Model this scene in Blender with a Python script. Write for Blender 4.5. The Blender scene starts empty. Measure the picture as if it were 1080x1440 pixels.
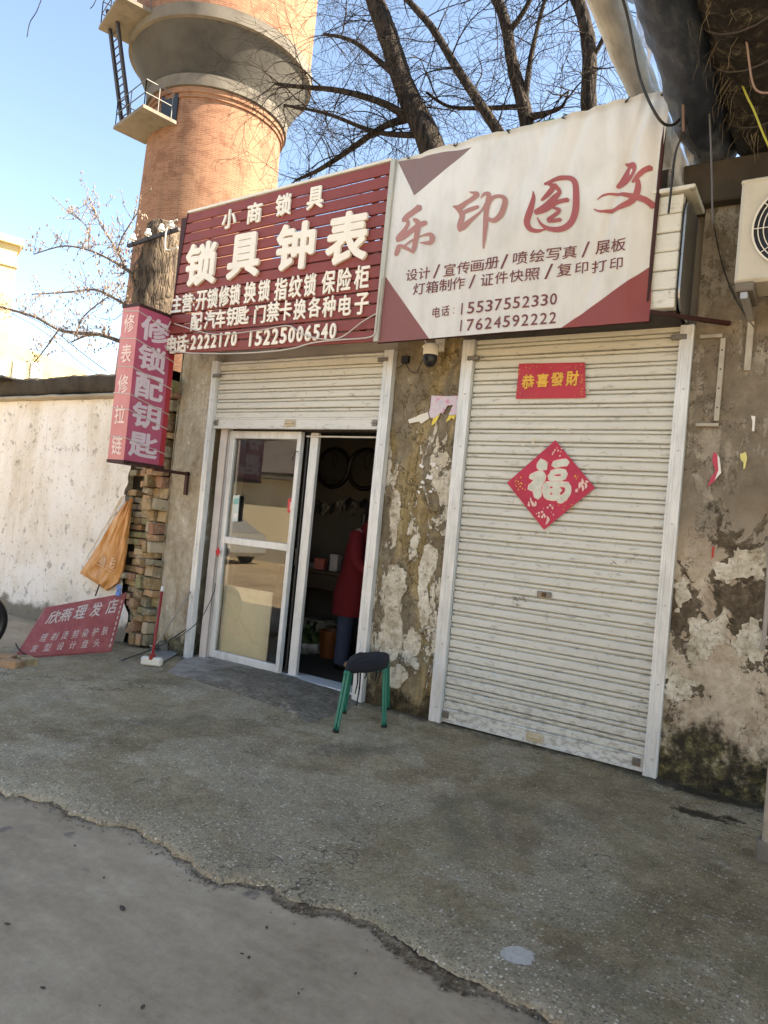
import bpy, bmesh, math, random
from mathutils import Vector, Matrix, noise as mn

# ------------------------------------------------------------------ camera, sky, sun, exposure
S = bpy.context.scene
COL = S.collection
YAW, PITCH, ROLL = 0.567, 0.021, 0.094
CAMP = Vector((0.0, -5.128, 1.5))
F_ = Vector((-math.sin(YAW)*math.cos(PITCH), math.cos(YAW)*math.cos(PITCH), math.sin(PITCH)))
R0 = Vector((math.cos(YAW), math.sin(YAW), 0)); U0 = R0.cross(F_)
R_ = R0*math.cos(ROLL) + U0*math.sin(ROLL)
U_ = U0*math.cos(ROLL) - R0*math.sin(ROLL)
cd = bpy.data.cameras.new('camera'); cam = bpy.data.objects.new('camera', cd); COL.objects.link(cam)
cam.matrix_world = Matrix(((R_.x, U_.x, -F_.x, CAMP.x), (R_.y, U_.y, -F_.y, CAMP.y), (R_.z, U_.z, -F_.z, CAMP.z), (0, 0, 0, 1)))
cd.sensor_fit = 'VERTICAL'; cd.sensor_height = 36.0; cd.lens = 25.0
cd.clip_start = 0.05; cd.clip_end = 2000
S.camera = cam

SUN_AZ = math.atan2(0.90, 0.436)      # clockwise from +Y
SUN_EL = math.radians(42)
w = bpy.data.worlds.new('World'); S.world = w; w.use_nodes = True
nt = w.node_tree; nt.nodes.clear()
sky = nt.nodes.new('ShaderNodeTexSky'); sky.sky_type = 'NISHITA'; sky.sun_disc = False
sky.sun_elevation = SUN_EL; sky.sun_rotation = SUN_AZ
sky.air_density = 0.9; sky.dust_density = 0.25; sky.ozone_density = 3.0
bg = nt.nodes.new('ShaderNodeBackground'); bg.inputs['Strength'].default_value = 0.086
wo = nt.nodes.new('ShaderNodeOutputWorld')
nt.links.new(sky.outputs[0], bg.inputs[0]); nt.links.new(bg.outputs[0], wo.inputs[0])
sd = bpy.data.lights.new('sun', 'SUN'); sd.energy = 5.0; sd.angle = math.radians(0.53); sd.color = (1.0, 0.96, 0.90)
sun = bpy.data.objects.new('sun', sd); COL.objects.link(sun)
SUNV = Vector((math.sin(SUN_AZ)*math.cos(SUN_EL), math.cos(SUN_AZ)*math.cos(SUN_EL), math.sin(SUN_EL)))
sun.rotation_euler = SUNV.to_track_quat('Z', 'Y').to_euler(); sun.location = SUNV*60
vs = S.view_settings
vs.view_transform = 'Standard'; vs.look = 'None'; vs.gamma = 1.0; vs.use_curve_mapping = False
vs.exposure = 2.5
vs.use_white_balance = True; vs.white_balance_temperature = 8250; vs.white_balance_tint = 9
S.cycles.max_bounces = 10; S.cycles.diffuse_bounces = 5; S.cycles.transparent_max_bounces = 16
S.cycles.use_denoising = True

# ------------------------------------------------------------------ helpers
def at(px, py, **k):
    """point of the place seen at a pixel of the photograph, on a plane X=, Y= or Z= or at depth d="""
    v = R_*((px-540)/1000.0) - U_*((py-720)/1000.0) + F_
    (n, val), = k.items()
    if n == 'd': return CAMP + v*val
    i = 'XYZ'.index(n)
    return CAMP + v*((val-CAMP[i])/v[i])

class NB:
    def __init__(s, name):
        s.m = bpy.data.materials.new(name); s.m.use_nodes = True; s.t = s.m.node_tree; s.t.nodes.clear()
        s.out = s.t.nodes.new('ShaderNodeOutputMaterial')
    def n(s, typ): return s.t.nodes.new(typ)
    def put(s, sock, v):
        if isinstance(v, bpy.types.NodeSocket): s.t.links.new(v, sock)
        elif v is not None:
            if sock.type == 'RGBA' and not hasattr(v, '__len__'): v = (v, v, v, 1)
            elif sock.type == 'RGBA' and len(v) == 3: v = (*v, 1)
            sock.default_value = v
    def pos(s): return s.n('ShaderNodeNewGeometry').outputs['Position']
    def obj(s): return s.n('ShaderNodeTexCoord').outputs['Object']
    def uv(s): return s.n('ShaderNodeTexCoord').outputs['UV']
    def rnd(s): return s.n('ShaderNodeObjectInfo').outputs['Random']
    def mapv(s, v, sc=(1, 1, 1), loc=(0, 0, 0), rot=(0, 0, 0)):
        n = s.n('ShaderNodeMapping'); s.put(n.inputs[0], v); n.inputs['Scale'].default_value = sc
        n.inputs['Location'].default_value = loc; n.inputs['Rotation'].default_value = rot; return n.outputs[0]
    def noise(s, v, scale=5, detail=4, rough=.55, dist=0):
        n = s.n('ShaderNodeTexNoise'); s.put(n.inputs['Vector'], v); n.inputs['Scale'].default_value = scale
        n.inputs['Detail'].default_value = detail; n.inputs['Roughness'].default_value = rough
        n.inputs['Distortion'].default_value = dist; return n.outputs[0]
    def noisec(s, v, scale):
        n = s.n('ShaderNodeTexNoise'); s.put(n.inputs['Vector'], v); n.inputs['Scale'].default_value = scale; n.inputs['Detail'].default_value = 5; return n.outputs[1]
    def vor(s, v, scale=5, feat='F1', out=0, rand=1):
        n = s.n('ShaderNodeTexVoronoi'); n.feature = feat; s.put(n.inputs['Vector'], v); n.inputs['Scale'].default_value = scale
        n.inputs['Randomness'].default_value = rand
        return n.outputs[out]
    def ramp(s, f, stops, interp='LINEAR'):
        n = s.n('ShaderNodeValToRGB'); s.put(n.inputs[0], f); n.color_ramp.interpolation = interp; el = n.color_ramp.elements
        while len(el) < len(stops): el.new(.5)
        for e, (p, c) in zip(el, stops):
            e.position = p; e.color = (c, c, c, 1) if not hasattr(c, '__len__') else (*c, 1)
        return n.outputs[0]
    def step(s, f, a, b):
        n = s.n('ShaderNodeMapRange'); n.interpolation_type = 'SMOOTHSTEP'; s.put(n.inputs[0], f)
        s.put(n.inputs[1], a); s.put(n.inputs[2], b); return n.outputs[0]
    def mix(s, f, a, b, mode='MIX'):
        n = s.n('ShaderNodeMix'); n.data_type = 'RGBA'; n.blend_type = mode; s.put(n.inputs[0], f); s.put(n.inputs[6], a); s.put(n.inputs[7], b)
        return n.outputs[2]
    def math(s, op, a, b=None, c=None, clamp=False):
        n = s.n('ShaderNodeMath'); n.operation = op; n.use_clamp = clamp; s.put(n.inputs[0], a); s.put(n.inputs[1], b)
        if c is not None: s.put(n.inputs[2], c)
        return n.outputs[0]
    def sep(s, v): n = s.n('ShaderNodeSeparateXYZ'); s.put(n.inputs[0], v); return n.outputs
    def bump(s, h, strength=.5, dist=.01, nrm=None):
        n = s.n('ShaderNodeBump'); s.put(n.inputs['Height'], h); n.inputs['Strength'].default_value = strength
        n.inputs['Distance'].default_value = dist
        if nrm: s.put(n.inputs['Normal'], nrm)
        return n.outputs[0]
    def bsdf(s, col, rough=.8, metal=0, nrm=None, spec=.5, **k):
        n = s.n('ShaderNodeBsdfPrincipled'); s.put(n.inputs['Base Color'], col); s.put(n.inputs['Roughness'], rough)
        s.put(n.inputs['Metallic'], metal); s.put(n.inputs['Specular IOR Level'], spec)
        if nrm: s.put(n.inputs['Normal'], nrm)
        for a, b in k.items(): s.put(n.inputs[a.replace('_', ' ')], b)
        return n.outputs[0]
    def done(s, sh): s.t.links.new(sh, s.out.inputs[0]); return s.m

def simple(name, col, rough=.6, metal=0, var=.25, scale=12, bump=.15, spec=.5, bdist=.004):
    b = NB(name); p = b.pos()
    n1 = b.noise(p, scale, 5, .6); n2 = b.noise(p, scale*.17, 3, .5)
    f = b.math('ADD', b.math('MULTIPLY', n1, .5), b.math('MULTIPLY', n2, .5))
    dark = tuple(c*(1-var) for c in col); lite = tuple(min(1, c*(1+var*.6)) for c in col)
    c = b.ramp(f, [(.3, dark), (.5, col), (.72, lite)])
    return b.done(b.bsdf(c, rough, metal, b.bump(n1, bump, bdist), spec))

class MB:
    """collects boxes, prisms, tubes and lathes; build() links them as one mesh object"""
    def __init__(s): s.v = []; s.f = []; s.uv = None
    def add(s, vs, fs):
        o = len(s.v); s.v += [Vector(v) for v in vs]; s.f += [tuple(i+o for i in f) for f in fs]; return s
    def box(s, a, b, mat=None):
        x0, y0, z0 = a; x1, y1, z1 = b
        vs = [Vector((x, y, z)) for z in (z0, z1) for y in (y0, y1) for x in (x0, x1)]
        if mat is not None: vs = [mat @ v for v in vs]
        return s.add(vs, [(0, 2, 3, 1), (4, 5, 7, 6), (0, 1, 5, 4), (2, 6, 7, 3), (0, 4, 6, 2), (1, 3, 7, 5)])
    def bbox(s, a, b, bv=.006, mat=None):
        """box with chamfered edges"""
        bm = bmesh.new(); bmesh.ops.create_cube(bm, size=1)
        for v in bm.verts:
            v.co = Vector([(a[i]+b[i])/2 + v.co[i]*(b[i]-a[i]) for i in range(3)])
        bmesh.ops.bevel(bm, geom=bm.edges[:], offset=bv, segments=1, affect='EDGES', profile=.5)
        if mat is not None: bmesh.ops.transform(bm, matrix=mat, verts=bm.verts[:])
        bm.verts.index_update(); s.add([v.co.copy() for v in bm.verts], [tuple(v.index for v in f.verts) for f in bm.faces]); bm.free(); return s
    def prism(s, poly, dirv):
        n = len(poly); d = Vector(dirv)
        return s.add([Vector(p) for p in poly] + [Vector(p)+d for p in poly], [tuple(range(n))[::-1], tuple(range(n, 2*n))] + [(i, (i+1) % n, n+(i+1) % n, n+i) for i in range(n)])
    def tube(s, pts, r, n=8, cap=True):
        pts = [Vector(p) for p in pts]; rr = r if hasattr(r, '__len__') else [r]*len(pts)
        o = len(s.v); prev = None
        for i, p in enumerate(pts):
            t = (pts[min(i+1, len(pts)-1)]-pts[max(i-1, 0)])
            if t.length < 1e-9: t = Vector((0, 0, 1))
            t.normalize()
            if prev is None:
                a = t.orthogonal().normalized()
            else:
                a = prev - t*prev.dot(t)
                if a.length < 1e-6: a = t.orthogonal()
                a.normalize()
            prev = a; b = t.cross(a)
            for k in range(n):
                g = 2*math.pi*k/n; s.v.append(p + (a*math.cos(g)+b*math.sin(g))*rr[i])
        for i in range(len(pts)-1):
            for k in range(n):
                q = o+i*n; s.f.append((q+k, q+(k+1) % n, q+n+(k+1) % n, q+n+k))
        if cap:
            s.f.append(tuple(o+k for k in range(n))[::-1]); q = o+(len(pts)-1)*n; s.f.append(tuple(q+k for k in range(n)))
        return s
    def lathe(s, prof, c, n=48, a0=0, a1=2*math.pi):
        o = len(s.v); full = abs(a1-a0-2*math.pi) < 1e-6; m = n if full else n+1
        for r, z in prof:
            for k in range(m):
                g = a0+(a1-a0)*k/n; s.v.append(Vector((c[0]+r*math.cos(g), c[1]+r*math.sin(g), c[2]+z)))
        for i in range(len(prof)-1):
            for k in range(n):
                k2 = (k+1) % m; s.f.append((o+i*m+k, o+i*m+k2, o+(i+1)*m+k2, o+(i+1)*m+k))
        return s
    def grid(s, fn, nu, nv):
        o = len(s.v)
        for j in range(nv+1):
            for i in range(nu+1): s.v.append(Vector(fn(i/nu, j/nv)))
        for j in range(nv):
            for i in range(nu):
                q = o+j*(nu+1)+i; s.f.append((q, q+1, q+nu+2, q+nu+1))
        return s
    def build(s, name, mat, parent=None, smooth=False, off=None, uvf=None):
        L = off if off is not None else origin(parent)
        me = bpy.data.meshes.new(name); me.from_pydata([v-L for v in s.v], [], s.f)
        if uvf:
            ul = me.uv_layers.new(name='UVMap')
            for lp in me.loops: ul.data[lp.index].uv = uvf(s.v[lp.vertex_index])
        me.materials.append(mat)
        if smooth is True:
            for p in me.polygons: p.use_smooth = True
        elif smooth:
            bm = bmesh.new(); bm.from_mesh(me)
            for f in bm.faces: f.smooth = True
            for e in bm.edges:
                if len(e.link_faces) == 2 and e.calc_face_angle(0) > smooth: e.smooth = False
            bm.to_mesh(me); bm.free()
        me.update()
        o = bpy.data.objects.new(name, me); COL.objects.link(o)
        if parent is not None: o.parent = parent
        elif off is not None: o.location = off
        return o

ORG = {}
def origin(p):
    while p is not None:
        if p.name in ORG: return ORG[p.name]
        p = p.parent
    return Vector((0, 0, 0))
def tag(o, label, cat, group=None, kind=None):
    o['label'] = label; o['category'] = cat
    if group: o['group'] = group
    if kind: o['kind'] = kind
    return o
def thing(name, label, cat, loc=(0, 0, 0), group=None):
    o = bpy.data.objects.new(name, None); COL.objects.link(o); o.location = loc; o.empty_display_size = .1
    ORG[o.name] = Vector(loc); return tag(o, label, cat, group)
def struct(o): o['kind'] = 'structure'; return o
def copy_part(o, parent, loc=None, rot=None):
    c = o.copy(); COL.objects.link(c); c.parent = parent
    if loc is not None: c.location = loc
    if rot is not None: c.rotation_euler = rot
    return c
def lerp(a, b, t): return a+(b-a)*t
def smooth_pts(pts, k=6):
    """Catmull-Rom through points (tuples of any length)"""
    pts = [tuple(p) for p in pts]; out = []
    P = [pts[0]]+pts+[pts[-1]]
    for i in range(1, len(P)-2):
        for j in range(k):
            t = j/k; a, b, c, d = P[i-1], P[i], P[i+1], P[i+2]
            out.append(tuple(.5*(2*b[q]+(c[q]-a[q])*t+(2*a[q]-5*b[q]+4*c[q]-d[q])*t*t+(3*b[q]-a[q]-3*c[q]+d[q])*t**3) for q in range(len(b))))
    out.append(pts[-1]); return out
def wire(pts, r, n=5, k=6):
    return MB().tube([Vector(p) for p in smooth_pts(pts, k)], r, n)

# glyph outlines come from Blender's built-in font
GC = {}
def glyph(ch, offset):
    key = (ch, offset)
    if key not in GC:
        c = bpy.data.curves.new('glyph', 'FONT'); c.body = ch; c.offset = offset; c.resolution_u = 3
        o = bpy.data.objects.new('glyph', c); COL.objects.link(o); bpy.context.view_layer.update()
        dg = bpy.context.evaluated_depsgraph_get(); me = bpy.data.meshes.new_from_object(o.evaluated_get(dg))
        vs = [v.co.copy() for v in me.vertices]; fs = [tuple(p.vertices) for p in me.polygons]
        x0, x1 = min(v.x for v in vs), max(v.x for v in vs); y0, y1 = min(v.y for v in vs), max(v.y for v in vs)
        vs = [((v.x-(x0+x1)/2), (v.y-(y0+y1)/2)) for v in vs]
        GC[key] = (vs, fs, x1-x0, y1-y0)
        bpy.data.objects.remove(o); bpy.data.curves.remove(c); bpy.data.meshes.remove(me)
    return GC[key]
def put_char(ch, centre, ex, ey, en, wdt, hgt, mat, parent, depth=.0, offset=.02, warp=None, name='character', slant=0):
    """one character standing on a plane: ex, ey its axes, en the outward normal; offset thickens its strokes"""
    vs, fs, gw, gh = glyph(ch, 0)
    sx = wdt/max(gw+2*offset, .35); sy = hgt/max(gh+2*offset, .35)
    mb = MB(); k = 8 if offset > .012 else 4
    sh = [(0, 0)]+[(offset*math.cos(2*math.pi*i/k+.2), offset*math.sin(2*math.pi*i/k+.2)) for i in range(k)]
    if offset > .028: sh += [(offset*.5*math.cos(2*math.pi*i/4), offset*.5*math.sin(2*math.pi*i/4)) for i in range(4)]
    cnt = {}
    for f in fs:
        for i in range(len(f)): cnt[(f[i], f[(i+1) % len(f)])] = 1
    rim = [e for e in cnt if (e[1], e[0]) not in cnt]
    for j, (dx, dy) in enumerate(sh):
        lift = en*(.00012*j)
        W = [centre+ex*((x+dx)*sx+slant*y*sy)+ey*((y+dy)*sy) for x, y in vs]
        if warp: W = [warp(p) for p in W]
        o = len(mb.v)
        if depth:
            n = len(W); mb.add([p+en*depth+lift for p in W]+list(W), fs); mb.f += [(o+b, o+a, o+a+n, o+b+n) for a, b in rim]
        else: mb.add([p+lift for p in W], fs)
    return mb.build(name, mat, parent)
def stroke(mb, pts, fn, k=6, lift=0.0):
    """brush stroke polygon through (x, y, width) points, placed with fn(x, y, lift)"""
    P = smooth_pts(pts, k); L = []; Rr = []
    for i, (x, y, wd) in enumerate(P):
        a = P[max(i-1, 0)]; b = P[min(i+1, len(P)-1)]
        tx, ty = b[0]-a[0], b[1]-a[1]; l = math.hypot(tx, ty) or 1; nx, ny = -ty/l, tx/l
        L.append((x+nx*wd/2, y+ny*wd/2)); Rr.append((x-nx*wd/2, y-ny*wd/2))
    def cap(p, q, wd):
        dx, dy = p[0]-q[0], p[1]-q[1]; l = math.hypot(dx, dy) or 1; return (p[0]+dx/l*wd*.38, p[1]+dy/l*wd*.38)
    c0 = cap(P[0], P[1], P[0][2]); c1 = cap(P[-1], P[-2], P[-1][2])
    n = len(P); vs = [fn(*p, lift) for p in L]+[fn(*p, lift) for p in Rr]+[fn(*c0, lift), fn(*c1, lift)]
    fs = [(i, i+1, n+i+1, n+i) for i in range(n-1)]+[(0, n, 2*n), (n-1, 2*n+1, 2*n-1)]
    mb.add(vs, fs)

# ------------------------------------------------------------------ materials of the setting
def m_apron():
    b = NB('rough_concrete'); p = b.pos(); X, Y, Z = b.sep(p); ed = b.sep(b.uv())[0]      # ed: metres from the broken edge
    big = b.noise(p, .8, 5, .6); mid = b.noise(p, 4.5, 7, .68); fine = b.noise(p, 55, 4, .65); med = b.noise(p, 19, 6, .7)
    t = b.math('ADD', b.math('MULTIPLY', big, .45), b.math('ADD', b.math('MULTIPLY', mid, .35), b.math('MULTIPLY', med, .20)))
    base = b.ramp(t, [(.38, (.155, .11, .055)), (.46, (.25, .187, .103)), (.53, (.335, .258, .150)), (.61, (.46, .368, .228))])
    wear = b.step(b.noise(p, 1.3, 9, .74, .5), .46, .57)
    wear = b.math('MAXIMUM', wear, b.math('MULTIPLY', b.step(b.math('ADD', ed, b.math('MULTIPLY', b.math('SUBTRACT', mid, .5), .7)), .30, .04), .9))
    # two sizes of exposed aggregate, each stone with its own tone
    def stones(sc, k):
        d = b.vor(p, sc); r, g, bl = b.sep(b.vor(p, sc, out=1))
        tone = b.ramp(r, [(0, (.035, .026, .017)), (.32, (.10, .075, .047)), (.55, (.24, .19, .125)), (.72, (.50, .42, .30)), (.88, (.78, .70, .56))], 'CONSTANT')
        return b.math('MULTIPLY', b.math('MULTIPLY', b.step(d, .46, .30), b.step(g, k, k+.02)), b.math('ADD', .40, b.math('MULTIPLY', wear, .60))), tone
    m1, t1_ = stones(62, .35); m2, t2_ = stones(120, .25)
    c = b.mix(b.math('MULTIPLY', m2, .92), base, t2_); c = b.mix(b.math('MULTIPLY', m1, .92), c, t1_)
    st = b.math('MAXIMUM', m1, m2)
    c = b.mix(b.math('MULTIPLY', wear, .30), c, (.55, .475, .35))
    pits = b.step(b.noise(p, 42, 5, .75), .585, .66)
    c = b.mix(b.math('MULTIPLY', pits, .62), c, (.065, .055, .042))
    stain = b.step(b.noise(b.mapv(p, loc=(4, 1, 0)), 1.1, 6, .6, .6), .53, .70)
    c = b.mix(b.math('MULTIPLY', stain, .5), c, (.10, .085, .062))
    moss = b.math('MULTIPLY', b.step(b.noise(p, 1.6, 6, .65), .46, .66), b.step(X, -2.6, -.6))
    c = b.mix(b.math('MULTIPLY', moss, .5), c, (.10, .095, .045))
    lime = b.step(b.noise(b.mapv(p, (1, 1.4, 1), (8, 3, 0)), 3.1, 9, .75), .60, .70)
    c = b.mix(b.math('MULTIPLY', lime, .45), c, (.50, .465, .395))
    wx = b.math('ADD', b.math('MULTIPLY', b.noise(p, 11, 9, .78), .7), b.math('MULTIPLY', b.noise(p, 50, 4, .7), .3))
    def blob(q, rx, ry, rot=0.0, nz=1.1, lo=.95, hi=.8):
        v = b.mapv(p, (1, 1, 0), (0, 0, 0)); n = b.n('ShaderNodeVectorMath'); n.operation = 'SUBTRACT'; b.put(n.inputs[0], v); n.inputs[1].default_value = (q.x, q.y, 0)
        x, y, z = b.sep(b.mapv(n.outputs[0], (1/rx, 1/ry, 1), (0, 0, 0), (0, 0, rot)))
        d = b.math('SQRT', b.math('ADD', b.math('MULTIPLY', x, x), b.math('MULTIPLY', y, y)))
        return b.step(b.math('ADD', d, b.math('MULTIPLY', b.math('SUBTRACT', wx, .5), nz)), lo, hi)
    mud = b.math('MAXIMUM', blob(at(982, 1143, Z=0), .15, .085, .5, 6.0, 1.0, .7), blob(at(1030, 1151, Z=0), .08, .035, -.4, 6.0, 1.0, .7))
    mud = b.math('MAXIMUM', mud, blob(at(1000, 1118, Z=0), .5, .10, .0, 6, .95, .5))
    c = b.mix(b.math('MULTIPLY', mud, .9), c, b.ramp(fine, [(.35, (.010, .009, .007)), (.6, (.03, .026, .02)), (.72, (.10, .09, .07))]))
    foot = b.step(b.math('ADD', Y, b.math('MULTIPLY', b.math('SUBTRACT', wx, .5), .9)), -.16, .0); c = b.mix(b.math('MULTIPLY', foot, .8), c, b.ramp(fine, [(.35, (.02, .016, .01)), (.6, (.06, .048, .03)), (.72, (.14, .115, .08))]))  # ragged grime at the wall foot, its dark tone doubling as painted contact shadow
    pl = blob(at(728, 1342, Z=0), .070, .060, .3, 1.6, .95, .85)
    c = b.mix(b.math('MULTIPLY', pl, .9), c, b.ramp(med, [(.3, (.46, .43, .38)), (.7, (.60, .57, .52))]))
    # hairline crack
    ck = b.math('ABSOLUTE', b.math('SUBTRACT', b.noise(b.mapv(p, loc=(2, 6, 0)), .75, 6, .62), .5))
    ck = b.math('MULTIPLY', b.step(ck, .0035, .0012), b.step(b.noise(p, .7, 2), .48, .56))
    c = b.mix(b.math('MULTIPLY', ck, .7), c, (.04, .034, .027))
    h = b.math('ADD', b.math('MULTIPLY', st, .35), b.math('ADD', b.math('MULTIPLY', med, .9), b.math('ADD', b.math('MULTIPLY', fine, .6), b.math('MULTIPLY', pits, -.5))))
    return b.done(b.bsdf(c, b.ramp(mud, [(0, .88), (1, .45)]), 0, b.bump(h, .75, .008), .35))
def m_road():
    b = NB('smooth_concrete'); p = b.pos()
    big = b.noise(p, .55, 6, .62); mid = b.noise(b.mapv(p, (1, 2.2, 1), rot=(0, 0, .6)), 2.6, 8, .68); fine = b.noise(p, 85, 3, .65); med = b.noise(p, 22, 6, .7)
    t = b.math('ADD', b.math('MULTIPLY', big, .4), b.math('ADD', b.math('MULTIPLY', mid, .4), b.math('MULTIPLY', med, .2)))
    c = b.ramp(t, [(.39, (.25, .182, .113)), (.46, (.355, .266, .172)), (.53, (.42, .32, .212)), (.61, (.50, .39, .268))])
    c = b.mix(b.math('MULTIPLY', b.step(fine, .55, .72), .25), c, (.17, .145, .13))
    spot = b.math('MULTIPLY', b.step(b.math('ADD', b.vor(p, 4.2), b.math('MULTIPLY', b.math('SUBTRACT', med, .5), .25)), .17, .14), b.step(b.noise(p, 6, 2), .5, .56))
    c = b.mix(b.math('MULTIPLY', spot, .6), c, (.11, .09, .08))
    sc = b.step(b.noise(b.mapv(p, (.35, 30, 1), rot=(0, 0, -.62)), 1.0, 4, .6), .63, .74)
    c = b.mix(b.math('MULTIPLY', b.math('MULTIPLY', sc, b.step(big, .45, .55)), .22), c, (.52, .48, .45))
    dust = b.step(b.noise(p, 9, 8, .78), .5, .68)
    c = b.mix(b.math('MULTIPLY', dust, .16), c, (.20, .16, .125))
    return b.done(b.bsdf(c, .72, 0, b.bump(b.math('ADD', b.math('MULTIPLY', fine, .5), b.math('MULTIPLY', med, .8)), .30, .004), .45))
def m_pier():
    b = NB('peeling_plaster'); p = b.pos(); x, y, z = b.sep(p)
    n1 = b.noise(p, 2.6, 8, .66, .4); n2 = b.noise(b.mapv(p, (1.5, 1, .75), (3, 1, 7)), 2.2, 10, .70, .5); n3 = b.noise(b.mapv(p, (1.4, 1, .5), (9, 2, 4)), 1.5, 8, .64, .4)
    fine = b.noise(p, 48, 6, .75); med = b.noise(p, 13, 8, .74); vst = b.noise(b.mapv(p, (9, 1, .8)), 2.0, 6, .65)
    grey = b.ramp(b.math('ADD', b.math('MULTIPLY', n1, .6), b.math('MULTIPLY', med, .4)), [(.36, (.105, .083, .052)), (.5, (.20, .165, .112)), (.62, (.30, .26, .19))])
    och = b.ramp(b.math('ADD', b.math('MULTIPLY', vst, .5), b.math('MULTIPLY', med, .5)), [(.36, (.14, .092, .036)), (.5, (.27, .20, .092)), (.62, (.43, .345, .19))])
    c = b.mix(b.step(n3, .45, .58), grey, och)
    hb = b.math('MULTIPLY', b.step(z, 2.1, 1.0), b.step(z, .1, .5))
    cmn = b.math('ADD', n2, b.math('ADD', b.math('MULTIPLY', hb, .085), b.math('MULTIPLY', b.math('SUBTRACT', med, .5), .16)))
    halo = b.step(cmn, .50, .565); cm = b.step(cmn, .560, .575)
    c = b.mix(b.math('MULTIPLY', halo, .55), c, (.11, .075, .04))
    crm = b.ramp(b.math('ADD', b.math('MULTIPLY', med, .6), b.math('MULTIPLY', vst, .4)), [(.34, (.27, .215, .135)), (.47, (.50, .44, .33)), (.6, (.70, .65, .54))])
    c = b.mix(cm, c, crm)
    fl = b.math('MULTIPLY', b.step(b.noise(b.mapv(p, (1.6, 1, .6), (1, 5, 2)), 11, 9, .78), .60, .635), b.step(n1, .44, .58))
    c = b.mix(b.math('MULTIPLY', fl, .6), c, (.60, .55, .45))
    crk = b.math('ABSOLUTE', b.math('SUBTRACT', b.noise(b.mapv(p, (1, 1, .8), (6, 2, 1)), 2.0, 7, .68), .5)); crk = b.math('MULTIPLY', b.step(crk, .007, .002), b.step(n3, .40, .5))
    c = b.mix(b.math('MULTIPLY', crk, .75), c, (.045, .034, .022))
    mo = b.noise(b.mapv(p, (1.2, 1, .7), (5, 5, 1)), 3.2, 9, .74)
    mm = b.step(b.math('SUBTRACT', mo, b.math('MULTIPLY', b.math('SUBTRACT', z, .10), .52)), .34, .50)
    c = b.mix(b.math('MULTIPLY', mm, .93), c, b.ramp(med, [(.38, (.014, .011, .007)), (.52, (.05, .038, .02)), (.62, (.11, .09, .04)), (.72, (.24, .2, .11))]))
    spk = b.step(b.noise(p, 21, 8, .8), .60, .66)
    c = b.mix(b.math('MULTIPLY', spk, .65), c, (.05, .038, .024))
    h = b.math('ADD', b.math('MULTIPLY', cm, .9), b.math('ADD', b.math('MULTIPLY', fine, .45), b.math('ADD', b.math('MULTIPLY', med, 1.0), b.math('MULTIPLY', crk, -.8))))
    return b.done(b.bsdf(c, .9, 0, b.bump(h, .8, .010), .3))
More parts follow.
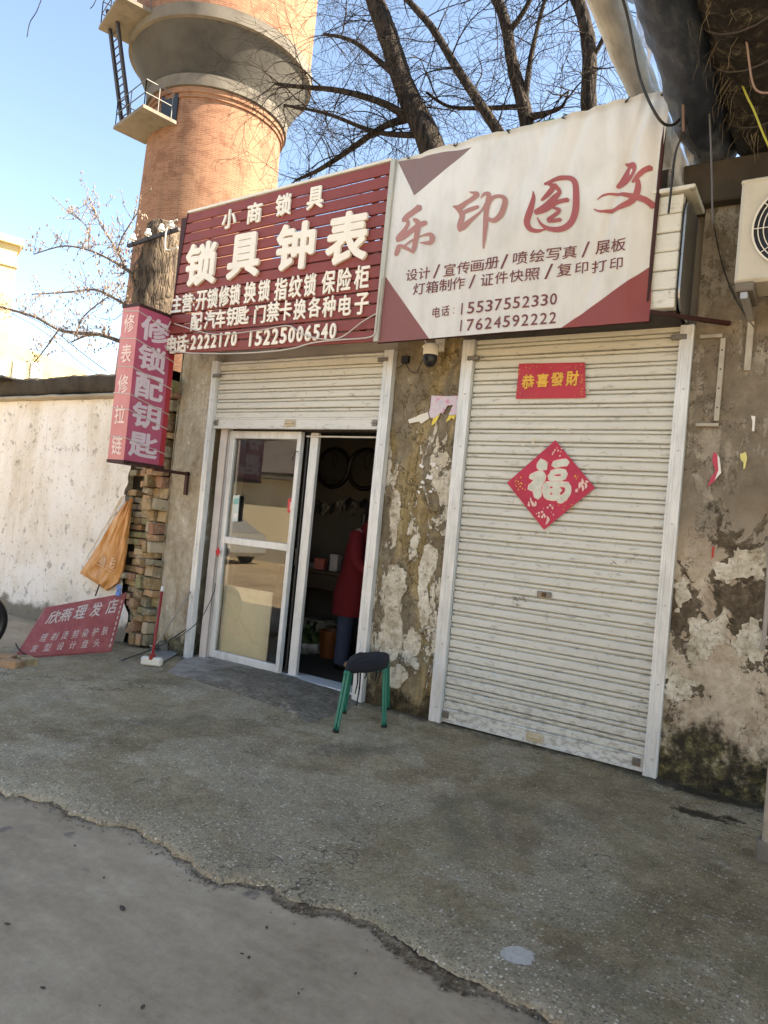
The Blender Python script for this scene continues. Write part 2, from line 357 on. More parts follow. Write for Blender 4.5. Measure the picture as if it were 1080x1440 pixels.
def m_right():
    b = NB('damp_plaster'); p = b.pos(); x, y, z = b.sep(p)
    n1 = b.noise(p, 2.0, 9, .68, .4); n2 = b.noise(b.mapv(p, (1.1, 1, .9), (2, 8, 3)), 2.1, 11, .72, .4); fine = b.noise(p, 46, 6, .75); med = b.noise(p, 10, 9, .75); vst = b.noise(b.mapv(p, (10, 1, .6)), 2, 6, .65)
    up = b.ramp(b.math('ADD', b.math('MULTIPLY', n1, .6), b.math('MULTIPLY', med, .4)), [(.36, (.115, .088, .060)), (.5, (.195, .16, .115)), (.62, (.28, .235, .175))])
    wash = b.step(b.math('ADD', n2, b.math('MULTIPLY', b.math('SUBTRACT', vst, .5), .35)), .52, .56)
    up = b.mix(b.math('MULTIPLY', wash, .55), up, b.ramp(med, [(.35, (.24, .205, .155)), (.6, (.44, .39, .31))]))
    lo = b.ramp(b.math('ADD', b.math('MULTIPLY', med, .6), b.math('MULTIPLY', n1, .4)), [(.36, (.25, .18, .115)), (.48, (.43, .34, .24)), (.6, (.60, .51, .39))])
    zz = b.math('ADD', z, b.math('ADD', b.math('MULTIPLY', b.math('SUBTRACT', n1, .5), 1.3), b.math('MULTIPLY', b.math('SUBTRACT', med, .5), .5)))
    c = b.mix(b.step(zz, 1.95, 1.35), up, lo)
    bnd = b.math('MULTIPLY', b.step(zz, .8, 1.05), b.step(zz, 1.7, 1.4))
    pn = b.math('ADD', n2, b.math('ADD', b.math('MULTIPLY', bnd, .085), b.math('MULTIPLY', b.math('SUBTRACT', med, .5), .14)))
    peel = b.step(pn, .545, .556); peel = b.math('MULTIPLY', peel, b.step(zz, 2.0, 1.85))
    c = b.mix(peel, c, b.ramp(med, [(.36, (.055, .038, .022)), (.5, (.105, .078, .048)), (.64, (.19, .15, .10))]))
    mo = b.noise(b.mapv(p, loc=(1, 4, 2)), 2.4, 10, .75)
    mm = b.step(b.math('SUBTRACT', mo, b.math('MULTIPLY', b.math('SUBTRACT', z, .16), .50)), .33, .47)
    c = b.mix(b.math('MULTIPLY', mm, .96), c, b.ramp(med, [(.38, (.009, .008, .005)), (.5, (.035, .028, .014)), (.58, (.11, .095, .035)), (.68, (.30, .26, .17))]))
    blk = b.step(b.math('ADD', b.vor(b.mapv(p, (1, .4, 1.1), (.35, 0, .18)), 1.45), b.math('MULTIPLY', b.math('SUBTRACT', med, .5), .5)), .15, .08); blk = b.math('MULTIPLY', blk, b.step(z, 1.1, .9))
    c = b.mix(blk, c, (.012, .01, .008))
    crk = b.math('ABSOLUTE', b.math('SUBTRACT', b.noise(b.mapv(p, (1, 1, .8), (6, 2, 1)), 1.5, 7, .68), .5)); crk = b.math('MULTIPLY', b.step(crk, .006, .0015), b.step(n2, .42, .5))
    c = b.mix(b.math('MULTIPLY', crk, .7), c, (.045, .034, .022))
    spk = b.step(b.noise(p, 24, 8, .8), .60, .66); c = b.mix(b.math('MULTIPLY', spk, .6), c, (.055, .04, .026))
    h = b.math('ADD', b.math('MULTIPLY', peel, -.9), b.math('ADD', b.math('MULTIPLY', fine, .5), b.math('ADD', b.math('MULTIPLY', med, 1.1), b.math('MULTIPLY', wash, .4))))
    return b.done(b.bsdf(c, .9, 0, b.bump(h, .8, .011), .3))
def m_whitewall():
    b = NB('limewashed_wall'); p = b.pos(); x, y, z = b.sep(p)
    n1 = b.noise(p, 1.1, 6, .6); st = b.noise(b.mapv(p, (3, 1, .5)), 2, 7, .66); fine = b.noise(p, 30, 5, .7)
    c = b.ramp(b.math('ADD', b.math('MULTIPLY', n1, .6), b.math('MULTIPLY', st, .4)), [(.36, (.62, .55, .44)), (.46, (.77, .72, .63)), (.58, (.85, .82, .76))])
    pk = b.step(b.noise(b.mapv(p, (1.1, 1, 1)), 5.5, 9, .76), .585, .61)
    c = b.mix(b.math('MULTIPLY', pk, .5), c, (.16, .135, .11))
    yel = b.step(b.noise(p, 1.7, 4), .5, .68)
    c = b.mix(b.math('MULTIPLY', yel, .25), c, (.58, .47, .3))
    mo = b.noise(b.mapv(p, loc=(3, 0, 5)), 2.2, 7, .65)
    mm = b.step(b.math('SUBTRACT', mo, b.math('MULTIPLY', b.math('SUBTRACT', z, .12), 1.1)), .36, .52)
    c = b.mix(b.math('MULTIPLY', mm, .85), c, (.12, .10, .065))
    sp = b.step(b.noise(b.mapv(p, (1, 1, .75), (7, 0, 2)), 19, 8, .8), .575, .61); c = b.mix(b.math('MULTIPLY', sp, .55), c, (.20, .17, .14))
    dr = b.math('MULTIPLY', b.step(b.noise(b.mapv(p, (16, 1, .5)), 1.6, 6, .7), .56, .68), b.step(b.math('ADD', z, b.math('MULTIPLY', n1, .8)), 1.9, 3.1)); c = b.mix(b.math('MULTIPLY', dr, .5), c, (.30, .255, .19))
    return b.done(b.bsdf(c, .9, 0, b.bump(b.math('ADD', fine, b.math('MULTIPLY', pk, -1.2)), .6, .009), .3))
def m_shutter(tint=(.60, .595, .53), name='shutter_paint'):
    b = NB(name); p = b.pos(); x, y, z = b.sep(p)
    n1 = b.noise(b.mapv(p, (1.2, 1, 14)), 1.6, 5, .6); n2 = b.noise(p, .9, 4); g = b.noise(b.mapv(p, (1.6, 1, 6)), 4.5, 8, .72)
    c = b.ramp(b.math('ADD', b.math('MULTIPLY', n1, .5), b.math('MULTIPLY', n2, .5)), [(.3, tuple(q*.86 for q in tint)), (.5, tint), (.7, tuple(min(1, q*1.1) for q in tint))])
    c = b.mix(b.math('MULTIPLY', b.step(g, .555, .66), .5), c, (.17, .14, .095)); r_ = b.step(b.noise(b.mapv(p, (1.5, 1, 1.2), (3, 0, 9)), 9, 8, .8), .60, .64); c = b.mix(b.math('MULTIPLY', r_, .5), c, (.15, .09, .045))
    low = b.math('MULTIPLY', b.step(z, .75, 0), b.step(b.noise(b.mapv(p, (2.5, 1, 5)), 6, 7, .7), .46, .62))
    c = b.mix(b.math('MULTIPLY', low, .55), c, (.15, .125, .085))
    return b.done(b.bsdf(c, b.ramp(g, [(.3, .38), (.7, .6)]), .0, b.bump(b.noise(p, 60, 3), .06, .002), .5))
def m_alu():
    b = NB('white_aluminium'); p = b.pos()
    n = b.noise(b.mapv(p, (3, 3, .8)), 5, 6, .65); c = b.ramp(n, [(.35, (.55, .565, .545)), (.6, (.70, .71, .69))])
    d = b.step(b.noise(b.mapv(p, (3, 3, .6)), 9, 8, .75), .66, .74)
    c = b.mix(b.math('MULTIPLY', d, .6), c, (.14, .11, .08))
    return b.done(b.bsdf(c, .42, .15, b.bump(n, .05, .002), .5))
def m_towerbrick():
    b = NB('tower_brick'); x, y, z = b.sep(b.obj())
    u = b.math('MULTIPLY', b.math('ARCTAN2', y, x), 2.35)
    cb = b.n('ShaderNodeCombineXYZ'); b.put(cb.inputs[0], u); b.put(cb.inputs[1], z)
    n = b.n('ShaderNodeTexBrick'); b.put(n.inputs['Vector'], cb.outputs[0]); n.inputs['Scale'].default_value = 1
    n.inputs['Brick Width'].default_value = .25; n.inputs['Row Height'].default_value = .068; n.inputs['Mortar Size'].default_value = .009
    n.inputs['Mortar Smooth'].default_value = .2; n.inputs['Bias'].default_value = 0
    b.put(n.inputs['Color1'], (.19, .074, .042)); b.put(n.inputs['Color2'], (.265, .122, .072)); b.put(n.inputs['Mortar'], (.235, .175, .13))
    p = b.obj(); big = b.noise(b.mapv(p, (1, 1, .5)), .8, 6, .65); f = b.noise(p, 6, 6, .7)
    c = b.mix(b.step(big, .44, .66), n.outputs[0], (.24, .145, .09), 'MIX')
    c = b.mix(.45, n.outputs[0], c)
    c = b.mix(b.math('MULTIPLY', b.step(f, .56, .72), .35), c, (.30, .20, .13))
    c = b.mix(b.math('MULTIPLY', b.step(b.noise(p, 1.7, 6), .52, .62), .4), c, (.11, .045, .027))
    ws = b.math('MULTIPLY', b.step(b.noise(b.mapv(cb.outputs[0], (2.2, .10, 1)), 1.4, 6, .7),   .52, .66), .25); c = b.mix(ws, c, (.10, .062, .042))
    return b.done(b.bsdf(c, .9, 0, b.bump(b.math('MULTIPLY', n.outputs[1], -1), .5, .02), .2))
def m_brick():
    b = NB('loose_brick'); r = b.rnd(); p = b.pos()
    c = b.ramp(r, [(.0, (.30, .20, .10)), (.18, (.40, .29, .16)), (.34, (.22, .19, .13)), (.5, (.42, .25, .14)), (.62, (.40, .33, .23)), (.75, (.30, .16, .10)), (.88, (.24, .22, .11)), (1, (.45, .22, .09))], 'CONSTANT')
    f = b.noise(p, 22, 6, .7)
    c = b.mix(b.step(f, .5, .68), c, (.38, .32, .23)); c = b.mix(b.math('MULTIPLY', b.step(b.noise(p, 9, 5), .5, .62), .5), c, (.10, .08, .05))
    return b.done(b.bsdf(c, .92, 0, b.bump(f, .6, .006), .2))
def m_bark(name, ca, cb):
    b = NB(name); p = b.obj(); q = b.mapv(p, (1, 1, .22))
    n = b.noise(q, 16, 8, .7, .5); v = b.vor(q, 22, 'DISTANCE_TO_EDGE')
    c = b.mix(b.step(n, .36, .66), ca, cb)
    h = b.math('ADD', n, b.math('MULTIPLY', b.step(v, 0, .2), .6))
    return b.done(b.bsdf(c, .95, 0, b.bump(h, .9, .02), .15))
def m_pillar():
    b = NB('worn_pale_plaster'); p = b.pos(); x, y, z = b.sep(p)
    n1 = b.noise(b.mapv(p, (1.4, 1, .6)), 2.2, 9, .68, .4); med = b.noise(p, 12, 8, .74); vst = b.noise(b.mapv(p, (11, 1, .5)), 1.6, 6, .65); fine = b.noise(p, 46, 5, .75)
    c = b.ramp(b.math('ADD', b.math('MULTIPLY', n1, .6), b.math('MULTIPLY', med, .4)), [(.38, (.22, .175, .115)), (.48, (.37, .315, .225)), (.58, (.47, .42, .325)), (.66, (.60, .55, .45))])
    c = b.mix(b.math('MULTIPLY', b.step(vst, .56, .66), .55), c, (.26, .175, .075))
    fl = b.math('MULTIPLY', b.step(b.noise(b.mapv(p, (1.6, 1, .8), (1, 5, 2)), 13, 9, .8), .555, .585), b.step(n1, .49, .56)); c = b.mix(b.math('MULTIPLY', fl, .8), c, (.68, .64, .56))
    crk = b.math('ABSOLUTE', b.math('SUBTRACT', b.noise(b.mapv(p, (1, 1, .8), (6, 2, 1)), 2.0, 7, .68), .5)); crk = b.math('MULTIPLY', b.step(crk, .005, .0015), b.step(med, .45, .52)); c = b.mix(b.math('MULTIPLY', crk, .6), c, (.07, .05, .03))
    mo = b.noise(b.mapv(p, (1.2, 1, .7), (5, 5, 1)), 3.2, 9, .74); mm = b.step(b.math('SUBTRACT', mo, b.math('MULTIPLY', b.math('SUBTRACT', z, .08), .75)), .36, .50)
    c = b.mix(b.math('MULTIPLY', mm, .9), c, b.ramp(med, [(.38, (.03, .026, .012)), (.52, (.09, .08, .035)), (.66, (.22, .19, .11))]))
    return b.done(b.bsdf(c, .9, 0, b.bump(b.math('ADD', b.math('MULTIPLY', fine, .5), med), .7, .009), .3))
M = {}
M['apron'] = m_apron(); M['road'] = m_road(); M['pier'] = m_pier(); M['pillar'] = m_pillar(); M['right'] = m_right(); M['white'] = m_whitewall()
M['shutter'] = m_shutter(); M['alu'] = m_alu(); M['tbrick'] = m_towerbrick(); M['brick'] = m_brick()
M['bark'] = m_bark('dark_bark', (.010, .008, .007), (.050, .038, .030)); M['bark2'] = m_bark('stump_bark', (.03, .022, .017), (.14, .108, .08))
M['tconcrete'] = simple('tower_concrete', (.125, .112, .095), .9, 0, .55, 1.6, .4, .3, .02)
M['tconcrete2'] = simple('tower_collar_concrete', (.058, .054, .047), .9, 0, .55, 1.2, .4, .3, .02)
M['beam'] = simple('shaded_beam', (.065, .052, .038), .9, 0, .5, 4, .5, .3, .012)  # beam concrete with the shade under the canopy put into its colour
M['budbark'] = m_bark('pale_branch_bark', (.07, .055, .045), (.20, .16, .13))
M['concrete'] = simple('weathered_concrete', (.34, .31, .26), .9, 0, .4, 3, .4, .3, .01)
M['dconcrete'] = simple('dark_concrete', (.16, .14, .115), .9, 0, .4, 3, .4, .3, .01)
M['steel_dark'] = simple('dark_steel', (.035, .03, .032), .6, .3, .4, 20)
M['rust'] = simple('rusty_maroon_steel', (.05, .014, .012), .65, .2, .4, 18)
M['pale_steel'] = simple('pale_steel', (.42, .42, .42), .45, .6, .2, 20)
M['wood_red'] = simple('maroon_painted_board', (.22, .040, .030), .55, 0, .22, 6, .12)
M['letter'] = simple('cream_letter', (.80, .75, .64), .5, 0, .10, 9, .05)
M['black'] = simple('black_plastic', (.012, .012, .013), .4, 0, .2, 10)
M['cable'] = simple('black_cable', (.015, .014, .013), .55, 0, .2, 10)
M['wcable'] = simple('grey_white_cable', (.5, .47, .42), .6, 0, .25, 10)
M['offwhite'] = simple('offwhite_plastic', (.68, .65, .56), .5, 0, .12, 7, .06)
M['coping'] = simple('mossy_coping', (.062, .05, .036), .95, 0, .6, 7, .9, .2, .03)
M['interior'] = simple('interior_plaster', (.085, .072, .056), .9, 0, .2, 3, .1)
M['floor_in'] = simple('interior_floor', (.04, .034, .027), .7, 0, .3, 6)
M['dark_wood'] = simple('dark_wood', (.05, .033, .022), .6, 0, .3, 9)

# ------------------------------------------------------------------ ground
def gz(x, y):
    z = .012*mn.noise(Vector((x*.9, y*.9, 0))) + .004*mn.noise(Vector((x*4, y*4, 3)))
    if x < -6: z -= .045*(-6-x)
    if y < -2.2: z -= .012*(-2.2-y)
    return z
ROADZ = -.042
edge_px = [(0, 1108), (14, 1118), (30, 1116), (52, 1123), (75, 1125), (98, 1141), (120, 1150), (150, 1159), (172, 1160), (195, 1163), (212, 1178), (232, 1186), (248, 1201), (265, 1206),
           (284, 1222), (310, 1240), (335, 1238), (352, 1240), (380, 1244), (392, 1256), (410, 1266), (450, 1275), (478, 1280), (505, 1290), (530, 1296), (556, 1318), (585, 1338), (610, 1352), (640, 1372), (668, 1378), (700, 1394), (730, 1410), (760, 1424), (800, 1450)]
E0 = [at(x, y, Z=-.03) for x, y in edge_px]
E0 = [E0[0]+Vector((-30, -.4, 0)), E0[0]+Vector((-9, -.25, 0)), E0[0]+Vector((-3, -.12, 0)), E0[0]+Vector((-1, -.02, 0))] + E0 + [E0[-1]+Vector((.8, -.1, 0)), E0[-1]+Vector((2.5, -.2, 0)), E0[-1]+Vector((14, -.3, 0))]
ED = []
for i in range(len(E0)-1):
    a, b = E0[i], E0[i+1]; L = (b-a).length; n = max(1, int(min(L/.016, 60)))
    for k in range(n):
        p = a.lerp(b, k/n); j = min(1, L)
        p = p + Vector((0, .022*mn.noise(p*9)+.015*mn.noise(p*31)+.008*mn.noise(p*85), 0)); ED.append(p)
ED.append(E0[-1])
def apron():
    mb = MB(); nr = 60; vs = []; n = len(ED); dist = []
    for e in ED:
        for j in range(nr+1):
            t = 1-(1-j/nr)**2.2
            y = lerp(.9, e.y, t); x = e.x
            d = y-e.y
            z = gz(x, y) - .012*math.exp(-d/.03) - .004*math.exp(-d/.15)
            vs.append((x, y, z+.004*mn.noise(Vector((x*40, y*40, 1)))*math.exp(-d/.06))); dist.append(d)
        vs.append((e.x, e.y-.010+.006*mn.noise(e*50), -.035)); vs.append((e.x, e.y-.006, ROADZ-.05)); dist += [0, 0]
    m = nr+3
    mb.add(vs, [(i*m+j, i*m+j+1, (i+1)*m+j+1, (i+1)*m+j) for i in range(n-1) for j in range(m-1)])
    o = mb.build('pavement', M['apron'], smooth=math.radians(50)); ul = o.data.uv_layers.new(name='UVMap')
    for lp in o.data.loops: ul.data[lp.index].uv = (dist[lp.vertex_index], 0)
    return struct(o)
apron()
mb = MB(); R_N = 60
def roadf(u, v):
    x = lerp(-60, 60, u); y = lerp(-120, 4, v); return (x, y, ROADZ)
mb.grid(roadf, 40, 40); struct(mb.build('road', M['road']))
g = MB().add([(-400, -400, ROADZ-.25), (400, -400, ROADZ-.25), (400, 400, ROADZ-.25), (-400, 400, ROADZ-.25)], [(0, 1, 2, 3)])
struct(g.build('ground', simple('bare_earth', (.2, .17, .13), .95, 0, .3, .3)))

# dirt gathered in the open joint and crumbs broken off the slab edge
random.seed(4)
mb = MB()
for i, e in enumerate(ED):
    if not (-4.2 < e.x < .2): continue
    for k in range(3 if random.random() < .8 else 7):
        r = random.choice((.0025, .003, .004, .005, .008)) * random.uniform(.6, 1.2)
        dy = -abs(random.gauss(.0, .035))-.012
        c = Vector((e.x+random.uniform(-.01, .01), e.y+dy, ROADZ+r*.5))
        q = Matrix.Rotation(random.uniform(0, 6), 3, 'Z')
        vs = [c+q @ Vector((r*a*random.uniform(.7, 1.3), r*b_*random.uniform(.7, 1.3), r*.8*c_)) for a, b_, c_ in ((1, 0, 0), (-1, 0, 0), (0, 1, 0), (0, -1, 0), (0, 0, 1), (0, 0, -1))]
        mb.add(vs, [(0, 2, 4), (2, 1, 4), (1, 3, 4), (3, 0, 4), (2, 0, 5), (1, 2, 5), (3, 1, 5), (0, 3, 5)])
o = mb.build('crumbled_concrete', simple('concrete_crumbs', (.22, .19, .15), .95, 0, .5, 60)); o['label'] = 'crumbs of broken concrete along the open joint in the paving'; o['category'] = 'gravel'; o['kind'] = 'stuff'
b = NB('joint_dirt'); p = b.pos(); dn = b.noise(p, 16, 7, .75); df = b.noise(p, 70, 5, .75); uu = b.sep(b.uv())[0]
col = b.ramp(b.math('ADD', b.math('MULTIPLY', df, .5), b.math('MULTIPLY', dn, .5)), [(.38, (.055, .038, .022)), (.48, (.15, .11, .07)), (.57, (.30, .235, .165)), (.66, (.5, .42, .32))])
col = b.mix(b.step(uu, .34, .12), col, (.020, .014, .009))
sh = b.bsdf(col, .95, 0, b.bump(df, .9, .008), .2); tr = b.n('ShaderNodeBsdfTransparent'); mx = b.n('ShaderNodeMixShader')
b.put(mx.inputs[0], b.step(b.math('ADD', uu, b.math('MULTIPLY', b.math('SUBTRACT', b.math('ADD', b.math('MULTIPLY', dn, .6), b.math('MULTIPLY', df, .4)), .5), 2.6)), .95, .55)); b.t.links.new(tr.outputs[0], mx.inputs[1]); b.t.links.new(sh, mx.inputs[2]); M['dirt'] = b.done(mx.outputs[0])
vs = []; fs = []; us = []; sel = [e for e in ED if -4.8 < e.x < .9]
for i, e in enumerate(sel):
    wdt = max(.022, .036+.06*(mn.noise(e*1.9+Vector((5, 0, 0)))+.10)+.016*mn.noise(e*25))
    if -1.7 < e.x < -.1: wdt *= 1.5
    for k in range(6): t = k/5; vs.append((e.x, e.y+.012-(wdt+.012)*t, ROADZ+.016*(1-t)**2+.002+.003*mn.noise(Vector((e.x*40, t*5, 2))))); us.append(t)
o = MB().add(vs, [(i*6+j, i*6+j+1, i*6+j+7, i*6+j+6) for i in range(len(sel)-1) for j in range(5)]).build('joint_dirt', M['dirt'], smooth=True); struct(o)
ul = o.data.uv_layers.new(name='UVMap')
for lp in o.data.loops: ul.data[lp.index].uv = (us[lp.vertex_index], 0)
# fallen leaves and grit on the road
random.seed(23); mb = MB()
for x, y, r in ((105, 1190, .010), (220, 1202, .011), (146, 1235, .009), (172, 1278, .020), (60, 1390, .011), (201, 1417, .012), (140, 1415, .005), (340, 1342, .008), (375, 1305, .009), (420, 1398, .007), (425, 1392, .005), (350, 1347, .01), (285, 1180, .006), (500, 1370, .008), (10, 1300, .012)):
    c = at(x, y, Z=ROADZ); a = random.uniform(0, 3); P = []
    for k in range(9):
        g_ = k*2*math.pi/9; q = Vector((math.cos(g_)*r*random.uniform(.8, 1.2), math.sin(g_)*r*.55*random.uniform(.7, 1.2), 0)); q = Matrix.Rotation(a, 3, 'Z') @ q; P.append(c+q+Vector((0, 0, .003+random.uniform(0, .06)*r)))
    n0 = len(mb.v); mb.add(P+[c+Vector((0, 0,   .004+.05*r))], [(k, (k+1) % 9, 9) for k in range(9)])
o = mb.build('leaf_litter', simple('dead_leaf', (.075, .05, .034), .8, 0, .5, 40)); tag(o, 'scattered dead leaves and grit on the smooth road', 'litter', kind='stuff')

# trowelled patch of newer cement in front of the shop door
b = NB('cement_patch'); p = b.pos(); n1 = b.noise(p, 2.5, 6, .6); n2 = b.noise(b.mapv(p, (1, 1.6, 1)), 26, 6, .7); n3 = b.noise(p, 60, 4, .6)
sm = b.step(b.math('ADD', b.sep(p)[0], b.math('MULTIPLY', n1, 1.6)), -4.35, -3.6)
n4 = b.noise(p, 7, 8, .75); c1 = b.ramp(b.math('ADD', b.math('MULTIPLY', n1, .5), b.math('MULTIPLY', n4, .5)), [(.38, (.17, .145, .118)), (.5, (.30, .265, .225)), (.62, (.42, .38, .33))]); c2 = b.ramp(b.math('ADD', b.math('MULTIPLY', n2, .55), b.math('MULTIPLY', n4, .45)), [(.38, (.07, .056, .040)), (.5, (.17, .14, .10)), (.62, (.32, .275, .21))])
M['patch'] = b.done(b.bsdf(b.mix(sm, c1, c2), .85, 0, b.bump(b.math('MULTIPLY', b.math('ADD', n2, b.math('MULTIPLY', n3, .3)), b.math('ADD', sm, .15)), .8, .012), .35))
out = [at(x, y, Z=0) for x, y in [(228, 944), (262, 918), (300, 900), (400, 930), (512, 975), (500, 998), (462, 1013), (436, 1020), (408, 1004), (365, 988), (318, 972), (268, 957)]]
oc = sum(out, Vector())/len(out); mb = MB(); vs = [(oc.x, oc.y, gz(oc.x, oc.y)+.045)]; op = smooth_pts([tuple(q) for q in out+[out[0]]], 8)[:-1]; n = len(op); rows = 10
for r in range(1, rows+1):
    t = r/rows
    for q in op:
        x = lerp(oc.x, q[0], t); y = lerp(oc.y, q[1], t)
        if r == rows: x += .02*mn.noise(Vector((x*9, y*9, 1))); y += .02*mn.noise(Vector((x*9, y*9, 5)))
        vs.append((x, y, gz(x, y)+.045*(1-t**2)+.006*mn.noise(Vector((x*8, y*8, 2)))*(1-t**4)+(-.01 if r == rows else 0)))
fs = [(0, 1+k, 1+(k+1) % n) for k in range(n)]
for r in range(rows-1):
    for k in range(n): fs.append((1+r*n+k, 1+(r+1)*n+k, 1+(r+1)*n+(k+1) % n, 1+r*n+(k+1) % n))
mb.add(vs, fs); struct(mb.build('door_ramp', M['patch'], smooth=True))

# ------------------------------------------------------------------ the shop building
SH = thing('shop_building', 'low plastered shop building holding both roller shutters', 'building', (-3.4, .3, 0))
def relief(x0, x1, z0, z1, y, amp, st=.03, back=.02, seed=0, edgeround=.0):
    nu = max(2, int((x1-x0)/st)); nv = max(2, int((z1-z0)/st)); mb = MB()
    def f(u, v):
        x = lerp(x0, x1, u); z = lerp(z0, z1, v)
        q = Vector((x+seed, z, seed*.3))
        d = amp*(mn.noise(q*1.3)+.6*mn.noise(q*4)+.25*mn.noise(q*13))
        e = min(x-x0, x1-x)
        if edgeround: d += edgeround*max(0, 1-e/.03)**2
        return (x, y+d, z)
    mb.grid(f, nu, nv); return mb
TOPZ = 3.86
def wallpiece(x0, x1, z0, z1, y0, y1, mat, amp=.010, seed=0, er=.0):
    mb = relief(x0, x1, z0, z1, y0, amp, .025 if x1-x0 < 1.5 else .04, seed=seed, edgeround=er)
    mb.box((x0, y0+.045, z0-.2), (x1, y1, z1))
    # close the sides of the skin
    return mb
pl = MB()
mbp = wallpiece(-5.98, -5.471, -.1, TOPZ-.3, 0, .35, None, .011, 3, .02); mbp.build('left_pillar', M['pillar'], SH, smooth=math.radians(60))
for xs in (-5.98, -5.471):
    MB().box((xs-.004, .0, -.1), (xs+.004, .06, TOPZ-.3)).build('pillar_edge', M['pillar'], SH)
mbp = wallpiece(-3.287, -2.636, -.1, TOPZ, 0, .35, None, .010, 8, .012); mbp.build('pier', M['pier'], SH, smooth=math.radians(60))
MB().box((-5.471, .10, 2.97), (-3.287, .35, TOPZ)).build('lintel', M['concrete'], SH)
MB().box((-2.636, .10, 2.97), (-.9, .35, TOPZ)).build('lintel', M['concrete'], SH)
MB().box((-5.98, .05, TOPZ), (-.9, 2.4, TOPZ+.08)).build('roof', M['dconcrete'], SH)
MB().box((-5.98, .35, -.1), (-5.85, 2.4, TOPZ)).build('side_wall', M['concrete'], SH)
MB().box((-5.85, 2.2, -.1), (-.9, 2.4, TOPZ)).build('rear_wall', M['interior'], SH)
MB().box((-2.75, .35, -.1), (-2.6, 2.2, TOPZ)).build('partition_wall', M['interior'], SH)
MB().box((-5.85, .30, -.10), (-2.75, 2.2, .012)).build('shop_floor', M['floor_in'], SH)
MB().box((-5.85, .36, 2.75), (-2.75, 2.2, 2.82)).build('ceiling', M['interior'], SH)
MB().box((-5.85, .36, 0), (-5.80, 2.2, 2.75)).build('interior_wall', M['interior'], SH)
# white-plastered strip of wall left of the glass door
wp = at(297, 911, Y=.12).x
mb = relief(-5.36, wp-.005, -.05, 2.5, .06, .006, .03, seed=2); mb.box((-5.36, .08, -.05), (wp-.005, .34, 2.5))
M['pinkwhite'] = simple('whitewashed_plaster', (.60, .55, .50), .9, 0, .2, 5, .3, .3, .006)
mb.build('whitewashed_jamb', M['pinkwhite'], SH, smooth=math.radians(60))
# sill of the doorway
MB().bbox((-4.36, .06, -.02), (-3.36, .30, .035), .006).build('door_sill', M['alu'], SH)

# ------------------------------------------------------------------ neighbouring block on the right
NBR = thing('neighbouring_block', 'tall stained plaster block to the right of the closed shutter', 'building', (2, .1, 0))
mb = relief(-.901, 1.6, -.15, 4.12, .0, .016, .035, seed=21); mb.box((-.901, .06, -.3), (9, .35, 4.12)); mb.build('front_wall', M['right'], NBR, smooth=math.radians(60))
MB().box((1.6, .0, -.3), (22, .06, 4.12)).build('front_wall', M['right'], NBR)
mb = MB().bbox((-1.35, -.10, 3.87), (1.9, .30, 4.15), .012); mb.build('concrete_beam', M['beam'], NBR)
MB().box((-.30, .36, -.2), (22, 3.3, 9.0)).build('upper_storeys', M['concrete'], NBR)

# remaining plates of old plaster standing proud of the walls
b = NB('old_plaster_plate'); p = b.pos(); md = b.noise(p, 12, 9, .76); ln = b.noise(b.mapv(p, (1, 1, .6)), 3, 7, .7)
c = b.ramp(b.math('ADD', b.math('MULTIPLY', md, .6), b.math('MULTIPLY', ln, .4)), [(.37, (.22, .17, .105)), (.45, (.42, .36, .26)), (.53, (.60, .545, .43)), (.62, (.74, .69, .59))])
c = b.mix(b.math('MULTIPLY', b.step(b.noise(p, 26, 8, .8), .555, .60), .7), c, (.06, .045, .028))
M['plate'] = b.done(b.bsdf(c, .9, 0, b.bump(md, .7, .008), .3))
def plate(parent, px, amp, seed, th=.006, k=0, jt=.03):
    Q = [at(x, y, Y=0) for x, y in px]; Q = smooth_pts([tuple(q) for q in Q+[Q[0]]], 24)[:-1]; n = len(Q)
    def ry(x, z):
        q = Vector((x+seed, z, seed*.3)); return amp*(mn.noise(q*1.3)+.6*mn.noise(q*4)+.25*mn.noise(q*13))
    cx = sum(q[0] for q in Q)/n; cz = sum(q[2] for q in Q)/n; vs = [(cx, ry(cx, cz)-th, cz)]; R = 7
    for r in range(1, R+2):
        t = min(1, r/R)
        for q in Q:
            x = lerp(cx, q[0], t); z = lerp(cz, q[2], t); j = t*t
            x0_, z0_ = x, z; x += j*(jt*mn.noise(Vector((x0_*11, z0_*11, k)))+.4*jt*mn.noise(Vector((x0_*34, z0_*34, k)))+.010*mn.noise(Vector((x0_*80, z0_*80, k)))); z += j*(jt*mn.noise(Vector((x0_*11, z0_*11, k+9)))+.4*jt*mn.noise(Vector((x0_*34, z0_*34, k+5)))+.010*mn.noise(Vector((x0_*80, z0_*80, k+2))))
            vs.append((x, ry(x, z)-th*(.8 if r == R else 1)-.002*mn.noise(Vector((x*15, z*15, 3))) if r <= R else ry(x, z)+.004, z))
    fs = [(0, 1+(i+1) % n, 1+i) for i in range(n)]+[(1+r*n+i, 1+r*n+(i+1) % n, 1+(r+1)*n+(i+1) % n, 1+(r+1)*n+i) for r in range(R) for i in range(n)]
    MB().add(vs, fs).build('plaster_plate', M['plate'], parent, smooth=math.radians(50))
for k, px in enumerate(([(548, 792), (566, 800), (572, 826), (562, 850), (568, 885), (560, 920), (543, 930), (538, 895), (541, 850)], [(596, 765), (614, 772), (612, 800), (602, 828), (606, 862), (596, 880), (590, 850), (588, 800)], [(553, 690), (563, 700), (560, 745), (552, 760), (549, 720)], [(580, 880), (592, 892), (588, 918), (574, 925), (570, 900)], [(546, 938), (566, 936), (572, 955), (556, 968), (543, 960)])): plate(SH, px, .010, 8, .006, k)
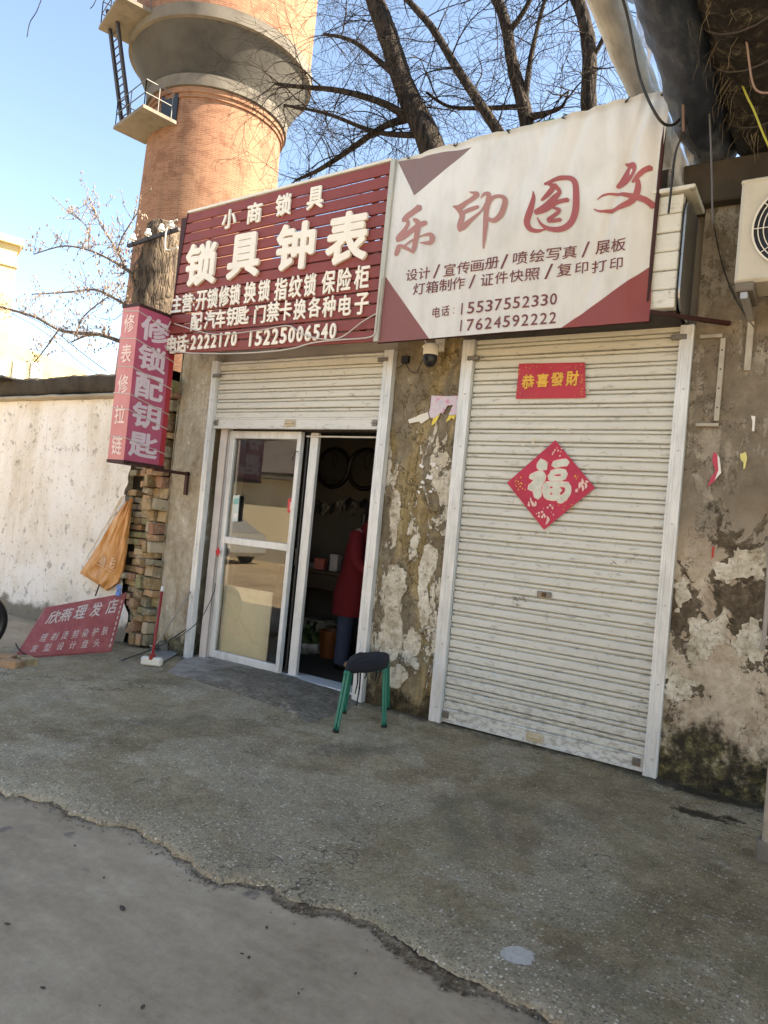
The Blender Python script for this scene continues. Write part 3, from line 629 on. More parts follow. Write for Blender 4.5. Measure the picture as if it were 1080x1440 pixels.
for k, px in enumerate(([(1000, 800), (1030, 778), (1068, 772), (1078, 800), (1050, 808), (1022, 818)], [(975, 880), (1000, 868), (1028, 880), (1022, 905), (995, 925), (972, 930), (962, 905)], [(1030, 890), (1062, 872), (1082, 900), (1064, 930), (1034, 922)], [(952, 822), (966, 815), (968, 838), (955, 850)], [(940, 950), (962, 945), (975, 968), (958, 990), (938, 985)])): plate(NBR, px, .016, 21, .005, k+20, .085)

# ------------------------------------------------------------------ boundary wall on the left
BW = thing('boundary_wall', 'whitewashed boundary wall with dark mossy coping', 'wall', (-9, .1, 0))
WX1 = -6.66
def bwf(u, v):
    z = lerp(-.9, 2.67, v)
    xr = WX1 + .10*mn.noise(Vector((z*2.2, 1, 4))) + .05*mn.noise(Vector((z*9, 3, 4))) + max(0, .16*(1.2-z))
    x = lerp(-24, xr, u**.5)
    q = Vector((x, z, 2)); return (x, .0+.012*(mn.noise(q*1.1)+.5*mn.noise(q*4)), z)
mb = MB().grid(bwf, 150, 80); mb.box((-24, .05, -.9), (WX1-.12, .24, 2.67)); mb.build('plastered_face', M['white'], BW, smooth=math.radians(60))
mb = MB()
def ledge(u, v):
    x = lerp(-24, WX1+.12, u); a = v*2*math.pi; q = Vector((x*3, 0, 0))
    return (x, .08+.20*math.cos(a)*(1+.05*mn.noise(q*2)), 2.70+.035*math.sin(a)+.012*mn.noise(q))
mb.grid(ledge, 260, 10); mb.build('ledge', simple('ledge_render', (.36, .32, .25), .9, 0, .35, 6, .5), BW, smooth=True)
def cop(u, v):
    x = lerp(-24, WX1+.5, u); a = v*2*math.pi; ca, sa = math.cos(a), math.sin(a)
    ca = math.copysign(abs(ca)**.5, ca); sa = math.copysign(abs(sa)**.5, sa); q = Vector((x*2.2, ca, sa))
    d = 1+.10*mn.noise(q*1.2)+.08*mn.noise(q*4)+.05*mn.noise(Vector((x*14, ca*2, sa*2)))
    return (x, .12+.16*ca*d, 2.855+.115*sa*d+.02*mn.noise(Vector((x*1.1, 0, 0))))
mb = MB().grid(cop, 420, 20); mb.build('coping', M['coping'], BW, smooth=True)
mb = MB()
for k in range(3):
    mb.bbox((-10.6+.1*k, -.16+.02*k, 2.95+.03*k), (-9.1-.18*k, .3, 2.975+.03*k), .006)
mb.build('roofing_felt', simple('roofing_felt', (.035, .032, .032), .8, 0, .4, 10, .5), BW)
# broken brick end of the wall
random.seed(12)
def brick_mesh(name, d):
    bm = bmesh.new(); bmesh.ops.create_cube(bm, size=1)
    for v in bm.verts: v.co = Vector((v.co.x*d[0], v.co.y*d[1], v.co.z*d[2])) + Vector([random.uniform(-.004, .004) for _ in range(3)])
    bmesh.ops.bevel(bm, geom=bm.edges[:], offset=.006, segments=1, affect='EDGES'); me = bpy.data.meshes.new(name); bm.to_mesh(me); bm.free(); me.materials.append(M['brick']); return me
BM = [brick_mesh('brick', (.215, .112, .062)) for _ in range(4)] + [brick_mesh('brick', (.118, .22, .066)) for _ in range(4)] + [brick_mesh('brick', (.066, .22, .118)) for _ in range(3)] + [brick_mesh('brick', (.115, .115, .115)) for _ in range(3)] + [brick_mesh('brick', (.085, .22, .21)) for _ in range(2)]
def put_brick(parent, me, p, rot=(0, 0, 0)):
    o = bpy.data.objects.new('brick', me); COL.objects.link(o); o.parent = parent; o.location = Vector(p)-origin(parent); o.rotation_euler = rot; return o
z = .1
while z < 2.66:
    row = int(z/.074)
    xr = WX1 - .02 + .10*mn.noise(Vector((z*2.2, 1, 4))) + max(0, .16*(1.2-z))
    x = xr + .02; lim = xr+.30+.05*mn.noise(Vector((z*3, 7, 1)))
    while x < lim:
        hd = random.random() < .6
        wd = .112 if hd else .2
        if random.random() < .9:
            put_brick(BW, random.choice(BM[4:8] if hd else BM[0:4]), (x+wd/2, .13+random.uniform(-.03, .02)-(.04 if random.random() < .15 else 0), z), (random.uniform(-.04, .04), random.uniform(-.05, .05), random.uniform(-.12, .12)))
        x += wd+.012
    z += .074+random.uniform(0, .004)
MB().box((-6.95, .16, -.3), (-6.25, .32, 2.72)).build('mud_core', simple('mud_mortar', (.06, .047, .033), .95, 0, .4, 8, .7), BW)

# loose bricks stacked in the gap against the pillar
BS = thing('brick_stack', 'loose old bricks stacked in the gap beside the shop pillar', 'brick stack', (-6.13, .1, 0))
cx0, cx1 = -6.34, -5.975
for col_x0, col_x1, sd_ in ((cx0, cx0+.125, 1), (cx0+.125, cx1, 2)):
    z = .02; random.seed(40+sd_)
    while z < 2.72:
        x = col_x0+random.uniform(-.01, .015); k = random.random(); items = []
        if sd_ == 1: items = [(random.choice(BM[4:8]), .12, .068)] if k < .55 else [(random.choice(BM[11:14]), .117, .117)] if k < .8 else [(random.choice(BM[8:11]), .068, .12)]
        elif k < .30: items = [(random.choice(BM[8:11]), .068, .12) for _ in range(3)]
        elif k < .50: items = [(random.choice(BM[4:8]), .12, .068) for _ in range(2)]
        elif k < .70: items = [(random.choice(BM[11:14]), .117, .117) for _ in range(2)]
        elif k < .85: items = [(random.choice(BM[0:4]), .217, .064)]
        else: items = [(random.choice(BM[14:16]), .088, .212), (random.choice(BM[8:11]), .07, .12)]
        hmax = max(i[2] for i in items)
        for me, wd, hh in items:
            if random.random() < .94:
                put_brick(BS, me, (x+wd/2, .0+.06*mn.noise(Vector((x*4, z*3, 2)))+random.uniform(-.045, .045)+(.05 if sd_ == 1 else 0), z+hh/2), (random.uniform(-.10, .10), random.uniform(-.13, .13)*(1 if z > .4 else .25), random.uniform(-.25, .25)))
            x += wd+random.uniform(.003, .014)
        z += hmax+random.uniform(.002, .008)
MB().box((-6.36, .22, -.2), (-5.985, .36, 2.9)).build('dark_backing', M['coping'], BS)  # dark slab added behind the bricks so the gaps read as deep shade

# ------------------------------------------------------------------ roller shutters
PITCHZ = .097
PROF = [(.016, 0), (-.012, .0015), (-.018, .008), (-.018, .050), (-.013, .0575), (.014, .0600), (.014, .0665), (-.006, .068), (-.0095, .072), (-.0095, .086), (-.004, .0905), (.016, .0925), (.016, .097)]
def slat_mesh(x0, x1, sd=0):
    me = bpy.data.meshes.new('slat'); n = 24; vs = []; fs = []; m = len(PROF)
    for i in range(n+1):
        x = lerp(x0, x1, i/n)
        for y, z in PROF: vs.append((x, y+.0045*mn.noise(Vector((x*2.6, x0+sd*7, z*4)))+.002*mn.noise(Vector((x*9, sd*3, z*30))), z+.0022*mn.noise(Vector((x*1.6, 4+sd*5, x0)))))
    for i in range(n):
        for j in range(m-1): fs.append((i*m+j, (i+1)*m+j, (i+1)*m+j+1, i*m+j+1))
    me.from_pydata(vs, [], fs); me.materials.append(M['shutter'])
    for p in me.polygons: p.use_smooth = False
    return me
def rail(name, parent, x0, x1, z1, y0=-.045):
    # U-channel guide with a raised rib
    mb = MB(); w_ = x1-x0
    prof = [(0, .06), (0, 0), (.18*w_, 0), (.22*w_, -.006), (.36*w_, -.006), (.40*w_, 0), (.78*w_, 0), (.82*w_, -.005), (w_, -.005), (w_, .06)]
    k = 14
    for i in range(k):
        za, zb = lerp(0, z1, i/k), lerp(0, z1, (i+1)/k)
        for a, b_ in zip(prof[:-1], prof[1:]):
            wob = lambda z: .003*mn.noise(Vector((x0*7, z*1.3, 1)))
            mb.add([(x0+a[0]+wob(za), y0+a[1]+wob(za), za), (x0+b_[0]+wob(za), y0+b_[1]+wob(za), za), (x0+b_[0]+wob(zb), y0+b_[1]+wob(zb), zb), (x0+a[0]+wob(zb), y0+a[1]+wob(zb), zb)], [(0, 1, 2, 3)])
    r = mb.build(name, M['alu'], parent)
    for z in (.12, .62, 1.15, 1.7, 2.2, 2.62):
        if z < z1-.1: MB().tube([(x0+.6*w_, y0-.001, z), (x0+.6*w_, y0-.006, z)], .007, 6).build('screw', M['pale_steel'], r)
    return r
def shutter(label, x0, x1, z0, ztop, r0, r1, bar=.105, rust=True):
    t = thing('roller_shutter', label, 'shutter', ((x0+x1)/2, 0, 0))
    ms = [slat_mesh(x0+.006-(x0+x1)/2, x1-.006-(x0+x1)/2, q) for q in range(6)]; random.seed(7)
    z = z0+bar
    while z < ztop:
        o = bpy.data.objects.new('slat', random.choice(ms)); COL.objects.link(o); o.parent = t; o.location = (0, .012+random.uniform(-.0015, .0015), z); o.rotation_euler = (0, random.uniform(-.0008, .0008), 0); z += PITCHZ
    mb = MB().bbox((x0+.004, -.014, z0), (x1-.004, .022, z0+bar), .004); mb.bbox((x0+.004, -.022, z0), (x1-.004, -.012, z0+.018), .003); mb.bbox((x0+.004, -.019, z0+bar-.016), (x1-.004, -.012, z0+bar), .003)
    bb = mb.build('bottom_bar', M['barpaint'], t)
    xm = lerp(x0, x1, .50)
    mb = MB().bbox((xm-.065, -.026, z0+.022), (xm+.065, -.014, z0+.086), .004); mb.bbox((xm-.05, -.042, z0+.045), (xm+.05, -.026, z0+.066), .004); mb.build('handle', M['yellowed'], bb)
    for xx in (x0+.035, x1-.05):
        mb = MB().bbox((xx-.026, -.024, z0+.03), (xx+.026, -.014, z0+.085), .003); mb.tube([(xx, -.02, z0+.057), (xx, -.036, z0+.057)], .008, 8); mb.bbox((xx-.03, -.032, z0+.05), (xx+.03, -.026, z0+.064), .002); mb.build('latch', M['latch'], bb)
    rail('guide_rail', t, *r0, ztop); rail('guide_rail', t, *r1, ztop)
    for xx, sgn in ((x0, 1), (x1, -1)):
        zz = ztop-.10 if sgn < 0 else ztop-.17
        MB().bbox((min(xx-.045*sgn, xx+.055*sgn), -.062, zz), (max(xx-.045*sgn, xx+.055*sgn), -.03, zz+.035), .004).build('guide_clip', M['latch'], t)
    return t
M['barpaint'] = m_shutter((.62, .62, .575), 'bottom_bar_paint')
M['yellowed'] = simple('yellowed_plastic', (.52, .44, .30), .5, 0, .25, 25)
M['latch'] = simple('tarnished_metal', (.20, .185, .16), .45, .5, .4, 30)
S1 = shutter('half raised beige roller shutter above the glass door', -5.395, -3.387, 2.335, 3.02, (-5.471, -5.395), (-3.387, -3.287))
S2 = shutter('closed beige roller shutter with the red diamond paper on it', -2.535, -.989, .012, 3.06, (-2.636, -2.535), (-.989, -.901))
# rails of the first shutter run to the ground
# key plate of the second shutter
k = at(766, 836, Y=0); mb = MB().bbox((k.x-.055, -.018, k.z-.022), (k.x+.055, -.006, k.z+.022), .003)
lk = mb.build('lock_plate', M['latch'], S2); MB().tube([(k.x, -.016, k.z), (k.x, -.03, k.z)], .016, 12).build('lock_cylinder', simple('rusty_brass', (.12, .065, .03), .6, .5, .4, 40), lk)
# shutter housing behind the banner, its end showing at the right
HS = thing('shutter_housing', 'beige shutter roll housing with silver end plate right of the banner', 'shutter housing', (-1.8, -.2, 3.2))
x1h = -.955
for i in range(6):
    z0h = 3.08+i*.125
    MB().bbox((-2.62, -.375+.004*(i % 2), z0h), (x1h-.02, -.30, z0h+.119), .006).build('housing_panel', M['shutter'], HS)
MB().bbox((-2.62, -.40, 3.835), (x1h+.05, .0, 3.866), .006).build('housing_lid', M['shutter'], HS)
MB().box((-2.60, -.30, 3.06), (x1h-.02, .0, 3.83)).build('housing_core', M['steel_dark'], HS)
# rounded end plate
P = []
for i in range(9): a = math.pi/2*i/8; P.append((x1h, -.40+.14*(1-math.sin(a)), 3.62+.14*math.cos(a)-.0))
P = [(x1h, .0, 3.80), (x1h, -.27, 3.80)]+[(x1h, -.27-.13*math.sin(math.pi/2*i/6), 3.67+.13*math.cos(math.pi/2*i/6)) for i in range(1, 7)]+[(x1h, -.40+.13*(1-math.cos(math.pi/2*i/6)), 3.20-.13*math.sin(math.pi/2*i/6)) for i in range(0, 7)]+[(x1h, .0, 3.07)]
MB().prism(P, (.012, 0, 0)).build('end_plate', simple('galvanised_steel', (.33, .34, .34), .35, .8, .25, 8), HS)

# ------------------------------------------------------------------ sliding glass door
DY = .12
GD = thing('sliding_glass_door', 'white framed sliding glass door of the key shop', 'door', (-4.8, DY, 0))
A = lambda x, y: at(x, y, Y=DY)
xl = A(297, 911).x; xr = A(395, 935).x; zt = A(380, 607).z; zb = .03; xp0, xp1 = A(401.5, 937).x, A(410.5, 937).x
zm = (A(320, 760).z+A(411, 770).z)/2
sw = .062
MB().bbox((xl, DY-.03, zb), (xl+sw, DY+.03, zt), .005).build('left_stile', M['alu'], GD)
MB().bbox((xr-.045, DY-.03, zb), (xr, DY+.03, zt), .005).build('right_stile', M['alu'], GD)
MB().bbox((xl+sw, DY-.028, zt-.075), (xr-.045, DY+.028, zt), .005).build('top_rail', M['alu'], GD)
MB().bbox((xl+sw, DY-.028, zm-.035), (xr-.045, DY+.028, zm+.035), .005).build('middle_rail', M['alu'], GD)
MB().bbox((xl+sw, DY-.028, zb), (xr-.045, DY+.028, zb+.075), .005).build('bottom_rail', M['alu'], GD)
MB().bbox((xl+sw+.006, DY+.028, zb+.08), (xl+sw+.035, DY+.05, zt-.08), .003).build('inner_stile', M['alu'], GD)
b = NB('door_glass'); tr = b.n('ShaderNodeBsdfTransparent'); tr.inputs[0].default_value = (.93, .95, .92, 1); gl = b.n('ShaderNodeBsdfGlossy'); gl.inputs['Roughness'].default_value = .012; gl.inputs[0].default_value = (.95, .95, .93, 1)
fr = b.n('ShaderNodeFresnel'); fr.inputs[0].default_value = 1.9; df = b.n('ShaderNodeBsdfDiffuse'); df.inputs[0].default_value = (.5, .47, .4, 1)
nz = b.noise(b.obj(), 1.1, 2, .4); bp = b.bump(nz, .03, .03); b.t.links.new(bp, gl.inputs['Normal'])
mx = b.n('ShaderNodeMixShader'); b.t.links.new(fr.outputs[0], mx.inputs[0]); b.t.links.new(tr.outputs[0], mx.inputs[1]); b.t.links.new(gl.outputs[0], mx.inputs[2])
mx2 = b.n('ShaderNodeMixShader'); b.put(mx2.inputs[0], b.math('MULTIPLY', b.step(b.noise(b.obj(), 5, 6, .7), .4, .8), .10)); b.t.links.new(mx.outputs[0], mx2.inputs[1]); b.t.links.new(df.outputs[0], mx2.inputs[2])
M['glass'] = b.done(mx2.outputs[0])
for z0g, z1g in ((zb+.075, zm-.035), (zm+.035, zt-.075)):
    MB().add([(xl+sw, DY, z0g), (xr-.045, DY, z0g), (xr-.045, DY, z1g), (xl+sw, DY, z1g)], [(0, 1, 2, 3)]).build('pane', M['glass'], GD)
# second leaf pushed behind, only its closing stile shows
MB().bbox((xp0, DY+.04, zb), (xp1+.02, DY+.085, zt), .005).build('closing_stile', M['alu'], GD)
MB().bbox((xp0-.03, DY+.03, zb), (xp0-.012, DY+.07, zt), .003).build('seal_strip', M['black'], GD)
hd_ = A(417, 640); MB().tube([(xr-.02, DY-.03, hd_.z+.03), (xr-.02, DY-.06, hd_.z+.03), (xr-.055, DY-.06, hd_.z-.06)], .006, 6).build('pull_handle', M['black'], GD)
MB().bbox((xl, DY+.0, zt+.004), (-3.39, DY+.09, zt+.06), .004).build('head_track', M['steel_dark'], GD)
MB().bbox((xr+.02, DY+.02, zt-.045), (-3.40, DY+.06, zt-.03), .003).build('track_lip', M['alu'], GD)
# cream board standing behind the lower pane
Q = [at(x, y, Y=.22) for x, y in ((330, 823), (390, 831), (380, 925), (312, 910))]
MB().bbox((Q[0].x-.08, .155, .05), (Q[1].x, .17, Q[0].z), .003).build('cream_board', simple('cream_board', (.88, .86, .75), .7, 0, .06, 3, .05), GD)
# stickers on the glass
def sticker(name, label, cat, px, col, Y, marks=None, parent=None):
    P = [at(x, y, Y=Y) for x, y in px]; o = MB().prism(P, (0, .0015, 0)).build(name, simple(name+'_ink', col, .6, 0, .1, 40), parent)
    if label: tag(o, label, cat)
    return o
s1 = sticker('payment_sticker', 'pale teal sticker with a printed code low on the door stile', 'sticker', [(328, 697), (337, 696), (334, 733), (326, 733)], (.55, .62, .58), DY-.034)
for (x0_, y0_, x1_, y1_, c) in ((329, 701, 336, 709, (.2, .45, .42)), (328, 722, 334, 729, (.75, .74, .7))):
    sticker('sticker_print', None, None, [(x0_, y0_), (x1_, y0_), (x1_-1, y1_), (x0_-1, y1_)], c, DY-.036, parent=s1)
s2 = sticker('red_sticker', 'small red sticker with white print on the upper pane', 'sticker', [(405, 702), (416, 700), (415, 720), (404, 721)], (.62, .05, .05), DY-.004)
sticker('sticker_print', None, None, [(408, 706), (413, 705), (412, 716), (407, 717)], (.8, .55, .5), DY-.006, parent=s2)
d_ = at(306, 776, Y=.045); tag(MB().prism([(d_.x-.035, .05, d_.z), (d_.x, .05, d_.z+.05), (d_.x+.035, .05, d_.z), (d_.x, .05, d_.z-.05)][::-1], (0, -.002, 0)).build('paper_charm', simple('red_paper', (.55, .03, .03), .7, 0, .15, 40)), 'tiny red paper diamond on the whitewashed jamb', 'ornament')

# ------------------------------------------------------------------ maroon slat sign
SY = -.45
RS = thing('slat_sign', 'maroon slatted sign board with raised cream characters', 'sign', (-4.43, SY, 2.97))
c00, c10, c11, c01 = [at(x, y, Y=SY) for x, y in ((232, 499), (526, 481), (551, 226), (265, 300))]
NS = 14
def q4(u, v): return c00.lerp(c10, u).lerp(c01.lerp(c11, u), v)
for i in range(NS):
    v0, v1 = i/NS+.0035, (i+1)/NS-.0055
    mb = MB(); n = 12
    vs = []
    for k in range(n+1):
        u = k/n; s_ = .002*mn.noise(Vector((u*3, i*5, 0)))
        a, d = q4(u, v0), q4(u, v1); a.z += s_; d.z += s_
        vs += [a+Vector((0, .018, 0)), a+Vector((0, .003, 0)), a+Vector((0, 0, .003)), d+Vector((0, 0, -.003)), d+Vector((0, .003, 0)), d+Vector((0, .018, 0))]
    fs = [(k*6+j, (k+1)*6+j, (k+1)*6+(j+1) % 6, k*6+(j+1) % 6) for k in range(n) for j in range(6)] + [tuple(range(6))[::-1], tuple(n*6+j for j in range(6))]
    mb.add(vs, fs); mb.build('slat', M['wood_red'], RS)
for u in (.012, .34, .66, .985):
    a, d = q4(u, .01), q4(u, .985); MB().bbox((min(a.x, d.x)-.018, SY+.022, a.z), (max(a.x, d.x)+.018, SY+.055, d.z), .003).build('batten', M['rust'], RS)
a, d = q4(0, 1), q4(1, 1); MB().prism([a+Vector((0, -.008, .0)), a+Vector((0, .05, 0)), a+Vector((0, .05, .022)), a+Vector((0, -.008, .022))], d-a).build('top_trim', M['offwhite'], RS)
a, d = q4(1, 0), q4(1, 1); MB().prism([a+Vector((.004, -.02, 0)), a+Vector((.045, -.02, 0)), a+Vector((.045, .02, 0)), a+Vector((.004, .02, 0))], d-a).build('side_trim', simple('pale_grey_profile', (.42, .42, .36), .5, .1, .2, 10), RS)
a, d = q4(0, 0), q4(0, 1); MB().prism([a+Vector((-.010, -.006, 0)), a+Vector((-.001, -.006, 0)), a+Vector((-.001, .04, 0)), a+Vector((-.010, .04, 0))], d-a).build('side_trim', M['rust'], RS)
EX, EZ, EN = Vector((1, 0, 0)), Vector((0, 0, 1)), Vector((0, -1, 0))
def red_row(chars, o0, sc, depth=.02, bold=.03):
    for ch, x, y, wz, hz in chars:
        px, py = 140+x/sc, 230+y/sc; c = at(px, py, Y=SY-.004)
        hh = at(px, py-hz/sc/2, Y=SY).z-at(px, py+hz/sc/2, Y=SY).z
        ww = at(px+wz/sc/2, py, Y=SY).x-at(px-wz/sc/2, py, Y=SY).x
        put_char(ch, c, EX, EZ, EN, ww, hh, M['letter'], RS, depth, bold)
SC3 = 2.5714
red_row([('小', 472, 202, 50, 68), ('商', 563, 180, 52, 74), ('锁', 668, 151, 56, 78), ('具', 783, 126, 58, 80)], 0, SC3, .015, .03)
red_row([('锁', 372, 365, 112, 155), ('具', 527, 336, 115, 160), ('钟', 712, 302, 138, 170), ('表', 900, 271, 150, 188)], 0, SC3, .025, .036)
R3 = [('主', 282, 508, 34, 62), ('营', 320, 504, 36, 66), (':', 344, 500, 8, 34), ('开', 371, 496, 38, 70), ('锁', 411, 488, 38, 72), ('修', 453, 480, 38, 74), ('锁', 492, 475, 38, 74), ('换', 547, 467, 42, 76), ('锁', 597, 460, 42, 78), ('指', 658, 455, 44, 80), ('纹', 711, 446, 46, 80), ('锁', 763, 440, 44, 82), ('保', 830, 430, 48, 84), ('险', 888, 421, 48, 84), ('柜', 951, 412, 52, 86)]
R4 = [('配', 353, 573, 40, 64), ('汽', 402, 566, 40, 66), ('车', 440, 561, 36, 66), ('钥', 482, 554, 40, 68), ('匙', 522, 550, 40, 66), ('门', 582, 546, 40, 66), ('禁', 630, 537, 44, 72), ('卡', 675, 532, 42, 72), ('换', 727, 528, 44, 74), ('各', 780, 520, 46, 74), ('种', 832, 518, 46, 76), ('电', 890, 514, 44, 74), ('子', 950, 508, 50, 78)]
red_row(R3, 0, SC3, .012, .022); red_row(R4, 0, SC3, .012, .022)
R5 = [('电', 263, 655, 36, 66), ('话', 299, 653, 36, 64), (':', 322, 653, 7, 32)]
for i, ch in enumerate('2222170'): R5.append((ch, 342+i*24.4, 648-i*2.2, 19 if ch != '1' else 12, 52))
for i, ch in enumerate('15225006540'): R5.append((ch, 548+i*29.8, 634-i*2.8, 23 if ch != '1' else 14, 58))
red_row(R5, 0, SC3, .012, .03)
# supports behind the sign boards
for x in (-5.3, -4.3, -3.4):
    MB().bbox((x-.02, SY+.057, 3.0), (x+.02, SY+.10, 4.40), .003).build('post', M['rust'], RS)
    MB().bbox((x-.018, SY+.10, 3.72), (x+.018, .10, 3.755), .003).build('stay', M['rust'], RS)

# ------------------------------------------------------------------ printed banner
BN = thing('banner_sign', 'white printed banner with dusty red characters and maroon corners', 'banner', (-2.15, SY, 2.97))
b00, b10, b11, b01 = [at(x, y, Y=SY) for x, y in ((527, 482), (912, 451), (944, 118), (553, 224))]
def bq(u, v):
    p = b00.lerp(b10, u).lerp(b01.lerp(b11, u), v)
    # slack edge: the cloth pulls in a little between ties
    p.z += -.012*abs(math.sin(u*math.pi*5))*(v**6)
    p.x += -.035*math.sin(v*math.pi)*(u**6)
    return p
def bdisp(u, v):
    d = .012*math.sin(u*9+v*2.1)*(.4+.6*v) + .010*mn.noise(Vector((u*5, v*2.0, 1)))
    f = (u-.62)-(v-1)*.30                     # soft folds falling from the ties
    d += .020*math.exp(-(f/.035)**2)*v*v - .014*math.exp(-((f-.07)/.03)**2)*v*v
    f2 = (u-.88)+(v-1)*.10; d += .022*math.exp(-(f2/.03)**2)*(.35+.65*v)
    f3 = (u-.28)-(v-1)*.22; d += .010*math.exp(-(f3/.03)**2)*v**3
    for k in range(6): d += .010*math.exp(-((u-k/5)/.022)**2)*math.exp(-(1-v)/.12)
    d += .05*max(0, u-.93)/.07*(1 if v > .1 else v*10)
    d += .005*mn.noise(Vector((u*22, v*7, 3)))
    for uc, sl_, am in ((.45, .35, .012), (.74, .18, .018), (.80, -.12, .014), (.94, .16, .030), (.97, -.05, .022), (.55, -.25, .010), (.12, .2, .010)):
        g_ = (u-uc)-(v-1)*sl_; d += am*math.exp(-(g_/.016)**2)*(v**2 if uc < .9 else .3+.7*v)
    return d
def ban(u, v, lift=0): return bq(u, v)+Vector((0, bdisp(u, v)-lift, 0))
def ban_uv(p):
    """inverse of bq for a point on the board plane"""
    u, v = .5, .5
    for _ in range(6):
        lo, hi = b00.lerp(b10, u), b01.lerp(b11, u); v = (p.z-lo.z)/(hi.z-lo.z)
        l, r_ = b00.lerp(b01, v), b10.lerp(b11, v); u = (p.x-l.x)/(r_.x-l.x)
    return u, v
mb = MB().grid(lambda u, v: ban(u, v), 160, 100)
UVS = {}
for j in range(101):
    for i in range(161): UVS[j*161+i] = (i/160, j/100)
me = bpy.data.meshes.new('banner_cloth'); L0 = origin(BN); me.from_pydata([v-L0 for v in mb.v], [], mb.f); ul = me.uv_layers.new(name='UVMap')
for lp in me.loops: ul.data[lp.index].uv = UVS[lp.vertex_index]
for p in me.polygons: p.use_smooth = True
b = NB('banner_print'); u, v, _ = b.sep(b.uv())
def halfplane(p, q, inside):
    """1 on the side of the line p-q (in uv) where the point inside lies"""
    nx, ny = (q[1]-p[1]), -(q[0]-p[0]); l = math.hypot(nx, ny); nx /= l; ny /= l
    if (inside[0]-p[0])*nx+(inside[1]-p[1])*ny < 0: nx, ny = -nx, -ny
    s_ = b.math('ADD', b.math('MULTIPLY', u, nx), b.math('ADD', b.math('MULTIPLY', v, ny), -(nx*p[0]+ny*p[1])))
    return b.step(s_, -.0015, .0015)
uvp = lambda x, y: ban_uv(at(520+x/2.4545, 110+y/2.4545, Y=SY))
t1, t2, t3 = uvp(95, 283), uvp(355, 237), uvp(152, 403); tc = uvp(190, 310)
tri = b.math('MULTIPLY', halfplane(t2, t3, tc), b.math('MULTIPLY', halfplane(t3, t1, tc), halfplane(t1, t2, tc)))
tri2 = halfplane(uvp(42, 668), uvp(205, 900), uvp(60, 880)); tri3 = halfplane(uvp(655, 865), uvp(985, 632), uvp(950, 840))
wv = b.noise(b.mapv(b.obj(), (1, 1, .4)), 5, 5, .6); dirt = b.noise(b.mapv(b.obj(), (2, 1, .5)), 2.2, 6, .7)
wht = b.ramp(wv, [(.34, (.68, .675, .63)), (.56, (.79, .79, .755))])
wht = b.mix(b.math('MULTIPLY', b.step(dirt, .5, .75), .22), wht, (.45, .40, .30))
wht = b.mix(b.math('MULTIPLY', b.step(v, .955, .99), .45), wht, (.55, .46, .28))
c = b.mix(tri, wht, (.24, .155, .15)); c = b.mix(tri2, c, (.27, .095, .09)); c = b.mix(tri3, c, (.30, .060, .058))
c = b.mix(b.math('MULTIPLY', dirt, .12), c, (.4, .36, .3))
pb = b.bsdf(c, .55, 0, b.bump(b.noise(b.obj(), 160, 2), .04, .001), .4); tl = b.n('ShaderNodeBsdfTranslucent'); b.put(tl.inputs[0], c)
mx = b.n('ShaderNodeMixShader'); mx.inputs[0].default_value = .22; b.t.links.new(pb, mx.inputs[1]); b.t.links.new(tl.outputs[0], mx.inputs[2]); me.materials.append(b.done(mx.outputs[0]))
o = bpy.data.objects.new('banner_cloth', me); COL.objects.link(o); o.parent = BN
def bnp(px, py, lift=.004):
    u, v = ban_uv(at(px, py, Y=SY)); p = ban(u, v); return p+Vector((0, -lift, 0))
def warpb(p):
    u, v = ban_uv(p); return ban(u, v)+Vector((0, -.004, 0))
M['ink'] = simple('faded_maroon_ink', (.15, .040, .045), .6, 0, .2, 5, .02)
M['ink2'] = simple('faded_red_ink', (.34, .088, .088), .6, 0, .22, 3, .02)
M['ink3'] = simple('dusty_rose_ink', (.36, .175, .155), .6, 0, .18, 4, .02)
def brush(strokes, org, sc, mat):
    mb = MB()
    for i, st in enumerate(strokes): stroke(mb, st, lambda x, y, l: bnp(org[0]+x/sc, org[1]+y/sc, .004+l), 6, i*.0005)
    mb.build('brush_character', mat, BN)
Z1, Z2 = ((540, 260), 6.0), ((720, 210), 4.909)
brush([[(300, 185, 58), (250, 222, 48), (195, 262, 48), (160, 298, 40)], [(180, 285, 36), (200, 318, 30), (178, 370, 34), (130, 440, 58), (112, 468, 38)], [(112, 468, 28), (170, 432, 44), (250, 368, 42), (300, 335, 46), (352, 316, 40)],
       [(252, 288, 30), (287, 322, 46), (278, 400, 42), (264, 480, 42), (252, 540, 38), (242, 578, 12)], [(245, 568, 20), (190, 535, 32), (130, 512, 26), (116, 545, 42), (98, 592, 26)], [(150, 532, 12), (235, 468, 16), (320, 428, 14), (388, 418, 34), (408, 447, 46), (395, 484, 38), (345, 490, 24), (302, 485, 6)]], *Z1, M['ink3'])
brush([[(725, 60, 10), (788, 80, 42), (758, 112, 44), (690, 155, 40), (640, 190, 46), (588, 184, 16)], [(610, 192, 28), (645, 225, 42), (662, 265, 48), (645, 340, 52), (646, 385, 40)], [(662, 238, 36), (730, 212, 38), (798, 188, 30)], [(648, 382, 30), (682, 352, 48), (760, 282, 28), (828, 222, 18), (866, 165, 26)],
       [(822, 115, 8), (850, 82, 28), (890, 85, 38), (884, 140, 46), (868, 240, 44), (862, 350, 42), (852, 450, 28), (843, 540, 12)], [(892, 172, 24), (922, 115, 30), (980, 98, 30), (1024, 124, 40), (1012, 200, 48), (980, 268, 46), (930, 306, 40), (884, 290, 26)]], *Z1, M['ink3'])
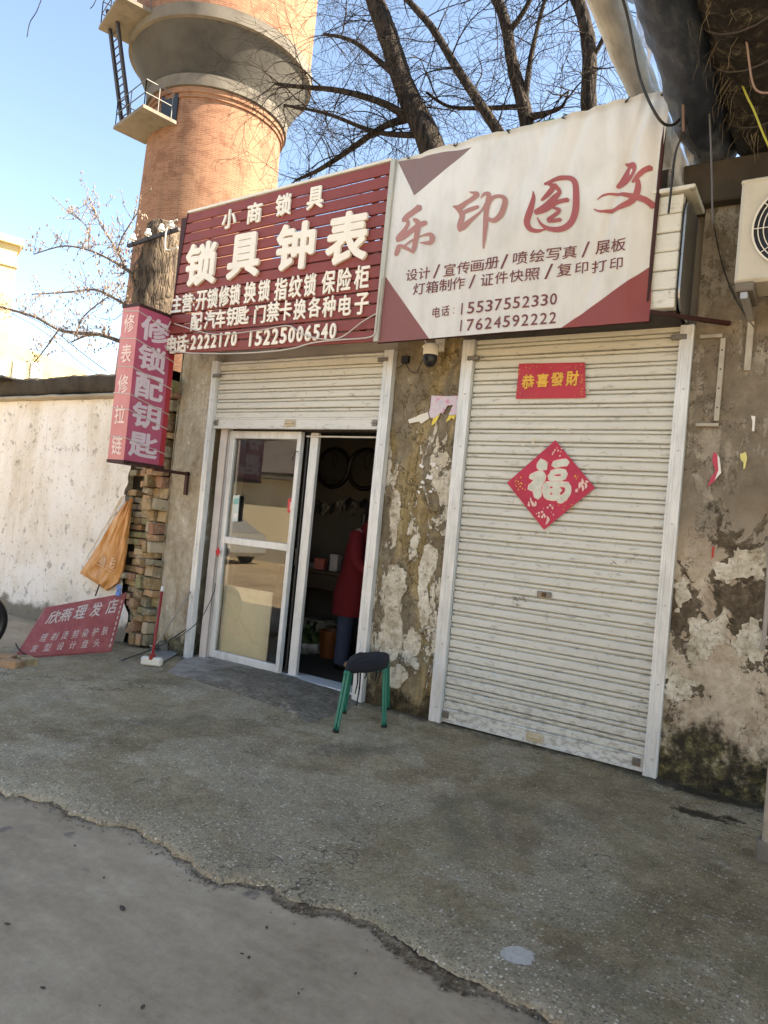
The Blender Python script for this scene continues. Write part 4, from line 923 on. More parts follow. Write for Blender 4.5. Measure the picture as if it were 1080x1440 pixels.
brush([[(148, 288, 4), (150, 340, 28), (126, 430, 42), (107, 500, 42), (125, 548, 36), (175, 563, 26), (238, 548, 8)], [(176, 472, 8), (210, 522, 22), (270, 548, 34), (350, 543, 42), (410, 500, 46), (440, 420, 48), (445, 320, 46), (438, 232, 42), (408, 194, 36), (350, 186, 34), (290, 206, 28), (226, 236, 18)],
       [(242, 228, 20), (282, 252, 36), (252, 300, 36), (206, 350, 18)], [(292, 240, 32), (326, 285, 28), (290, 330, 42), (230, 388, 36), (162, 432, 26)], [(165, 445, 18), (230, 420, 26), (300, 362, 32), (388, 345, 32)], [(270, 392, 10), (325, 415, 28), (290, 450, 28), (252, 488, 26), (335, 482, 28)]], *Z2, M['ink2'])
brush([[(792, 84, 12), (842, 104, 66), (818, 162, 72), (778, 220, 58), (738, 250, 24)], [(982, 106, 38), (930, 136, 38), (882, 180, 36), (850, 215, 18)], [(882, 184, 28), (892, 250, 46), (862, 330, 48), (790, 380, 38), (700, 415, 28), (620, 425, 16), (574, 410, 8)], [(598, 346, 6), (640, 315, 14), (720, 300, 18), (850, 312, 38), (950, 335, 46), (1002, 362, 54)]], *Z2, M['ink2'])
def ban_row(chars, mat, bold, sc=2.4545):
    for ch, x, y, wz, hz in chars:
        px, py = 520+x/sc, 110+y/sc; c = at(px, py, Y=SY)
        hh = at(px, py-hz/sc/2, Y=SY).z-at(px, py+hz/sc/2, Y=SY).z; ww = at(px+wz/sc/2, py, Y=SY).x-at(px-wz/sc/2, py, Y=SY).x
        put_char(ch, c, EX, EZ, EN, ww, hh, mat, BN, 0, bold, warpb, slant=.0 if ch != '/' else 0)
B1 = [('设', 145, 679, 40, 40), ('计', 189, 673, 40, 40), ('/', 231, 667, 26, 46), ('宣', 277, 662, 40, 42), ('传', 325, 655, 44, 42), ('画', 373, 649, 44, 38), ('册', 424, 640, 48, 40), ('/', 467, 635, 30, 48), ('喷', 522, 622, 50, 44), ('绘', 579, 613, 50, 44), ('写', 635, 606, 50, 42), ('真', 692, 599, 50, 44), ('/', 748, 590, 32, 52), ('展', 809, 580, 52, 44), ('板', 866, 573, 54, 46)]
B2 = [('灯', 170, 727, 40, 40), ('箱', 216, 721, 42, 42), ('制', 262, 715, 42, 42), ('作', 308, 709, 44, 42), ('/', 355, 703, 26, 46), ('证', 407, 697, 44, 42), ('件', 457, 690, 44, 42), ('快', 509, 684, 48, 42), ('照', 562, 677, 50, 42), ('/', 619, 667, 32, 52), ('复', 673, 660, 52, 46), ('印', 733, 653, 46, 40), ('打', 795, 646, 54, 42), ('印', 857, 638, 46, 42)]
ban_row(B1, M['ink'], .008); ban_row(B2, M['ink'], .008)
B3 = [('电', 230, 808, 26, 36), ('话', 262, 804, 28, 36), (':', 291, 803, 6, 22)]
for i, ch in enumerate('15537552330'): B3.append((ch, 319+i*31.6, 797-i*3.5, 24 if ch != '1' else 13, 40))
for i, ch in enumerate('17624592222'): B3.append((ch, 316+i*31.6, 855-i*2.8, 24 if ch != '1' else 13, 40))
ban_row(B3, M['ink'], .010)
# frame and ties of the banner
fr_pts = [ban(0, 1), ban(1, 1)]
M['green'] = simple('green_tube', (.02, .14, .09), .5, 0, .3, 20)
MB().tube([bq(u, 1.0)+Vector((0, .055, .008)) for u in (-.005, .3, .62)], .014, 8).build('frame_tube', M['green'], BN)
MB().tube([bq(u, 1.0)+Vector((0, .05, -.03)) for u in (.62, 1.0)], .014, 8).build('frame_tube', M['rust'], BN)
MB().tube([bq(u, 0)+Vector((0, .05, .02)) for u in (0, 1)], .016, 8).build('frame_tube', M['rust'], BN)
MB().tube([bq(.985, v)+Vector((0, .06, 0)) for v in (0, 1)], .014, 8).build('frame_tube', M['rust'], BN)
MB().tube([bq(.5, v)+Vector((0, .06, 0)) for v in (0, 1)], .014, 8).build('frame_tube', M['rust'], BN)
for k in range(5):
    u = (k+.35)/5; p = ban(u, .985); mb = MB(); random.seed(k)
    mb.tube([p+Vector((random.uniform(-.02, .02), -.006-random.uniform(0, .012), random.uniform(-.02, .03))) for _ in range(6)], .004, 5)
    mb.tube([p, p+Vector((.01, .03, .03)), p+Vector((0, .06, .02))], .004, 5); mb.build('tie', M['cable'], BN)
for x, y in ((-2.9, 0), (-1.5, 0)): MB().bbox((x-.018, SY+.07, 3.74), (x+.018, .10, 3.775), .003).build('stay', M['rust'], BN)
# dark red bracket bar under the banner's right end
tag(MB().tube([at(914, 439, Y=SY+.03), at(1026, 455, Y=-.02)], .017, 4).build('bracket_bar', M['rust']), 'dark red steel bar bracing the banner to the right wall', 'bracket')

# ------------------------------------------------------------------ projecting light box
LX = -5.68
LB = thing('light_box_sign', 'pink and red vertical light box sign tied with cord, reading key cutting', 'sign', (LX-.12, -.6, 1.9))
f00, f10, f11, f01 = at(176, 647, X=LX), at(236, 657, X=LX), at(247, 449, X=LX), at(195, 430, X=LX)
yn = (f00.y+f01.y)/2; WB = .24
f00.y = f01.y = yn; yb = -.36; f10.y = f11.y = yb
zt_, zb_ = (f01.z), (f00.z)
b = NB('light_box_film'); n = b.noise(b.mapv(b.pos(), (1, 1, .4)), 3, 5, .6); c = b.ramp(n, [(.3, (.36, .055, .115)), (.7, (.47, .105, .175))])
M['pink'] = b.done(b.bsdf(c, .35, 0, b.bump(n, .05, .01), .5))
b = NB('light_box_film_faded'); n = b.noise(b.mapv(b.pos(), (1, 1, .4)), 3, 5, .6); c = b.ramp(n, [(.3, (.50, .12, .115)), (.7, (.60, .22, .20))]); M['pinkf'] = b.done(b.bsdf(c, .4, 0, b.bump(n, .05, .01), .5))
MB().box((LX-WB+.004, yn+.004, zb_+.004), (LX-.004, yb-.004, zt_-.004)).build('box_body', M['rust'], LB)
MB().box((LX-.004, yn, zb_), (LX, yb-.06, zt_)).build('wide_panel', M['pink'], LB)
MB().box((LX-.004, yb-.058, zb_), (LX+.001, yb, zt_)).build('edge_panel', simple('red_film', (.36, .02, .03), .4, 0, .15, 5), LB)
MB().box((LX-WB, yn-.004, zb_), (LX-.002, yn, zt_)).build('narrow_panel', M['pinkf'], LB)
MB().bbox((LX-WB-.008, yn-.010, zt_), (LX+.008, yb+.008, zt_+.03), .003).build('top_cap', M['rust'], LB)
MB().bbox((LX-WB-.008, yn-.010, zb_-.03), (LX+.008, yb+.008, zb_), .003).build('bottom_cap', M['rust'], LB)
M['chalk'] = simple('faded_white_film', (.62, .52, .56), .5, 0, .15, 6, .03)
M['chalk2'] = simple('faded_pink_white_film', (.78, .58, .52), .5, 0, .15, 6, .03)
SC5 = 5.54
for ch, x, y, wz, hz in (('修', 418, 238, 200, 196), ('锁', 400, 480, 205, 190), ('配', 383, 704, 205, 188), ('钥', 358, 934, 205, 184), ('匙', 335, 1158, 215, 176)):
    px, py = 140+x/SC5, 420+y/SC5; c_ = at(px, py, X=LX); zz = lerp(zt_, zb_, ( .12, .31, .50, .69, .885)[('修', '锁', '配', '钥', '匙').index(ch)])
    put_char(ch, Vector((LX+.002, (yn+yb-.06)/2+.0, zz)), Vector((0, 1, 0)), EZ, Vector((1, 0, 0)), (yb-.06-yn)*.84, (zt_-zb_)*.165, M['chalk'], LB, .001, .03)
for i, ch in enumerate('修表修拉链'):
    put_char(ch, Vector((LX-WB/2, yn-.006, lerp(zt_, zb_, .105+.20*i))), EX, EZ, EN, WB*.62, (zt_-zb_)*.125, M['chalk2'], LB, .001, .015)
# cord wound round the box
for i, f in enumerate((.02, .20, .385, .56, .66, .845)):
    za = lerp(zt_, zb_, f); zc = za-.02-.11*(1 if i < 5 else .8)
    mb = MB().tube([Vector((LX-WB-.004, yb*.5+yn*.5, za+.01)), Vector((LX-WB-.006, yn-.008, za)), Vector((LX+.004, yn-.010, za-.02)), Vector((LX+.006, (yn+yb)/2, (za+zc)/2-.01)), Vector((LX+.006, yb+.004, zc))], .005, 5); mb.build('cord', M['wcable'], LB)
MB().bbox((LX-.045, yb-.1, zb_-.058), (LX-.005, .0, zb_-.028), .003).build('bracket_arm', M['rust'], LB)
MB().bbox((LX-.045, -.035, zb_-.26), (LX-.005, -.005, zb_-.02), .003).build('bracket_plate', M['rust'], LB)
MB().bbox((LX-.20, yb, zt_-.04), (LX-.17, .05, zt_-.01), .003).build('bracket_arm', M['rust'], LB)

# ------------------------------------------------------------------ papers on the closed shutter
PY = -.0215
def paper(px, Y, n=14, amp=.0015, seed=0):
    c = [at(x, y, Y=Y) for x, y in px]
    def f(u, v):
        p = c[3].lerp(c[2], u).lerp(c[0].lerp(c[1], u), v); return p+Vector((0, amp*mn.noise(Vector((u*4+seed, v*4, 1)))-abs(amp)*.6, 0))
    return MB().grid(f, n, n)
NY = paper([(730, 511.5), (822.6, 509.5), (823.5, 559.6), (725.5, 561)], PY, 16, .003).build('greeting_paper', simple('glossy_red_paper', (.46, .012, .018), .35, 0, .25, 9, .25, .5, .01), smooth=True)
tag(NY, 'red new year paper strip with gold characters high on the closed shutter', 'paper sign')
M['gold'] = simple('gold_print', (.72, .42, .05), .45, .1, .2, 30)
for ch, x, y, wz, hz in (('恭', 270, 305, 150, 170), ('喜', 440, 290, 140, 160), ('發', 612, 275, 150, 165), ('財', 790, 265, 150, 180)):
    c = at(710+x/8.308, 500+y/8.308, Y=PY-.005); k_ = 8.308
    px_, py_ = 710+x/k_, 500+y/k_
    put_char(ch, c, EX, EZ, EN, at(px_+wz/k_/2, py_, Y=PY).x-at(px_-wz/k_/2, py_, Y=PY).x, at(px_, py_-hz/k_/2, Y=PY).z-at(px_, py_+hz/k_/2, Y=PY).z, M['gold'], NY, 0, .03)
random.seed(9); mb = MB()
for k in range(46):
    e = random.random(); sd_ = random.choice('tblr'); u = random.random(); q = {'t': (lerp(735, 820, u), 514+e*4), 'b': (lerp(730, 820, u), 556-e*4), 'l': (728+e*4, lerp(515, 556, u)), 'r': (819-e*3, lerp(512, 556, u))}[sd_]
    c = at(*q, Y=PY-.0045); r = random.uniform(.003, .008); a = random.uniform(0, 6); mb.add([c+Vector((r*math.cos(a+t), 0, r*math.sin(a+t)*.7)) for t in (0, 2.1, 4.2)][::-1], [(0, 1, 2)])
gf = mb.build('gold_flecks', M['gold'], NY); gf['kind'] = 'stuff'
DM = thing('fortune_paper', 'red diamond paper with a large pale lucky character on the shutter', 'paper sign', at(775, 683, Y=PY))
paper([(781, 619), (837, 686), (765, 745), (713, 679)], PY, 14, .004, 4).build('diamond_sheet', simple('crimson_paper', (.47, .022, .062), .5, 0, .25, 14, .2, .4, .008), DM, smooth=True)
M['palegreen'] = simple('pale_patterned_foil', (.55, .57, .48), .4, .1, .3, 90)
M['palepink'] = simple('pale_pink_print', (.78, .52, .46), .6, 0, .2, 60)
DF = lambda x, y, l: at(700+x/7.2, 600+y/7.2, Y=PY-.006-l)
FU = [[(442, 352, 70), (452, 390, 112), (470, 410, 90)], [(335, 512, 46), (400, 488, 62), (452, 482, 66)], [(455, 482, 66), (412, 570, 84), (325, 622, 58)], [(385, 560, 90), (398, 640, 84), (405, 712, 62)], [(570, 385, 62), (640, 368, 66), (700, 362, 64)],
      [(545, 470, 46), (612, 452, 44), (682, 462, 48)], [(540, 490, 58), (545, 535, 52)], [(682, 465, 48), (660, 522, 48)], [(548, 530, 44), (655, 525, 40)], [(490, 590, 62), (492, 660, 72), (500, 718, 46)], [(490, 582, 42), (600, 578, 42), (712, 590, 48)], [(712, 600, 50), (708, 670, 52), (650, 735, 60), (615, 758, 34)], [(595, 580, 66), (588, 720, 68)], [(490, 648, 36), (610, 645, 30), (640, 642, 26)], [(500, 712, 44), (570, 722, 46), (640, 715, 40)]]
mb = MB()
for i, s_ in enumerate(FU): stroke(mb, [(x, y, wd+16) for x, y, wd in s_], DF, 5, i*.00008)
mb.build('character_outline', M['palepink'], DM)
mb = MB()
for i, s_ in enumerate(FU): stroke(mb, [(x, y, max(wd-2, 8)) for x, y, wd in s_], DF, 5, .0018+i*.00008)
mb.build('lucky_character', M['palegreen'], DM)
def flecks(pts, mat, name, n, sz, seed):
    random.seed(seed); mb = MB()
    for k in range(n):
        x, y, sp = random.choice(pts); c = DF(x+random.gauss(0, sp), y+random.gauss(0, sp*.8), .0005+.00006*k); r = random.uniform(.4, 1)*sz; a = random.uniform(0, 6); n_ = random.choice((3, 4, 5))
        mb.add([c+Vector((r*math.cos(a+t*2*math.pi/n_)*random.uniform(.5, 1.2), 0, r*math.sin(a+t*2*math.pi/n_))) for t in range(n_)][::-1], [tuple(range(n_))])
    mb.build(name, mat, DM)['kind'] = 'stuff'
flecks([(590, 240, 45), (860, 590, 30), (450, 860, 40), (550, 840, 25), (360, 780, 20), (840, 650, 28)], M['palepink'], 'flower_print', 46, .012, 3)
flecks([(230, 540, 35), (220, 600, 28), (700, 800, 40), (780, 500, 20)], M['gold'], 'gold_print', 30, .008, 5)
mb = MB()
for k, (x, y) in enumerate(((855, 560), (825, 600), (890, 600), (860, 625))): stroke(mb, [(x, y-34, 8), (x+4, y, 26), (x, y+26, 8)], DF, 5, .002+k*.0001)
for k in range(5): a = k*1.257; stroke(mb, [(440+22*math.cos(a), 890+22*math.sin(a), 20), (440+32*math.cos(a), 890+32*math.sin(a), 24)], DF, 4, .002+k*.0001)
stroke(mb, [(330, 720, 10), (345, 770, 22), (380, 795, 20), (390, 770, 8)], DF, 5, .0025); stroke(mb, [(500, 905, 8), (510, 945, 30), (485, 990, 8)], DF, 5, .0025)
mb.build('lotus_print', M['palepink'], DM)['kind'] = 'stuff'
# old paste and torn corners round the papers
mb = MB(); random.seed(31)
for x, y, r in ((735, 625, 6), (757, 622, 9), (796, 622, 7), (724, 652, 6), (832, 660, 5), (838, 676, 6), (836, 696, 7), (770, 748, 6), (722, 692, 6), (800, 604, 6), (828, 535, 6), (826, 548, 5), (748, 720, 3)):
    for k in range(4):
        c = at(x+random.gauss(0, r*.5), y+random.gauss(0, r*.35), Y=-.0195-.0002*k); s_ = r/205*random.uniform(.3, .8); a = random.uniform(0, 6)
        mb.add([c+Vector((s_*math.cos(a+t*1.57)*random.uniform(.3, 1.2), 0, .4*s_*math.sin(a+t*1.57)*random.uniform(.4, 1.2))) for t in range(4)][::-1], [(0, 1, 2, 3)])
o = mb.build('paste_residue', simple('paper_remains', (.62, .58, .46), .9, 0, .4, 60)); tag(o, 'torn scraps of old paper left around the red diamond', 'paper scraps')
# rub marks on the shutter: rust showing through in small flecks
random.seed(52); mb = MB()
for cx, cy, sx, sy, n_ in ((728, 841, 7, 2.2, 46), (722, 850, 6, 1.5, 16), (862, 791, 3, 2.5, 10), (868, 808, 5, 2, 8), (905, 1000, 10, 12, 22), (740, 526, 4, 3, 6)):
    for k in range(n_):
        c = at(cx+random.gauss(0, sx), cy+random.gauss(0, sy), Y=-.0188-.00003*k); r = random.uniform(.0015, .007); a_ = random.uniform(0, 6)
        mb.add([c+Vector((r*1.6*math.cos(a_+t*1.257)*random.uniform(.4, 1.2), 0, r*.55*math.sin(a_+t*1.257)*random.uniform(.4, 1.2))) for t in range(5)][::-1], [(0, 1, 2, 3, 4)])
tag(mb.build('rust_flecks', simple('rust_brown_stain', (.10, .065, .035), .8, 0, .5, 60)), 'brown flecks of rust and scuffed paint on the closed shutter', 'stain', kind='stuff')

# ------------------------------------------------------------------ paper remains and camera on the pier
def ragged(px, Y, org, sc, name, mat, label=None, cat=None, parent=None, th=.0015):
    P = [at(org[0]+x/sc, org[1]+y/sc, Y=Y) for x, y in px]; o = MB().prism(P[::-1], (0, th, 0)).build(name, mat, parent)
    if label: tag(o, label, cat)
    return o
b = NB('torn_poster_print'); n = b.noise(b.pos(), 28, 4, .7); n2 = b.noise(b.pos(), 12, 3, .6); x, y, z = b.sep(b.pos())
c = b.ramp(n, [(.36, (.30, .32, .45)), (.48, (.66, .62, .62)), (.6, (.62, .30, .42)), (.72, (.50, .10, .28))]); c = b.mix(b.step(b.math('ADD', x, b.math('MULTIPLY', n2, .25)), -2.78, -2.66), (.62, .60, .62), c); c = b.mix(.5, c, b.ramp(n, [(.4, (.62, .60, .63)), (.62, (.55, .25, .40))]))
M['poster'] = b.done(b.bsdf(c, .7))
ZP = ((550, 470), 6.26)
PO = ragged([(355, 540), (480, 545), (610, 540), (600, 590), (580, 640), (575, 705), (540, 712), (505, 712), (545, 622), (495, 628), (455, 700), (435, 690), (415, 712), (375, 742), (345, 735), (332, 690), (345, 640)], -.0230, *ZP, 'torn_poster', M['poster'], 'torn pink and white poster remnant on the pier', 'poster')
M['yel'] = simple('yellow_paper', (.72, .58, .10), .7, 0, .2, 40)
ragged([(370, 744), (413, 716), (432, 700), (400, 765), (372, 796), (352, 800)], -.0235, *ZP, 'yellow_edge', M['yel'], parent=PO)
ragged([(506, 715), (572, 712), (552, 752), (530, 735), (512, 755), (480, 776)], -.0235, *ZP, 'yellow_edge', M['yel'], parent=PO)
TP = MB(); P = [at(550+x/6.26, 470+y/6.26, Y=-.02) for x, y in ((150, 752), (232, 722), (240, 712), (322, 686), (336, 738), (262, 788), (245, 768), (158, 784))]
tag(TP.prism(P[::-1], (0, .012, 0)).build('junction_stub', M['offwhite']), 'cream plastic conduit stub beside the torn poster', 'conduit')
random.seed(17)
M['whitepaper'] = simple('white_paper', (.74, .71, .66), .8, 0, .12, 30)
mb = MB()
for x, y, r in ((268, 1157, 20), (370, 1150, 24), (402, 1175, 12), (335, 1260, 28), (275, 1305, 18), (262, 1345, 12), (245, 1390, 16), (345, 1385, 16), (383, 1305, 8), (365, 1360, 10), (310, 1408, 6), (385, 1378, 7)):
    n_ = 9; P = []
    for t in range(n_):
        a = t*2*math.pi/n_; rr = r*random.uniform(.45, 1.3); P.append(at(550+(x+rr*math.cos(a))/6.26, 470+(y+rr*math.sin(a))/6.26, Y=-.0215))
    mb.prism(P[::-1], (0, .0012, 0))
o = mb.build('paper_scraps', M['whitepaper']); tag(o, 'white flecks of torn paper stuck below the poster on the pier', 'paper scraps', kind='stuff')
CC = thing('security_camera', 'white dome security camera with black lens hung under the banner', 'camera', at(606, 495, Y=-.15))
c = at(606, 492, Y=-.15); h0 = c.z
MB().lathe([(0, .045), (.05, .045), (.062, .03), (.064, -.035), (.058, -.045), (0, -.045)], c, 20).build('housing', M['offwhite'], CC, smooth=math.radians(40))
MB().lathe([(.055, -.045), (.057, -.06), (.056, -.085), (.045, -.115), (.025, -.135), (0, -.14)], c, 20).build('dome', M['black'], CC, smooth=True)
mb = MB().tube([c+Vector((0, -.06, -.085)), c+Vector((-.012, -.066, -.088))], .02, 12); mb.build('lens', simple('lens_glass', (.02, .02, .03), .08), CC)
MB().tube([c+Vector((0, .0, .03)), c+Vector((.0, .10, .07)), c+Vector((0, .15, .07))], .018, 8).build('arm', M['offwhite'], CC)
MB().bbox((c.x-.045, -.02, h0+.02), (c.x+.045, -.004, h0+.13), .004).build('wall_plate', M['offwhite'], CC)
for sx in (-.07, .07): MB().tube([c+Vector((sx*.6, 0, .03)), c+Vector((sx*1.3, .02, .13))], .006, 6).build('antenna', M['offwhite'], CC)
MB().tube([c+Vector((-.03, -.058, .012)), c+Vector((-.03, -.066, .012))], .014, 10).build('lamp', simple('led_window', (.7, .68, .6), .2), CC)
q = at(571, 506, Y=-.02); PS = tag(MB().bbox((q.x-.035, -.05, q.z-.03), (q.x+.035, -.012, q.z+.03), .006).build('power_adapter', M['black']), 'small black power adapter on the pier beside the camera', 'adapter')
tag(wire([(q.x-.07, -.02, q.z-.07), (q.x-.03, -.03, q.z-.05), (q.x, -.03, q.z-.03), (q.x+.06, -.03, q.z-.10), (q.x+.13, -.04, q.z-.12), (q.x+.18, -.08, q.z-.06), (c.x-.05, -.13, c.z-.03)], .004).build('camera_cable', M['cable']), 'thin black cable looping from the adapter to the camera', 'cable')

# ------------------------------------------------------------------ things on the right wall
P = [at(x, y, Y=-.03) for x, y in ((984, 472), (1016, 471))]; T = thing('cable_trunking', 'pale metal trunking with screw holes on the right wall', 'conduit', at(1015, 500, Y=-.02))
MB().bbox((P[0].x, -.035, P[0].z-.02), (P[1].x, -.01, P[0].z+.006), .003).build('upper_run', M['pale_trunk'] if 'pale_trunk' in M else M.setdefault('pale_trunk', simple('stained_steel', (.38, .34, .27), .6, .2, .4, 15)), T)
a, d = at(1018, 475, Y=-.03), at(1006, 592, Y=-.03); MB().bbox((a.x-.02, -.035, d.z), (a.x+.012, -.012, a.z), .003).build('drop', M['pale_trunk'], T)
e1, e2 = at(978, 598, Y=-.03), at(1008, 596, Y=-.03); MB().bbox((e1.x, -.035, e1.z-.008), (a.x+.012, -.012, e1.z+.016), .003).build('lower_run', M['pale_trunk'], T)
for k in range(4): zz = lerp(a.z, d.z, .15+.23*k); MB().tube([(a.x-.004, -.036, zz), (a.x-.004, -.0375, zz)], .006, 8).build('screw_hole', M['black'], T)
ZR = ((880, 450), 1.92)
o = ragged([(237, 355), (247, 362), (253, 385), (258, 412), (238, 436), (220, 452), (230, 425), (242, 408), (233, 380)], -.032, *ZR, 'torn_paper', simple('red_torn_paper', (.48, .05, .09), .7, 0, .2, 40), 'torn red paper scrap with white edge on the right wall', 'paper scraps')
ragged([(247, 362), (253, 372), (258, 412), (240, 432), (250, 405)], -.034, *ZR, 'white_backing', M['whitepaper'], parent=o)
o = ragged([(308, 362), (324, 356), (328, 372), (322, 400), (317, 402), (318, 385), (310, 376)], -.034, *ZR, 'paint_dab', simple('pale_yellow_paint', (.66, .60, .22), .7, 0, .15, 50), 'pale yellow dab of paint on the right wall', 'paint mark')
o = ragged([(338, 258), (350, 260), (347, 300), (341, 300), (342, 275)], -.034, *ZR, 'plaster_drip', M['whitepaper'], 'white plaster drip on the upper right wall', 'paint mark')
o = ragged([(233, 612), (240, 610), (237, 640), (231, 645)], -.034, *ZR, 'red_mark', simple('red_mark_paint', (.45, .04, .03), .7, 0, .15, 50), 'short red mark on the cream band of the right wall', 'paint mark')
hose = [at(1083, 760, Y=-.06), at(1080, 830, Y=-.07), at(1075, 890, Y=-.07), at(1070, 915, Y=-.04)]
tag(wire(hose, .014, 8).build('drain_hose', simple('grey_hose', (.33, .29, .25), .6, 0, .2, 20)), 'grey drain hose hanging at the right edge', 'hose')
q = at(1067, 1200, Y=-.87)
mb = MB(); P = [(q.x, -.87), (q.x+.10, -.88), (q.x+.10, -.97), (q.x, -.96)]
PT = thing('timber_post', 'weathered timber post at the far right edge of the pavement', 'post', (q.x+.05, -.91, 0))
mb = MB().bbox((q.x+.012, -.96, -.03), (q.x+.11, -.88, .90), .01); mb.build('post_shaft', simple('weathered_timber', (.36, .30, .23), .85, 0, .45, 8, .6, .3, .01), PT)
MB().bbox((q.x, -.965, .86), (q.x+.12, -.875, 1.0), .012).build('post_cap', simple('charred_timber', (.04, .032, .025), .9, 0, .4, 12), PT)
MB().bbox((q.x-.01, -.97, -.03), (q.x+.125, -.87, .10), .012).build('post_foot', M['dconcrete'], PT)
# air conditioner
ACY = -.5
AC = thing('air_conditioner', 'cream outdoor air conditioner unit with round fan grille', 'air conditioner', (-.2, ACY, 3.15))
ax0 = at(1040, 300, Y=ACY).x; az0, az1 = at(1035, 398, Y=ACY).z, at(1042, 255, Y=ACY).z; ax1 = ax0+.80
M['accream'] = simple('aged_cream_casing', (.50, .47, .39), .5, 0, .2, 5, .06)
MB().bbox((ax0, ACY, az0), (ax1, ACY+.30, az1), .018).build('casing', M['accream'], AC)
MB().bbox((ax0-.004, ACY-.004, az1-.02), (ax1+.004, ACY+.304, az1+.006), .008).build('top_lid', M['accream'], AC)
fc = Vector((ax0+.335, ACY-.004, (az0+az1)/2)); fr_ = .255
MB().lathe([(fr_, 0)], (0, 0, 0), 3)
mb = MB().add([fc+Vector((fr_*math.cos(t*2*math.pi/40), -.001, fr_*math.sin(t*2*math.pi/40))) for t in range(40)], [tuple(range(40))[::-1]]); mb.build('fan_opening', M['black'], AC)
for k in range(1, 10):
    r = fr_*k/9; MB().tube([fc+Vector((r*math.cos(t*2*math.pi/40), -.012, r*math.sin(t*2*math.pi/40))) for t in range(41)], .0035 if k < 9 else .007, 4, False).build('grille_ring', M['offwhite'], AC)
for k in range(10):
    a = k*math.pi/5; MB().tube([fc+Vector((.04*math.cos(a), -.014, .04*math.sin(a))), fc+Vector((fr_*math.cos(a), -.012, fr_*math.sin(a)))], .003, 4).build('grille_spoke', M['offwhite'], AC)
for k in range(3):
    a = k*2.09; vs = [fc+Vector((.05*math.cos(a), .03, .05*math.sin(a))), fc+Vector((.22*math.cos(a-.3), .015, .22*math.sin(a-.3))), fc+Vector((.22*math.cos(a+.5), .05, .22*math.sin(a+.5))), fc+Vector((.05*math.cos(a+.8), .05, .05*math.sin(a+.8)))]
for xx in (ax0+.06, ax0+.66):
    MB().bbox((xx-.05, ACY-.01, az0-.055), (xx+.05, ACY+.31, az0), .006).build('foot', M['dconcrete'], AC)
    MB().bbox((xx-.02, ACY, az0-.10), (xx+.02, -.01, az0-.057), .004).build('bracket_arm', M['pale_steel'], AC)
    MB().bbox((xx-.02, -.04, az0-.42), (xx+.02, -.012, az0-.057), .004).build('bracket_rail', M['pale_trunk'], AC)

# ------------------------------------------------------------------ lagged pipes overhead
def wrapped(name, x, z, r, y0, y1, mat, label, cat, amp, seed, drift=(0, 0), rings=.25):
    mb = MB(); n = 260
    def f(u, v):
        y = lerp(y0, y1, v); a = u*2*math.pi
        q = Vector((math.cos(a)*1.2+seed, y*2.2, math.sin(a)*1.2))
        sag = .03*mn.noise(Vector((y*.5, seed, 0)))
        spir = math.sin((y/rings)*2*math.pi+a)          # wound lagging
        rr = r*(1+amp*mn.noise(q)+amp*.7*mn.noise(q*3)+.06*max(0, spir)**3)
        t = (y-y0)/(y1-y0)
        return (x+drift[0]*t+rr*math.cos(a), y, z+drift[1]*t+sag+rr*math.sin(a))
    mb.grid(f, 28, n); o = mb.build(name, mat, smooth=True); tag(o, label, cat); return o
b = NB('white_lagging'); n = b.noise(b.mapv(b.pos(), (3, 1, 3)), 3, 6, .65); M['wlag'] = b.done(b.bsdf(b.ramp(n, [(.3, (.36, .34, .30)), (.55, (.56, .54, .49)), (.75, (.68, .66, .61))]), .6, 0, b.bump(n, .4, .03)))
b = NB('blue_tarp'); n = b.noise(b.mapv(b.pos(), (3, 1, 3)), 3, 6, .65); M['tarp'] = b.done(b.bsdf(b.ramp(n, [(.36, (.008, .012, .022)), (.52, (.020, .030, .050)), (.66, (.07, .08, .095))]), .5, 0, b.bump(n, .5, .03)))
b = NB('torn_lagging'); n = b.noise(b.mapv(b.pos(), (2, 2.6, 2)), 3.2, 9, .74, .8); M['lag'] = b.done(b.bsdf(b.ramp(n, [(.42, (.004, .003, .003)), (.52, (.016, .013, .010)), (.58, (.05, .042, .030)), (.66, (.18, .155, .115))]), .95, 0, b.bump(n, .9, .05)))
wrapped('lagged_pipe', -1.47, 4.99, .105, 2.2, -9, M['wlag'], 'white wrapped pipe passing over the top right of the banner', 'pipe', .05, 1.0, (0.0, .0), .9)
wrapped('lagged_pipe', -.93, 4.40, .165, .25, -9, M['tarp'], 'dark blue tarpaulin wrapped pipe left of the torn brown one', 'pipe', .10, 5.0, (.05, .10), .5)
LP = wrapped('lagged_pipe', -.60, 4.42, .19, .15, -9, M['lag'], 'brown pipe with torn shaggy insulation near the air conditioner', 'pipe', .16, 9.0, (.02, .02), .22)
random.seed(77)
mb = MB()
for k in range(140):       # frayed fibres
    y = -abs(random.gauss(0, 1.1))-.05; a = random.uniform(math.pi*.75, math.pi*1.6); p = Vector((-.60+.185*math.cos(a), y, 4.42+.185*math.sin(a))); L = random.uniform(.04, .15)
    q1 = p+Vector((math.cos(a)*L*.5+random.uniform(-.03, .03), random.uniform(-.03, .03), math.sin(a)*.3*L-L*.3)); q2 = q1+Vector((random.uniform(-.03, .03), random.uniform(-.03, .03), -L*.7)); mb.tube([p, q1, q2], [.0014, .0011, .0005], 3, False)
fo = mb.build('frayed_fibres', simple('glass_wool', (.20, .165, .115), .9, 0, .3, 20), LP); fo['kind'] = 'stuff'
